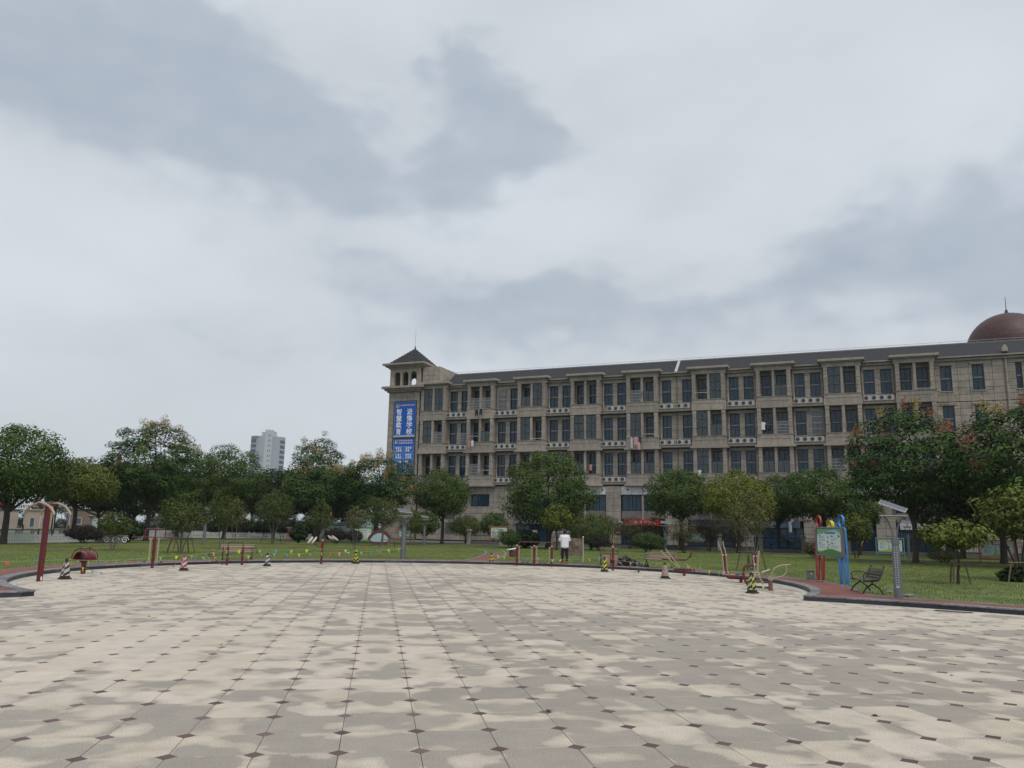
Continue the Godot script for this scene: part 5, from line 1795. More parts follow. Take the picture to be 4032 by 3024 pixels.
	tubes("upper_frame", t, M.red, [P(0.36, 0.28, 0), P(-0.46, 0.29, 0)], 0.032)
	tubes("handle_knob", t, M.cream, [P(-0.20, 0.868, 0), P(-0.12, 0.872, 0)], 0.034)
	mb = MB.new()
	mb.lathe([Vector2(0, -0.06), Vector2(0.09, -0.06), Vector2(0.09, 0.06), Vector2(0, 0.06)], 18, Transform3D(Basis(Vector3.RIGHT, PI / 2), P(0.37, 0.42, 0)))
	obj("hub", mb, M.beige, t)
	tubes("handlebar", t, M.beige, [P(0.38, 0.44, 0), P(0.48, 0.74, 0), P(0.68, 0.86, 0), P(1.06, 0.90, 0)], 0.03)
	tubes("handlebar_loop", t, M.beige, [P(0.90, 0.88, 0.03), P(0.92, 0.66, 0.03), P(0.80, 0.50, 0.03), P(0.44, 0.42, 0.03)], 0.026)
	tubes("lever", t, M.beige, [P(0.12, 0.22, 0.1), P(-0.12, 0.58, 0.1)], 0.03)
	tubes("lever", t, M.beige, [P(-0.10, 0.58, 0.06), P(0.0, 1.36, 0.06)], 0.038)
	tubes("grip", t, M.cream, [P(0.06, 0.62, 0.1), P(0.34, 0.72, 0.1)], 0.024)
	mb = MB.new()
	mb.cbox(P(-0.16, 0.60, 0), P(0.30, 0.06, 0.28), 0.02)
	obj("seat", mb, M.beige, t)
	# cones
	cone(-10.33, -29.74, 0.68, "bw", "black and white banded cone beside the tall red post", 0.75)
	cone(-7.88, -35.79, 0.65, "rw", "red and white banded cone", 0.5)
	cone(-5.12, -40.27, 0.62, "bw", "grubby black and white cone beside the dip bars", 0.35)
	cone(-1.10, -44.33, 0.62, "yb", "yellow and black cone between disc trainer and solar lamp", 0.6)
	cone(6.36, -45.49, 0.62, "yb", "yellow and black cone by the branch path mouth", 0.5)
	cone(10.98, -38.74, 0.71, "yb", "yellow and black cone in front of the litter bin", 0.2)
	cone(12.17, -33.51, 0.68, "fade", "faded pinkish white cone in front of the slatted bench", 0.3)
	cone(12.33, -25.66, 0.68, "lime", "dirty pale yellow and black cone beside the seated leg trainer", 0.45)
	bench(-7.05, -43.6, deg_to_rad(14), "slatted bench behind the dip bars")
	bench(14.45, -40.55, deg_to_rad(-38), "slatted bench behind the rowing trainer")
	bench(15.75, -24.55, deg_to_rad(-108), "dark weathered slatted bench beside the perforated solar lamp", true)
	solar_lamp(15.40, -22.38, 2.86, deg_to_rad(-38), "solar lamp with two columns of white studs on its grey pole", true)
	solar_lamp(1.49, -47.69, 2.92, deg_to_rad(20), "grey solar lamp on the lawn between disc trainer and branch path", false)
	solar_lamp(4.6, -82.0, 3.1, deg_to_rad(20), "grey solar lamp in front of the medium round camphor", false)
	solar_lamp(-15.0, -74.8, 3.3, deg_to_rad(20), "grey solar lamp near the white fence and young trees", false)
	solar_lamp(26.35, -72.4, 2.9, deg_to_rad(-30), "grey solar lamp beside the large clipped ball shrub", false)
	solar_lamp(43.5, -61.5, 3.2, deg_to_rad(-38), "grey solar lamp behind the leaning trunk by the blue board", false)
	ring_board()
	board("blue_framed_board", "pale board in a sky-blue frame before the iron fence", 44.2, -65.0, deg_to_rad(-28), 1.9, 1.0, 0.55, Color(0.10, 0.25, 0.35), 1)
	board("red_framed_board", "pale board in an orange-red frame beyond the leafy young tree", 46.5, -55.3, deg_to_rad(-40), 2.0, 1.1, 0.45, Color(0.42, 0.08, 0.04), 1)
	board("red_based_board", "blue-green board on red legs under the dark camphor", 34.0, -84.0, deg_to_rad(-25), 2.1, 1.1, 0.9, Color(0.20, 0.03, 0.03), 2)
	board("teal_board", "pale board with a teal roof bar beside the fan-shaped board", -1.6, -89.5, 0.0, 1.7, 1.15, 0.45, Color(0.03, 0.20, 0.20), 1)
	board("orange_based_board", "blue-green board on orange legs behind the second solar lamp", 3.2, -95.0, 0.0, 1.5, 1.1, 0.7, Color(0.40, 0.17, 0.03), 2)
	board("cream_board", "pale board on red legs beside the small dark tree", 14.9, -100.5, deg_to_rad(-15), 2.0, 1.3, 0.75, Color(0.35, 0.09, 0.06), 1)
	board("orange_post_board", "blue board on a single orange stand by the thin trees", 22.6, -78.5, deg_to_rad(-50), 1.0, 1.0, 1.0, Color(0.42, 0.24, 0.02), 2)
	board("blue_board_row", "pale blue display panel behind the slim tree", -5.0, -101.0, 0.0, 3.4, 1.7, 0.5, Color(0.42, 0.50, 0.55), 2)
	board("white_display_panel", "white display panel behind the dark trunk", -2.3, -103.0, 0.0, 3.0, 2.3, 0.5, Color(0.5, 0.52, 0.55), 1)
	# fan-shaped board
	t = thing("fan_board", "red fan-shaped board with a pale blue picture", "notice board", P(0.2, 0.12, -85.6), 0.0, "notice boards round the lawn")
	var outer := PackedVector2Array()
	var inner := PackedVector2Array()
	for k in 13:
		var a := lerpf(deg_to_rad(150), deg_to_rad(30), k / 12.0)
		outer.append(Vector2(1.45 * cos(a), -0.30 + 1.85 * sin(a)))
		inner.append(Vector2(1.14 * cos(a), -0.30 + 1.52 * sin(a)))
	outer.append_array(PackedVector2Array([Vector2(0.82, 0.14), Vector2(-0.82, 0.14)]))
	inner.append_array(PackedVector2Array([Vector2(0.62, 0.32), Vector2(-0.62, 0.32)]))
	mb = MB.new()
	mb.prism(outer, -0.06, 0.04)
	obj("frame", mb, M.maroon, t)
	mb = MB.new()
	mb.prism(inner, 0.03, 0.07)
	obj("picture", mb, M.art3, t)
	mb = MB.new()
	mb.cbox(P(0, 0.06, 0), P(1.5, 0.16, 0.4), 0.02)
	obj("plinth", mb, M.maroon, t)
	# brown notice sign behind the person
	t = thing("brown_sign", "weathered brown sign on thin posts behind the person in white", "sign", P(11.35, 0.12, -47.2), deg_to_rad(-16), "")
	mb = MB.new()
	mb.cbox(P(0, 0.88, 0), P(1.38, 1.0, 0.04), 0.006)
	obj("panel", mb, M.sign_brown, t)
	mb = MB.new()
	for r in 6:
		mb.box(P(-0.08, 1.28 - r * 0.1 - (0.06 if r > 1 else 0.0), 0.022), P((0.5 if r < 2 else 0.95) - 0.06 * (r % 3), 0.034 if r < 2 else 0.016, 0.004))
	obj("lettering", mb, M.sign_ink, t)
	for s in [-1, 1]:
		tubes("leg", t, M.steel, [P(s * 0.5, 0, -0.04), P(s * 0.5, 1.3, -0.04)], 0.022)
	mb = MB.new()
	mb.tube([P(0.70, 0, 0.05), P(0.70, 1.42, 0.05)], 0.026, 8)
	mb.lathe([Vector2(0.05, 1.42), Vector2(0.055, 1.46), Vector2(0.03, 1.5), Vector2(0, 1.5)], 10, Transform3D(Basis.IDENTITY, P(0.70, 0, 0.05)))
	obj("marker_pole", mb, M.cream, t)
	# litter bin with two compartments under a roof
	t = thing("litter_bin", "brown two-compartment litter bin with a flat roof on steel posts", "litter bin", P(12.45, 0.13, -42.85), deg_to_rad(-4))
	for s in [-1, 1]:
		mb = MB.new()
		mb.cbox(P(s * 0.235, 0.30, 0), P(0.44, 0.56, 0.36), 0.012)
		obj("compartment", mb, M.bin_brown, t)
		mb = MB.new()
		mb.cbox(P(s * 0.235, 0.60, 0), P(0.40, 0.05, 0.32), 0.012)
		obj("liner", mb, M.rubber, t)
		for e in [-1, 1]:
			mb = MB.new()
			mb.cbox(P(s * 0.48, 0.47, e * 0.17), P(0.045, 0.94, 0.045), 0.006)
			obj("upright", mb, M.steel, t)
	mb = MB.new()
	mb.cbox(P(0, 0.95, 0), P(1.12, 0.05, 0.50), 0.012)
	obj("roof", mb, M.brown_pipe, t)
	mb = MB.new()
	mb.cbox(P(0, 0.91, 0), P(1.02, 0.04, 0.42), 0.008)
	obj("roof_frame", mb, M.cream, t)
	rng.seed = 55
	for k in 3:
		var q: Array = [["large crumpled black sack slumped beside the litter bin", 13.25, -42.6, 0.42, 0.46], ["low crumpled black sack next to the large one", 13.62, -42.35, 0.40, 0.30], ["small grey stone-like bundle on the path edge", 14.0, -41.6, 0.24, 0.14]][k]
		var o := obj("rubbish_sack", lump(q[3], q[4], 300 + k), M.sack if k < 2 else M.kerb_mid)
		o.position = P(q[1], 0.13, q[2])
		tag(o, q[0], "sack", "")
	# low brown bin with a tilted lid by the walker
	t = thing("round_bin", "round brown bin with a tilted white lid beyond the triple walker", "litter bin", P(8.75, 0.12, -52.5), 0.2)
	mb = MB.new()
	mb.lathe([Vector2(0.24, 0), Vector2(0.26, 0.5), Vector2(0.0, 0.5)], 18)
	obj("drum", mb, M.bin_dark, t)
	mb = MB.new()
	mb.cbox(P(-0.05, 0.58, 0), P(0.66, 0.04, 0.5), 0.01, Basis(Vector3.BACK, 0.16))
	obj("lid", mb, M.white_paint, t)
	# utility box and small things
	t = thing("utility_box", "small grey-green utility box on a concrete plinth by the red post", "utility box", P(17.62, 0.12, -31.3), deg_to_rad(-30))
	mb = MB.new()
	mb.cbox(P(0, 0.05, 0), P(0.34, 0.10, 0.30), 0.01)
	obj("plinth", mb, M.coping_b, t)
	mb = MB.new()
	mb.cbox(P(0, 0.24, 0), P(0.30, 0.28, 0.25), 0.01)
	mb.cbox(P(0, 0.39, 0), P(0.36, 0.03, 0.31), 0.008)
	obj("cabinet", mb, M.box_green, t)
	mb = MB.new()
	mb.box(P(0.03, 0.26, 0.127), P(0.07, 0.03, 0.004))
	obj("label_plate", mb, M.white_paint, t)
	mb = MB.new()
	for k in 14:
		mb.box(P(k * 0.06, 0.002, 0), P(0.035, 0.012, 0.26))
	mb.box(P(0.39, -0.002, 0), P(0.9, 0.006, 0.34))
	var dr := obj("drain_grate", mb, M.grille_dark)
	dr.position = P(14.9, 0.004, -20.05)
	dr.rotation.y = deg_to_rad(-47)
	tag(dr, "slotted dark drain grate at the foot of the kerb", "drain")
	mb = MB.new()
	mb.tube([P(0, 0, 0), P(0, 0.10, 0)], 0.05, 12)
	mb.cbox(P(0, 0.115, 0), P(0.14, 0.03, 0.14), 0.006)
	var st := obj("pipe_stub", mb, M.grille_dark)
	st.position = P(12.6, 0, -38.4)
	tag(st, "short dark pipe stub left at the kerb beside the lone red post", "pipe")
	# white stones and litter
	rng.seed = 66
	var bits := [[6.1, -22.9], [2.8, -11.6], [0.6, -33.4], [3.1, -9.7], [7.0, -13.4], [9.6, -18.0], [-2.4, -14.0], [1.9, -8.9], [11.5, -21.3], [8.1, -10.7], [5.4, -8.4], [-4.6, -18.2]]
	for b in bits:
		var o := obj("fallen_leaf", curled_leaf(), M.dead_leaf)
		o.position = P(b[0], 0.004, b[1])
		o.rotation.y = rng.randf() * TAU
		o.scale = Vector3.ONE * rng.randf_range(0.45, 0.85)
		tag(o, "dry brown fallen leaf lying on the pale paving", "leaf", "fallen leaves on the plaza")
	for b in [[2.7, -46.9, 0.12], [16.6, -24.6, 0.10], [16.3, -23.2, 0.12], [17.3, -29.9, 0.08]]:
		var mb2 := MB.new()
		mb2.cbox(P(0, 0.03, 0), P(0.5, 0.06, 0.16), 0.012)
		var o := obj("loose_slab", mb2, M.edging)
		o.position = P(b[0], 0.125, b[1])
		o.rotation.y = b[0]
		tag(o, "loose pale stone slab lying in the grass", "stone", "loose slabs in the grass")
func curled_leaf() -> MB:
	var mb := MB.new()
	var pr := [0.0, 0.024, 0.034, 0.028, 0.0]
	for k in 4:
		var x0 := -0.05 + 0.025 * k
		var x1 := x0 + 0.025
		for s in [-1, 1]:
			mb.quad(P(x0, 0.0, 0), P(x1, 0.0, 0), P(x1, pr[k + 1] * 0.55, s * pr[k + 1]), P(x0, pr[k] * 0.55, s * pr[k]))
	mb.tube([P(0.05, 0, 0), P(0.085, 0.012, 0.01)], 0.0025, 4)
	return mb
func lump(r: float, h: float, sd: int) -> MB:
	var mb := MB.new()
	var n := noise(sd, 2.6, 3)
	var g := []
	for i in 11:
		var row := []
		for j in 18:
			var a := PI * 0.5 * i / 10.0
			var b := TAU * j / 18.0
			var d := Vector3(cos(a) * cos(b), sin(a), cos(a) * sin(b))
			var k := 1.0 + 0.55 * n.get_noise_3dv(d)
			row.append(Vector3(d.x * r, d.y * h, d.z * r * 0.8) * k)
		g.append(row)
	for i in 10:
		for j in 18:
			var k := (j + 1) % 18
			mb.quad(g[i][j], g[i + 1][j], g[i + 1][k], g[i][k])
	return mb
# ---------------------------------------------------------------- bunting
func bunting(label: String, pts: Array, sd: int) -> void:
	rng.seed = sd
	var t := thing("bunting", label, "bunting", pts[0], 0.0, "strings of pennants round the plaza")
	var line := []
	for k in pts.size() - 1:
		var a: Vector3 = pts[k]
		var b: Vector3 = pts[k + 1]
		var n := maxi(4, int((b - a).length() / 0.4))
		var sag := (b - a).length() * 0.012
		for e in n:
			var u := e / float(n)
			line.append(a.lerp(b, u) - Vector3(0, sag * 4.0 * u * (1.0 - u), 0) - pts[0])
	line.append(pts[-1] - pts[0])
	var mb := MB.new()
	mb.tube(line, 0.0055, 5)
	obj("cord", mb, M.cord, t)
	var cols := [Color(0.62, 0.58, 0.03), Color(0.20, 0.50, 0.12), Color(0.55, 0.10, 0.06), Color(0.08, 0.22, 0.45), Color(0.60, 0.25, 0.28), Color(0.62, 0.60, 0.10), Color(0.22, 0.52, 0.30)]
	var walked := 0.0
	var next := 0.3
	var ci := rng.randi() % 7
	for k in line.size() - 1:
		var a: Vector3 = line[k]
		var b: Vector3 = line[k + 1]
		walked += (b - a).length()
		if walked > next:
			next = walked + rng.randf_range(0.42, 0.75)
			var d := (b - a).normalized()
			var p := b
			var f := MB.new()
			f.col = cols[ci % 7] * rng.randf_range(0.85, 1.1)
			ci += 1 + rng.randi() % 2
			var flip := rng.randf()
			var low: float = p.y + pts[0].y
			var drop := Vector3(rng.randf_range(-0.04, 0.04), -0.19, rng.randf_range(-0.05, 0.05))
			if low < 0.16:
				drop = Vector3(rng.randf_range(-0.15, 0.15), 0.004 - low, rng.randf_range(-0.15, 0.15))
			elif flip < 0.12:
				drop.y = 0.12
			elif flip < 0.3:
				drop = drop.rotated(d, rng.randf_range(-1.1, 1.1))
			var m := p + drop * 0.5 + Vector3(0, 0, rng.randf_range(-0.025, 0.025))
			var wd := d * 0.085
			f.quad(p - wd, m - wd * 0.5, m + wd * 0.5, p + wd)
			f.tri(m - wd * 0.5, p + drop, m + wd * 0.5)
			obj("pennant", f, M.pennant, t)
func build_bunting() -> void:
	bunting("pennant string from the striped cone past the single-post walker to the solar lamp", [P(-13.6, 0.66, -27.6), P(-10.33, 0.645, -29.74), P(-9.55, 0.47, -37.39), P(-7.1, 0.68, -40.94), P(-6.41, 0.75, -41.14), P(-2.82, 0.77, -43.34), P(1.49, 0.75, -47.56)], 1)
	bunting("pennant string from the red and white cone past the dip bars to the yellow cone", [P(-7.88, 0.62, -35.79), P(-7.09, 0.40, -40.95), P(-6.42, 0.43, -41.12), P(-5.12, 0.62, -40.27), P(-2.82, 0.57, -43.33), P(-1.10, 0.62, -44.33), P(1.49, 0.73, -47.55)], 2)
	bunting("slack pennant string trailing from the striped cone onto the paving", [P(-10.33, 0.64, -29.74), P(-10.2, 0.16, -32.0), P(-9.9, 0.015, -32.9), P(-8.97, 0.012, -31.5)], 3)
	bunting("short slack pennant string trailing from the red and white cone", [P(-7.88, 0.60, -35.79), P(-8.6, 0.14, -37.0), P(-9.0, 0.012, -37.6)], 4)
	bunting("pennant string from the branch path cone past the triple walker to the faded cone", [P(6.36, 0.56, -45.49), P(7.57, 0.42, -44.07), P(9.34, 0.40, -43.13), P(10.98, 0.70, -38.74), P(11.79, 0.55, -39.96), P(12.17, 0.67, -33.51)], 5)
	bunting("pennant string between the faded cone and the pale yellow cone", [P(12.17, 0.67, -33.51), P(12.33, 0.68, -25.66), P(12.62, 0.30, -25.5), P(12.9, 0.012, -25.6)], 6)

# ---------------------------------------------------------------- the person
func field(p: Vector3, bones: Array, k: float) -> float:
	var d := 9.0
	for b in bones:
		var a: Vector3 = b[0]
		var ab: Vector3 = b[1] - a
		var t := clampf((p - a).dot(ab) / maxf(ab.length_squared(), 1e-9), 0.0, 1.0)
		var e := (p - a - ab * t).length() - lerpf(b[2], b[3], t)
		if e < d + k * 2.0:
			var h := clampf(0.5 + 0.5 * (d - e) / k, 0.0, 1.0)
			d = lerpf(d, e, h) - k * h * (1.0 - h)
	return d
# surface nets over the bones' joined distance field
func skin(mb: MB, bones: Array, k: float, cell: float) -> void:
	var lo := Vector3.ONE * 99
	var hi := -lo
	for b in bones:
		for e in 2:
			var r: float = b[2 + e] + cell * 2.0 + k * 0.5
			lo = lo.min(b[e] - Vector3.ONE * r)
			hi = hi.max(b[e] + Vector3.ONE * r)
	var nx := int((hi.x - lo.x) / cell) + 2
	var ny := int((hi.y - lo.y) / cell) + 2
	var nz := int((hi.z - lo.z) / cell) + 2
	var g := PackedFloat32Array()
	g.resize(nx * ny * nz)
	for z in nz:
		for y in ny:
			for x in nx:
				g[(z * ny + y) * nx + x] = field(lo + Vector3(x, y, z) * cell, bones, k)
	var at := PackedInt32Array()
	at.resize(nx * ny * nz)
	at.fill(-1)
	for z in nz - 1:
		for y in ny - 1:
			for x in nx - 1:
				var s := Vector3.ZERO
				var n := 0
				var c := []
				var neg := 0
				for q in 8:
					var f := g[((z + (q >> 2)) * ny + y + ((q >> 1) & 1)) * nx + x + (q & 1)]
					c.append(f)
					if f < 0:
						neg += 1
				if neg == 0 or neg == 8:
					continue
				for e in [[0, 1], [2, 3], [4, 5], [6, 7], [0, 2], [1, 3], [4, 6], [5, 7], [0, 4], [1, 5], [2, 6], [3, 7]]:
					var fa: float = c[e[0]]
					var fb: float = c[e[1]]
					if (fa < 0) != (fb < 0):
						var t := fa / (fa - fb)
						var pa := Vector3(e[0] & 1, (e[0] >> 1) & 1, e[0] >> 2)
						var pb := Vector3(e[1] & 1, (e[1] >> 1) & 1, e[1] >> 2)
						s += pa.lerp(pb, t)
						n += 1
				var p := lo + (Vector3(x, y, z) + s / n) * cell
				var h := cell * 0.5
				var o := field(p, bones, k)
				var nn := Vector3(field(p + Vector3(h, 0, 0), bones, k) - o, field(p + Vector3(0, h, 0), bones, k) - o, field(p + Vector3(0, 0, h), bones, k) - o).normalized()
				at[(z * ny + y) * nx + x] = mb.vert(p, nn)
	var st := [1, nx, nx * ny]
	for z in range(1, nz - 1):
		for y in range(1, ny - 1):
			for x in range(1, nx - 1):
				var i := (z * ny + y) * nx + x
				for ax in 3:
					var j: int = i + st[ax]
					if (g[i] < 0) == (g[j] < 0):
						continue
					var u: int = st[(ax + 1) % 3]
					var w: int = st[(ax + 2) % 3]
					var a := at[i]
					var b := at[i - u]
					var c := at[i - u - w]
					var d := at[i - w]
					if a < 0 or b < 0 or c < 0 or d < 0:
						continue
					if g[i] < 0:
						mb.ix.append_array(PackedInt32Array([a, c, b, a, d, c]))
					else:
						mb.ix.append_array(PackedInt32Array([a, b, c, a, c, d]))
func mirror(b: Array) -> Array:
	var f := Vector3(-1, 1, 1)
	return [b[0] * f, b[1] * f, b[2], b[3]]
func build_person() -> void:
	var t := thing("person", "person seen from behind in white T-shirt, black trousers and reddish shoes", "person", P(10.26, 0.148, -44.2), deg_to_rad(-6))
	# facing -z; arms bent in front of the chest
	var leg := [[P(0.092, 0.93, 0), P(0.115, 0.50, -0.015), 0.088, 0.058], [P(0.115, 0.50, -0.015), P(0.125, 0.09, 0.02), 0.056, 0.036]]
	var arm := [[P(0.185, 1.49, 0), P(0.255, 1.21, -0.03), 0.055, 0.042], [P(0.255, 1.21, -0.03), P(0.10, 1.24, -0.27), 0.040, 0.027]]
	var trunk := [[P(0.075, 1.00, 0), P(0.09, 1.38, 0), 0.10, 0.105], [P(-0.075, 1.00, 0), P(-0.09, 1.38, 0), 0.10, 0.105], [P(-0.16, 1.47, 0), P(0.16, 1.47, 0), 0.062, 0.062], [P(0, 1.45, 0), P(0, 1.62, -0.012), 0.060, 0.052]]
	var bones := trunk.duplicate()
	for b in leg + arm:
		bones.append(b)
		bones.append(mirror(b))
	var body := MB.new()
	skin(body, bones, 0.035, 0.022)
	var head := [[P(0, 1.655, -0.01), P(0, 1.735, -0.012), 0.078, 0.092], [P(0, 1.66, -0.055), P(0, 1.62, -0.06), 0.055, 0.042], [P(0, 1.69, -0.10), P(0, 1.665, -0.118), 0.010, 0.016], [P(0.086, 1.70, 0.005), P(0.084, 1.66, 0.0), 0.016, 0.012], [P(-0.086, 1.70, 0.005), P(-0.084, 1.66, 0.0), 0.016, 0.012], [P(-0.025, 1.632, -0.098), P(0.025, 1.632, -0.098), 0.008, 0.008], [P(0, 1.60, -0.01), P(0, 1.66, -0.012), 0.056, 0.06]]
	skin(body, head, 0.02, 0.009)
	for s in [1.0, -1.0]:
		var w := P(0.10 * s, 1.24, -0.27)
		var hand := [[w, w + P(-0.035 * s, 0.02, -0.05), 0.026, 0.03], [w + P(-0.02 * s, 0.02, -0.05), w + P(-0.05 * s, 0.03, -0.075), 0.026, 0.022]]
		for f in 4:
			var root := w + P(-0.045 * s, 0.045 - 0.019 * f, -0.075)
			var ln: float = [0.032, 0.037, 0.034, 0.027][f]
			var mid := root + P(-0.5 * s, 0.05, -0.85).normalized() * ln
			hand.append([root, mid, 0.0095, 0.009])
			hand.append([mid, mid + P(-0.95 * s, 0.0, 0.1).normalized() * ln * 0.85, 0.009, 0.0075])
		hand.append([w + P(-0.01 * s, 0.04, -0.04), w + P(-0.025 * s, 0.075, -0.075), 0.012, 0.010])
		hand.append([w + P(-0.025 * s, 0.075, -0.075), w + P(-0.055 * s, 0.085, -0.09), 0.010, 0.008])
		skin(body, hand, 0.007, 0.006)
	obj("body", body, M.skin, t)
	var ph := MB.new()
	ph.cbox(P(0, 1.275, -0.385), P(0.075, 0.15, 0.010), 0.003, Basis(Vector3.RIGHT, -0.5))
	var phone := obj("phone", ph, M.rubber)
	phone.transform = t.transform
	tag(phone, "dark phone held in front of the person in white", "phone")
	var sh := [[P(0.085, 0.93, 0.005), P(0.105, 1.40, 0.005), 0.128, 0.128], [P(-0.085, 0.93, 0.005), P(-0.105, 1.40, 0.005), 0.128, 0.128], [P(-0.165, 1.475, 0.0), P(0.165, 1.475, 0), 0.078, 0.078], [P(0, 1.47, 0.0), P(0, 1.545, -0.005), 0.075, 0.066], [P(-0.085, 0.92, 0.005), P(0.085, 0.92, 0.005), 0.128, 0.128], [P(0, 0.94, 0.01), P(0, 1.40, 0.012), 0.128, 0.126]]
	for s in [1, -1]:
		var b := [P(0.185, 1.48, 0), P(0.258, 1.27, -0.025), 0.082, 0.078]
		sh.append(b if s > 0 else mirror(b))
	var sm := MB.new()
	skin(sm, sh, 0.03, 0.02)
	crease(sm)
	obj("t_shirt", sm, M.shirt, t)
	var tr := [[P(-0.07, 0.93, 0), P(0.07, 0.93, 0), 0.128, 0.128]]
	for b in [[P(0.092, 0.92, 0), P(0.118, 0.50, -0.012), 0.118, 0.086], [P(0.118, 0.50, -0.012), P(0.128, 0.17, 0.018), 0.086, 0.062]]:
		tr.append(b)
		tr.append(mirror(b))
	var tm := MB.new()
	skin(tm, tr, 0.02, 0.02)
	crease(tm)
	obj("trousers", tm, M.trousers, t)
	var hm := MB.new()
	skin(hm, [[P(0, 1.715, 0.012), P(0, 1.75, 0.0), 0.094, 0.096], [P(0, 1.66, 0.045), P(0, 1.74, 0.03), 0.062, 0.08], [P(0.06, 1.69, 0.0), P(-0.06, 1.69, 0.0), 0.04, 0.04]], 0.02, 0.012)
	obj("hair", hm, M.hair, t)
	for s in [1, -1]:
		var so := [[P(0.128, 0.042, 0.05), P(0.135, 0.036, -0.16), 0.046, 0.040], [P(0.128, 0.05, 0.03), P(0.128, 0.095, 0.02), 0.048, 0.045]]
		if s < 0:
			so = [mirror(so[0]), mirror(so[1])]
		var m := MB.new()
		skin(m, so, 0.02, 0.012)
		obj("shoe", m, M.shoe, t)
		var sk := MB.new()
		sk.tube([P(0.128 * s, 0.09, 0.02), P(0.127 * s, 0.22, 0.018)], [0.046, 0.05], 12)
		obj("sock", sk, M.shoe if s < 0 else M.sock, t)
	var r := dup(t, "person", P(51.3, 0.13, -80.6), deg_to_rad(150), "person in a yellow jacket and pale helmet behind the iron fence")
	for c in r.get_children():
		if c.name == "t_shirt":
			c.material_override = M.yellow_coat
		if c.name == "hair":
			c.material_override = M.white_paint
# loose folds pressed into cloth
func crease(mb: MB) -> void:
	var n := noise(9, 7.0, 2)
	for k in mb.v.size():
		var p := mb.v[k]
		mb.v[k] = p + mb.n[k] * n.get_noise_3d(p.x * 2.0, p.y * 0.9, p.z * 2.0) * 0.014

# ---------------------------------------------------------------- far things
func arc_band(mb: MB, c: Vector2, r: float, a0: float, a1: float, y0: float, y1: float, out: float) -> void:
	var n := 6
	for k in n:
		var u := lerpf(a0, a1, k / float(n))
		var w := lerpf(a0, a1, (k + 1) / float(n))
		var p := []
		for e in [[u, r], [w, r], [w, r + out], [u, r + out]]:
			p.append(Vector2(c.x + sin(e[0]) * e[1], c.y + cos(e[0]) * e[1]))
		mb.quad(P(p[3].x, y0, p[3].y), P(p[2].x, y0, p[2].y), P(p[2].x, y1, p[2].y), P(p[3].x, y1, p[3].y))
		mb.quad(P(p[3].x, y1, p[3].y), P(p[2].x, y1, p[2].y), P(p[1].x, y1, p[1].y), P(p[0].x, y1, p[0].y))
		mb.quad(P(p[0].x, y0, p[0].y), P(p[1].x, y0, p[1].y), P(p[2].x, y0, p[2].y), P(p[3].x, y0, p[3].y))
func build_tower() -> void:
	var t := thing("tower_block", "pale high-rise with a central shaft between two rounded wings", "building", P(-102.5, 0, -753), deg_to_rad(8))
	var mb := MB.new()
	mb.box(P(0.6, 42.8, -6), P(13.4, 85.4, 14))
	obj("shaft", mb, M.tower_pale, t)
	mb = MB.new()
	mb.box(P(0.6, 43.8, 1.6), P(7.4, 87.4, 2.4))
	obj("front_bay", mb, M.tower_pale, t)
	for s in [-1, 1]:
		mb = MB.new()
		mb.lathe([Vector2(9.2, 0), Vector2(9.2, 81.6), Vector2(0, 81.6)], 48, Transform3D(Basis.IDENTITY, P(s * 5.9, 0, -6)))
		var w := obj("wing", mb, M.tower_wing, t)
		for k in 17:
			var y := 2.0 + k * 4.6
			var g := MB.new()
			arc_band(g, Vector2(s * 5.9, -6), 9.2, s * 0.52, s * 1.5, y, y + 2.9, 0.12)
			obj("window_band", g, M.tower_glass, w)
	for k in 18:
		var g := MB.new()
		var y := 3.0 + k * 4.6
		g.box(P(0.1, y + 1.1, 2.81), P(0.55, 2.0, 0.06))
		obj("window", g, M.tower_glass, t)
		g = MB.new()
		g.box(P(1.6, y + 1.1, 2.81), P(0.55, 2.0, 0.06))
		obj("window", g, M.tower_glass, t)
		g = MB.new()
		g.box(P(0.6, y - 0.8, 1.03), P(13.46, 0.22, 0.12))
		obj("floor_line", g, M.tower_wing, t)
	mb = MB.new()
	arc_band(mb, Vector2(-5.9, -6), 9.2, -1.3, -0.35, 79.0, 81.2, 0.15)
	obj("roof_sign", mb, M.tower_red, t)
	mb = MB.new()
	mb.tube([P(0, 87.4, 1), P(0, 89.2, 1)], 0.12, 5)
	mb.cbox(P(5.4, 86.0, -2), P(1.6, 0.9, 1.6), 0.1)
	obj("roof_gear", mb, M.grille_dark, t)
func simple_house(called: String, label: String, at: Vector3, turn: float, w: float, h: float, m: Material, wins: Array, roof: Material) -> Node3D:
	var t := thing(called, label, "building", at, turn, "low houses beyond the white fence")
	var mb := MB.new()
	mb.box(P(0, h / 2, -3), P(w, h, 6))
	obj("wall", mb, m, t)
	mb = MB.new()
	mb.cbox(P(0, h + 0.12, -3), P(w + 0.5, 0.24, 6.5), 0.03)
	obj("roof_slab", mb, roof, t)
	for q in wins:
		mb = MB.new()
		for s in [-1, 1]:
			mb.box(P(q[0] + s * q[2] / 2, q[1] + q[3] / 2, 0.03), P(0.12, q[3], 0.12))
		for s in [0, 1]:
			mb.box(P(q[0], q[1] + q[3] * s, 0.03), P(q[2] + 0.12, 0.12, 0.12))
		var f := obj("window", mb, M.white_plastic_b, t)
		mb = MB.new()
		mb.box(P(q[0], q[1] + q[3] / 2, 0.01), P(q[2], q[3], 0.04))
		obj("pane", mb, M.tower_glass, f)
	return t
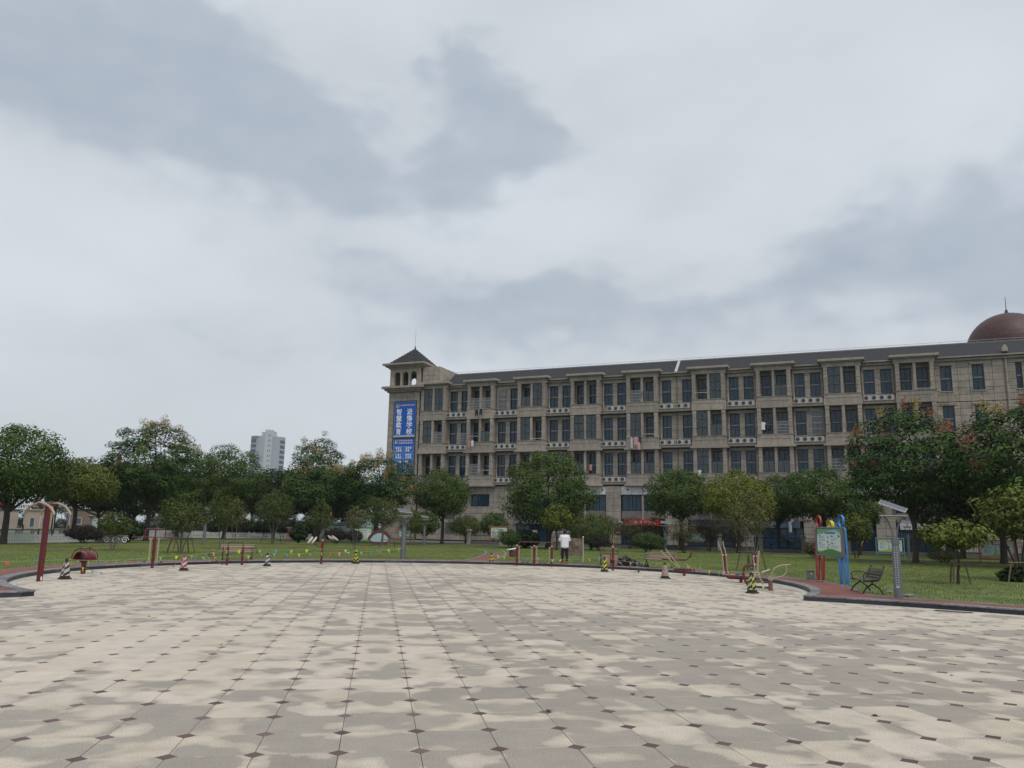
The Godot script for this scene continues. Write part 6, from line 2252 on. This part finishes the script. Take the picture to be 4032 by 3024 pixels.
func build_left_side() -> void:
	# white fence along the lawn
	var f := thing("white_fence", "low white picket fence with pierced top rail along the lawn edge", "fence", P(-32.0, 0.1, -61.5))
	var pts := [P(-32.0, 0, -61.5), P(-28.8, 0, -68.7), P(-26.3, 0, -75.0), P(-24.9, 0, -85.0), P(-24.7, 0, -97.0), P(-24.0, 0, -112.0), P(-14.0, 0, -117.0), P(-9.0, 0, -116.0)]
	for k in pts.size() - 1:
		var a: Vector3 = pts[k] - pts[0]
		var b: Vector3 = pts[k + 1] - pts[0]
		var n := maxi(1, roundi((b - a).length() / 3.2))
		for e in n:
			var p := a.lerp(b, e / float(n))
			var q := a.lerp(b, (e + 1) / float(n))
			var d := (q - p)
			var bs := Basis(Vector3.UP, atan2(-d.z, d.x))
			var L := d.length()
			var mb := MB.new()
			var mid := (p + q) / 2
			for r in [[0.12, 0.16], [0.40, 0.05], [0.60, 0.05], [0.74, 0.05]]:
				mb.box(mid + P(0, r[0], 0), P(L - 0.1, r[1], 0.05), bs)
			for c in int(L / 0.16):
				mb.box(mid + bs * P(-L / 2 + 0.12 + c * 0.16, 0.44, 0), P(0.07, 0.62, 0.03), bs)
			obj("picket_panel", mb, M.fence_white, f)
			mb = MB.new()
			mb.cbox(p + P(0, 0.42, 0), P(0.11, 0.84, 0.11), 0.012, bs)
			mb.lathe([Vector2(0.07, 0.84), Vector2(0.07, 0.87), Vector2(0.03, 0.92), Vector2(0, 0.94)], 8, Transform3D(Basis.IDENTITY, p))
			obj("fence_post", mb, M.fence_white, f)
	# grey balustrade of the waterside behind it
	var bl := thing("balustrade", "long grey balustrade with pale posts behind the white fence", "balustrade", P(-44, 0, -66))
	var ba := P(0, 0, 0)
	var bb := P(14.5, 0, -44)
	var n := 22
	for e in n:
		var p := ba.lerp(bb, e / float(n))
		var q := ba.lerp(bb, (e + 1) / float(n))
		var bs := Basis(Vector3.UP, atan2(-(q - p).z, (q - p).x))
		var mb := MB.new()
		mb.cbox((p + q) / 2 + P(0, 1.0, 0), P((q - p).length(), 0.14, 0.26), 0.02, bs)
		obj("rail", mb, M.kerb_grey, bl)
		mb = MB.new()
		mb.cbox(p + P(0, 0.45, 0), P(0.85, 0.92, 0.22), 0.02, bs)
		obj("pier", mb, M.coping, bl)
	# a planter with white scroll front
	var pl := thing("scroll_planter", "white scrollwork planter with low flowers by the purple ball shrub", "planter", P(-22.6, 0.1, -74.6), deg_to_rad(16))
	var mb := MB.new()
	for s in [-1, 1]:
		for c in 2:
			var sp := []
			for k in 22:
				var a := k * 0.42
				var r := 0.30 * (1.0 - k / 26.0)
				sp.append(P(s * (0.35 + c * 0.75) + s * r * cos(a), 0.32 + r * sin(a), 0))
			mb.tube(sp, 0.04, 6)
	obj("scrollwork", mb, M.fence_white, pl)
	mb = MB.new()
	mb.cbox(P(0, 0.66, -0.25), P(2.7, 0.12, 0.6), 0.02)
	mb.cbox(P(0, 0.33, -0.28), P(2.4, 0.6, 0.4), 0.02)
	obj("trough", mb, M.coping, pl)
	rng.seed = 8
	var fl := []
	obj("flowers", crown_mesh(P(0, 0.86, -0.25), 1.1, 0.16, "russet", fl), M.leaf, pl)
	# houses and signs far beyond
	var tn := deg_to_rad(21.5)
	simple_house("cream_house", "cream house with a white balcony rail behind the balustrade", P(-76.5, -0.05, -180), tn, 7.0, 4.0, M.house_cream, [[-1.2, 1.6, 1.6, 1.5], [1.4, 1.6, 1.0, 1.5]], M.kerb_grey)
	simple_house("beige_house", "beige plank-walled house with two narrow windows behind the pulley post", P(-67.0, -0.05, -176), tn, 5.4, 4.0, M.house_beige, [[-1.35, 0.7, 0.85, 1.9], [0.75, 0.7, 0.7, 1.9]], M.house_beige)
	simple_house("brown_wall_house", "long low brown stone house beyond the beige one", P(-64.0, -0.05, -196), tn, 9.0, 4.6, M.house_brown, [[-2.5, 1.4, 1.2, 1.4], [2.0, 1.4, 1.2, 1.4]], M.kerb_grey)
	simple_house("white_house", "white gabled house glimpsed between the trunks", P(-40.5, -0.05, -246), deg_to_rad(9), 7.0, 6.3, M.house_white, [[1.0, 2.5, 1.0, 1.2]], M.house_white)
	simple_house("gatehouse", "beige gatehouse below a red sign box behind the dark trunk", P(-14.8, -0.05, -256), deg_to_rad(3), 5.0, 4.1, M.house_cream, [[0.5, 1.6, 1.2, 1.2]], M.house_cream)
	mb = MB.new()
	mb.col = Color(0.46, 0.05, 0.03)
	mb.cbox(P(0, 0.85, 0), P(2.9, 1.7, 0.5), 0.05)
	var o := obj("red_sign_box", mb, M.painted)
	o.position = P(-14.7, 4.3, -255.5)
	tag(o, "bright red sign box standing on the gatehouse roof", "sign")
	mb = MB.new()
	mb.col = Color(0.30, 0.02, 0.02)
	mb.cbox(P(0, 1.0, 0), P(1.6, 2.2, 1.0), 0.05)
	o = obj("red_kiosk_tower", mb, M.painted)
	o.position = P(-74.6, 4.2, -177.5)
	tag(o, "dark red sign tower on the cream house roof", "sign")
	mb = MB.new()
	for k in 12:
		mb.box(P(-1.6 + k * 0.29, 0.5, 0), P(0.10, 0.9, 0.10))
	mb.box(P(0, 1.0, 0), P(3.6, 0.14, 0.16))
	mb.box(P(0, 0.1, 0), P(3.6, 0.16, 0.16))
	o = obj("roof_railing", mb, M.fence_white)
	o.position = P(-72.0, 4.18, -179.2)
	o.rotation.y = tn
	tag(o, "white balcony railing on the cream house roof edge", "railing")
	# pavilion with a dark red hipped roof and red gate posts
	var pv := thing("pavilion", "small pavilion with a dark red hipped roof behind the propped tree", "pavilion", P(-17.8, 0, -154), deg_to_rad(6))
	mb = MB.new()
	for s in 4:
		var bs := Basis(Vector3.UP, s * PI / 2)
		mb.quad(bs * P(-1.9, 2.2, 1.9), bs * P(1.9, 2.2, 1.9), bs * P(0.5, 3.3, 0.5), bs * P(-0.5, 3.3, 0.5))
	mb.quad(P(-0.5, 3.3, 0.5), P(0.5, 3.3, 0.5), P(0.5, 3.3, -0.5), P(-0.5, 3.3, -0.5))
	obj("roof", mb, M.maroon, pv)
	for s in [[-1, -1], [1, -1], [1, 1], [-1, 1]]:
		mb = MB.new()
		mb.tube([P(s[0] * 1.5, 0, s[1] * 1.5), P(s[0] * 1.5, 2.25, s[1] * 1.5)], 0.12, 8)
		obj("column", mb, M.maroon, pv)
	var gt := thing("red_gate", "red pipe gate beside the slim tree", "gate", P(-9.4, 0.1, -92.5), 0.0)
	for k in 4:
		tubes("gate_bar", gt, M.gate_red if k != 1 else M.gate_blue, [P(-0.5 + k * 0.16, 0, 0), P(-0.35 + k * 0.16, 1.55, 0), P(-0.6 + k * 0.16, 1.62, 0)], 0.05)
	# flag-pole like banded pole and round street lamps
	for q in [[-27.4, -84.0, 2.35, "grey lamp post with a printed banner behind the purple ball shrub"], [-22.9, -90.0, 2.3, "grey round-headed lamp under the tallest golden rain tree"]]:
		var l := thing("round_lamp", q[3], "street lamp", P(q[0], 0.1, q[1]), 0.3, "round-headed lamps by the fence")
		tubes("pole", l, M.steel, [P(0, 0, 0), P(0, q[2], 0)], 0.05)
		mb = MB.new()
		mb.lathe([Vector2(0.12, q[2] - 0.18), Vector2(0.34, q[2]), Vector2(0.36, q[2] + 0.05), Vector2(0.0, q[2] + 0.10)], 18)
		obj("head", mb, M.steel_light, l)
		if q[1] > -85:
			mb = MB.new()
			mb.cbox(P(0.32, 1.55, 0), P(0.5, 1.2, 0.03), 0.004)
			obj("banner_panel", mb, M.art1, l)
	var fp := thing("banded_pole", "tall red and white banded pole above the red sign box", "pole", P(-6.0, 0.1, -105))
	for k in 8:
		tubes("band", fp, M.white_paint if k % 2 else M.gate_red, [P(0, 2.6 + k * 0.5, 0), P(0, 3.1 + k * 0.5, 0)], 0.055)
	tubes("shaft", fp, M.gate_blue, [P(0, 0, 0), P(0, 2.6, 0)], 0.06)
func build_right_side() -> void:
	# pavement between the railings and the building
	var mb := MB.new()
	var u := Vector3(0.851, 0, 0.525)
	var nrm := Vector3(-0.525, 0, 0.851)
	var o := Vector3(0.743, 0.0, -124.759)
	var p0 := o - u * 6.0
	mb.quad(p0 + nrm * 15.6 + P(0, 0.15, 0), p0 + u * 120 + nrm * 15.6 + P(0, 0.15, 0), p0 + u * 120 - nrm * 3 + P(0, 0.15, 0), p0 - nrm * 3 + P(0, 0.15, 0))
	struct("pavement", mb, M.ground)
	var f := thing("iron_fence", "black iron railing between stone posts in front of the apartment block", "fence", o + nrm * 16.0 + u * 22.0, deg_to_rad(-31.69))
	for k in 15:
		var x := k * 4.3
		var m := MB.new()
		m.cbox(P(x, 0.85, 0), P(0.42, 1.7, 0.42), 0.03)
		m.cbox(P(x, 1.72, 0), P(0.60, 0.12, 0.60), 0.03)
		m.cbox(P(x, 1.86, 0), P(0.46, 0.16, 0.46), 0.04)
		obj("stone_post", m, M["stone%d" % (k % 4)], f)
		m = MB.new()
		m.cbox(P(x + 2.15, 0.24, 0), P(3.86, 0.48, 0.24), 0.02)
		obj("base_wall", m, M.coping_b, f)
		m = MB.new()
		for y in [0.60, 1.15, 1.62]:
			m.box(P(x + 2.15, y, 0), P(3.86, 0.05, 0.04))
		for c in 22:
			m.box(P(x + 0.36 + c * 0.17, 1.1, 0), P(0.028, 1.1, 0.028))
		for c in 4:
			m.box(P(x + 0.75 + c * 0.95, 1.38, 0.01), P(0.5, 0.03, 0.03))
		obj("railing_panel", m, M.iron_black, f)
	# scooters parked behind the railing
	var cols := [[Color(0.03, 0.14, 0.40), "blue"], [Color(0.02, 0.02, 0.025), "black"], [Color(0.10, 0.36, 0.48), "light blue"], [Color(0.05, 0.05, 0.06), "dark grey"], [Color(0.30, 0.03, 0.03), "red"], [Color(0.45, 0.45, 0.45), "pale grey"]]
	for k in 6:
		var at: Vector3 = o + nrm * 13.6 + u * ([57.5, 59.3, 63.0, 66.0, 68.2, 60.8][k]) + P(0, 0.15, 0)
		var c: Color = cols[k][0]
		var t := thing("motor_scooter", "%s motor scooter parked behind the iron railing" % cols[k][1], "scooter", at, deg_to_rad(-31.69 + 70 + k * 7), "scooters behind the railing")
		for s in [-0.62, 0.62]:
			var w := MB.new()
			w.lathe([Vector2(0.10, -0.05), Vector2(0.23, -0.05), Vector2(0.25, 0.0), Vector2(0.23, 0.05), Vector2(0.10, 0.05), Vector2(0.10, -0.05)], 18, Transform3D(Basis(Vector3.RIGHT, PI / 2), P(s, 0.25, 0)))
			obj("wheel", w, M.rubber, t)
		var b := MB.new()
		b.col = c
		b.prism(PackedVector2Array([Vector2(-0.75, 0.45), Vector2(-0.70, 0.68), Vector2(-0.05, 0.66), Vector2(0.05, 0.34), Vector2(0.32, 0.32), Vector2(0.46, 0.92), Vector2(0.56, 0.92), Vector2(0.50, 0.30), Vector2(0.40, 0.22), Vector2(-0.40, 0.24)]), -0.14, 0.14)
		obj("body", b, M.painted, t)
		var s2 := MB.new()
		s2.cbox(P(-0.38, 0.74, 0), P(0.66, 0.10, 0.26), 0.03)
		obj("seat", s2, M.rubber, t)
		tubes("handlebar", t, M.rubber, [P(0.44, 1.06, -0.32), P(0.50, 1.0, 0), P(0.44, 1.06, 0.32)], 0.022)
		tubes("fork", t, M.grille_dark, [P(0.50, 1.0, 0), P(0.62, 0.25, 0)], 0.03)
		var m := MB.new()
		m.col = c
		m.cbox(P(-0.72, 0.98, 0), P(0.40, 0.36, 0.40), 0.03)
		obj("top_box", m, M.painted, t)
	for k in 2:
		var w := MB.new()
		w.tube(round_path([P(0, 0, 0), P(0, 1.2, 0), P(0.5, 1.5, 0)] if k else [P(0, 0, 0), P(0.5, 0, 0), P(0.5, -0.35, 0)], 0.2), 0.2, 12)
		var dd := obj("vent_duct", w, M.pale_metal)
		dd.transform = Transform3D(Basis(Vector3.UP, deg_to_rad(-31.69)), o + u * ([36.6, 58.5][k]) + nrm * 0.2 + P(0, [3.2, 2.3][k], 0))
		tag(dd, ["bent silver vent duct beside the red shop sign", "silver vent duct rising beside a stone pier"][k], "duct")
func materials() -> void:
	mat("joint", 0.07, 0.063, 0.056, 0.9)
	var sl := vmat("slab", 0.62)
	sl.albedo_texture = stain_texture()
	sl.uv1_triplanar = true
	sl.uv1_world_triplanar = true
	sl.uv1_scale = Vector3.ONE / 42.0
	sl.uv1_offset = Vector3(18.4464 / 42.0, 0, 3.969 / 42.0)
	detailed(sl, mottle(41, 0.16, Color(0.80, 0.79, 0.78), Color(1.06, 1.06, 1.06), 512, 3), 0.55)
	var ins := vmat("inset", 0.5)
	detailed(ins, mottle(42, 0.2, Color(0.75, 0.75, 0.75), Color(1, 1, 1), 256, 3), 1.2)
	textured(mat("screed", 0.56, 0.54, 0.49, 0.9), mottle(43, 0.03, Color(0.8, 0.8, 0.8), Color(1, 1, 1)), 0.5)
	var kt := mottle(44, 0.05, Color(0.55, 0.55, 0.58), Color(1, 1, 1), 256, 5)
	textured(mat("kerb_dark", 0.040, 0.043, 0.052, 0.45), kt, 0.7)
	textured(mat("kerb_mid", 0.075, 0.078, 0.088, 0.5), kt, 0.7)
	textured(mat("kerb_grey", 0.15, 0.15, 0.155, 0.6), kt, 0.7)
	textured(mat("coping", 0.34, 0.335, 0.33, 0.75), kt, 0.6)
	textured(mat("coping_b", 0.24, 0.235, 0.23, 0.75), kt, 0.6)
	textured(mat("edging", 0.36, 0.35, 0.33, 0.8), kt, 0.9)
	var pt := textured(mat("path", 0.350, 0.124, 0.096, 0.9), mottle(45, 0.012, Color(0.78, 0.78, 0.78), Color(1, 1, 1), 512, 6), 0.12)
	detailed(pt, mottle(46, 0.3, Color(0.72, 0.72, 0.72), Color(1, 1, 1), 256, 2), 1.5)
	var lw := textured(mat("lawn", 0.245, 0.285, 0.080, 0.95), mottle(47, 0.02, Color(0.55, 0.64, 0.5), Color(1.0, 1.0, 0.95), 512, 6), 0.045)
	detailed(lw, mottle(48, 0.12, Color(0.62, 0.66, 0.6), Color(1, 1, 1), 512, 5), 0.35)
	textured(mat("soil", 0.105, 0.082, 0.058, 0.95), mottle(60, 0.06, Color(0.6, 0.6, 0.6), Color(1, 1, 1), 256, 5), 0.3)
	vmat("blade", 0.8).backlight = Color(0.25, 0.25, 0.25)
	textured(mat("ground", 0.16, 0.16, 0.155, 0.9), mottle(49, 0.02, Color(0.8, 0.8, 0.8), Color(1, 1, 1)), 0.05)
	# building
	var st := mottle(50, 0.015, Color(0.80, 0.80, 0.79), Color(1, 1, 1), 512, 6)
	# rain streaks run down the stone: a mottle drawn out in height
	var streaks := mottle(59, 0.022, Color(0.80, 0.80, 0.80), Color(1, 1, 1), 512, 5)
	var tones := [[0.500, 0.440, 0.374], [0.535, 0.470, 0.402], [0.470, 0.414, 0.354], [0.575, 0.503, 0.426]]
	for k in 4:
		var sk := textured(mat("stone%d" % k, tones[k][0], tones[k][1], tones[k][2], 0.75), st, 0.13)
		detailed(sk, streaks, 1.0)
		sk.uv2_scale = Vector3(0.32, 0.028, 0.32)
	mat("interior", 0.055, 0.052, 0.05, 0.9)
	textured(mat("slate", 0.048, 0.049, 0.056, 0.7), mottle(51, 0.05, Color(0.6, 0.6, 0.62), Color(1, 1, 1), 256, 5), 0.3)
	textured(mat("copper", 0.100, 0.038, 0.033, 0.55), mottle(52, 0.03, Color(0.6, 0.6, 0.6), Color(1, 1, 1), 256, 5), 0.2)
	mat("frame", 0.018, 0.026, 0.038, 0.45)
	mat("frame_brown", 0.055, 0.045, 0.045, 0.5)
	mat("spandrel", 0.20, 0.245, 0.265, 0.4)
	mat("curtain", 0.42, 0.45, 0.46, 0.9)
	mat("curtain_b", 0.30, 0.28, 0.24, 0.9)
	mat("curtain_c", 0.26, 0.32, 0.40, 0.9)
	for q in [["glass0", 0.015, 0.042, 0.070, 0.86], ["glass1", 0.022, 0.058, 0.092, 0.78], ["glass2", 0.034, 0.072, 0.104, 0.68], ["glass_light", 0.06, 0.085, 0.09, 0.45]]:
		var g := mat(q[0], q[1], q[2], q[3], 0.04)
		g.albedo_color.a = q[4]
		g.transparency = BaseMaterial3D.TRANSPARENCY_ALPHA
	mat("white_plastic", 0.50, 0.50, 0.48, 0.5)
	mat("white_plastic_b", 0.45, 0.45, 0.43, 0.5)
	mat("grille_dark", 0.05, 0.052, 0.055, 0.6)
	mat("pale_metal", 0.42, 0.43, 0.44, 0.4, 0.3)
	mat("louvre", 0.16, 0.16, 0.165, 0.6)
	textured(vmat("fascia", 0.5), mottle(53, 0.02, Color(0.74, 0.74, 0.74), Color(0.92, 0.92, 0.92), 256, 5), 0.4)
	textured(mat("apron", 0.23, 0.205, 0.19, 0.7), st, 0.2)
	vmat("painted", 0.4)
	vmat("cloth", 0.9)
	mat("white_paint", 0.72, 0.72, 0.70, 0.5)
	mat("bark", 0.055, 0.045, 0.036, 0.95)
	mat("bark_pale", 0.16, 0.145, 0.12, 0.95)
	var lf := vmat("leaf", 0.8)
	lf.backlight = Color(0.25, 0.25, 0.25)
	lf.metallic_specular = 0.25
	textured(mat("stake", 0.21, 0.15, 0.10, 0.9), mottle(54, 0.05, Color(0.7, 0.7, 0.7), Color(1, 1, 1)), 2.0)
	# gym and furniture
	var wear := mottle(55, 0.04, Color(0.78, 0.76, 0.76), Color(1, 1, 1), 256, 5)
	textured(mat("red", 0.150, 0.018, 0.022, 0.42), wear, 2.0, false)
	textured(mat("red_gloss", 0.160, 0.018, 0.028, 0.25), wear, 2.0, false)
	textured(mat("red_worn", 0.22, 0.12, 0.11, 0.7), wear, 3.0, false)
	textured(mat("brown_pipe", 0.130, 0.050, 0.045, 0.45), wear, 2.0, false)
	textured(mat("beige", 0.44, 0.365, 0.265, 0.5), wear, 2.0, false)
	mat("cream", 0.58, 0.54, 0.46, 0.5)
	mat("cap", 0.36, 0.22, 0.18, 0.5)
	mat("rubber", 0.022, 0.023, 0.026, 0.8)
	textured(vmat("cone", 0.5), mottle(56, 0.06, Color(0.72, 0.70, 0.68), Color(1, 1, 1), 256, 5), 2.5)
	mat("iron", 0.016, 0.015, 0.015, 0.5)
	mat("iron_black", 0.012, 0.013, 0.015, 0.5)
	for q in [["wood0", 0.38, 0.275, 0.21], ["wood1", 0.31, 0.225, 0.175], ["wood2", 0.43, 0.33, 0.245], ["dark_wood0", 0.105, 0.082, 0.068], ["dark_wood1", 0.085, 0.066, 0.055], ["dark_wood2", 0.17, 0.15, 0.12]]:
		textured(mat(q[0], q[1], q[2], q[3], 0.75), mottle(57, 0.03, Color(0.7, 0.7, 0.7), Color(1, 1, 1), 256, 5), 1.5)
	mat("steel", 0.17, 0.185, 0.205, 0.45, 0.35)
	mat("steel_light", 0.36, 0.38, 0.40, 0.4, 0.3)
	mat("stud", 0.55, 0.56, 0.57, 0.4)
	mat("dish", 0.50, 0.47, 0.38, 0.4)
	mat("cell", 0.085, 0.095, 0.115, 0.4)
	mat("frame_grey", 0.17, 0.165, 0.155, 0.5)
	mat("maroon", 0.130, 0.028, 0.034, 0.6)
	mat("gate_red", 0.32, 0.035, 0.035, 0.5)
	mat("gate_blue", 0.10, 0.15, 0.24, 0.5)
	for q in [["art0", 31, Color(0.42, 0.72, 0.80), Color(0.25, 0.55, 0.28)], ["art1", 32, Color(0.70, 0.80, 0.78), Color(0.70, 0.72, 0.45)], ["art2", 33, Color(0.35, 0.55, 0.62), Color(0.40, 0.60, 0.50)]]:
		mat(q[0], 1, 1, 1, 0.35).albedo_texture = poster(q[1], q[2], q[3])
	mat("art3", 0.36, 0.52, 0.56, 0.4)
	textured(mat("sign_brown", 0.30, 0.235, 0.185, 0.7), mottle(58, 0.012, Color(0.55, 0.5, 0.5), Color(1, 1, 1), 256, 4), 0.8, false)
	mat("sign_ink", 0.09, 0.07, 0.06, 0.7)
	mat("bin_brown", 0.32, 0.19, 0.135, 0.6)
	mat("bin_dark", 0.11, 0.055, 0.04, 0.7)
	mat("sack", 0.015, 0.016, 0.019, 0.35)
	mat("box_green", 0.15, 0.16, 0.13, 0.6)
	mat("dead_leaf", 0.10, 0.060, 0.035, 0.9)
	mat("cord", 0.36, 0.40, 0.24, 0.8)
	var pe := vmat("pennant", 0.5)
	pe.backlight = Color(0.4, 0.4, 0.4)
	mat("skin", 0.34, 0.20, 0.14, 0.55)
	mat("shirt", 0.74, 0.74, 0.78, 0.85)
	mat("trousers", 0.010, 0.011, 0.016, 0.85)
	mat("hair", 0.010, 0.009, 0.009, 0.6)
	mat("shoe", 0.30, 0.060, 0.035, 0.6)
	mat("sock", 0.45, 0.10, 0.04, 0.8)
	mat("yellow_coat", 0.55, 0.38, 0.02, 0.7)
	mat("tower_pale", 0.46, 0.48, 0.50, 0.5)
	mat("tower_wing", 0.33, 0.36, 0.39, 0.5)
	mat("tower_glass", 0.07, 0.095, 0.125, 0.15)
	mat("tower_red", 0.30, 0.16, 0.16, 0.6)
	mat("fence_white", 0.72, 0.73, 0.73, 0.6)
	mat("house_cream", 0.42, 0.37, 0.30, 0.8)
	mat("house_beige", 0.34, 0.28, 0.21, 0.8)
	mat("house_brown", 0.17, 0.13, 0.10, 0.9)
	mat("house_white", 0.55, 0.55, 0.54, 0.8)

func _ready() -> void:
	# camera
	var cam := Camera3D.new()
	cam.fov = 51.28
	cam.near = 0.1
	cam.far = 6000
	add_child(cam)
	cam.name = "camera"
	cam.position = Vector3(0, 1.9085, 0)
	cam.rotation = Vector3(deg_to_rad(10.343), deg_to_rad(-9.152), deg_to_rad(1.103))
	cam.current = true
	# overcast sky and the veiled sun
	var env := Environment.new()
	env.background_mode = Environment.BG_SKY
	var sky := Sky.new()
	var sm := PanoramaSkyMaterial.new()
	sm.panorama = make_sky()
	sky.sky_material = sm
	env.sky = sky
	env.tonemap_mode = Environment.TONE_MAPPER_LINEAR
	env.tonemap_exposure = 1.28
	env.sdfgi_enabled = true
	env.ssao_enabled = true
	env.ssil_enabled = true
	env.fog_enabled = true
	env.fog_density = 0.00014
	env.fog_light_color = Color(0.78, 0.82, 0.86)
	var we := WorldEnvironment.new()
	we.environment = env
	add_child(we)
	we.name = "world_environment"
	var sun := DirectionalLight3D.new()
	sun.light_energy = 0.48
	sun.light_color = Color(1.0, 0.97, 0.93)
	sun.light_angular_distance = 40.0
	sun.shadow_enabled = true
	add_child(sun)
	sun.name = "sun"
	sun.rotation = Vector3(deg_to_rad(-58), deg_to_rad(25), 0)
	materials()
	# ground
	var gr := MB.new()
	gr.quad(Vector3(-4000, -0.06, 4000), Vector3(4000, -0.06, 4000), Vector3(4000, -0.06, -4000), Vector3(-4000, -0.06, -4000))
	struct("ground", gr, M.ground)
	build_plaza()
	build_kerb()
	build_block()
	build_tower()
	build_left_side()
	build_right_side()
	build_trees()
	build_gym()
	build_bunting()
	build_person()
	build_grass()
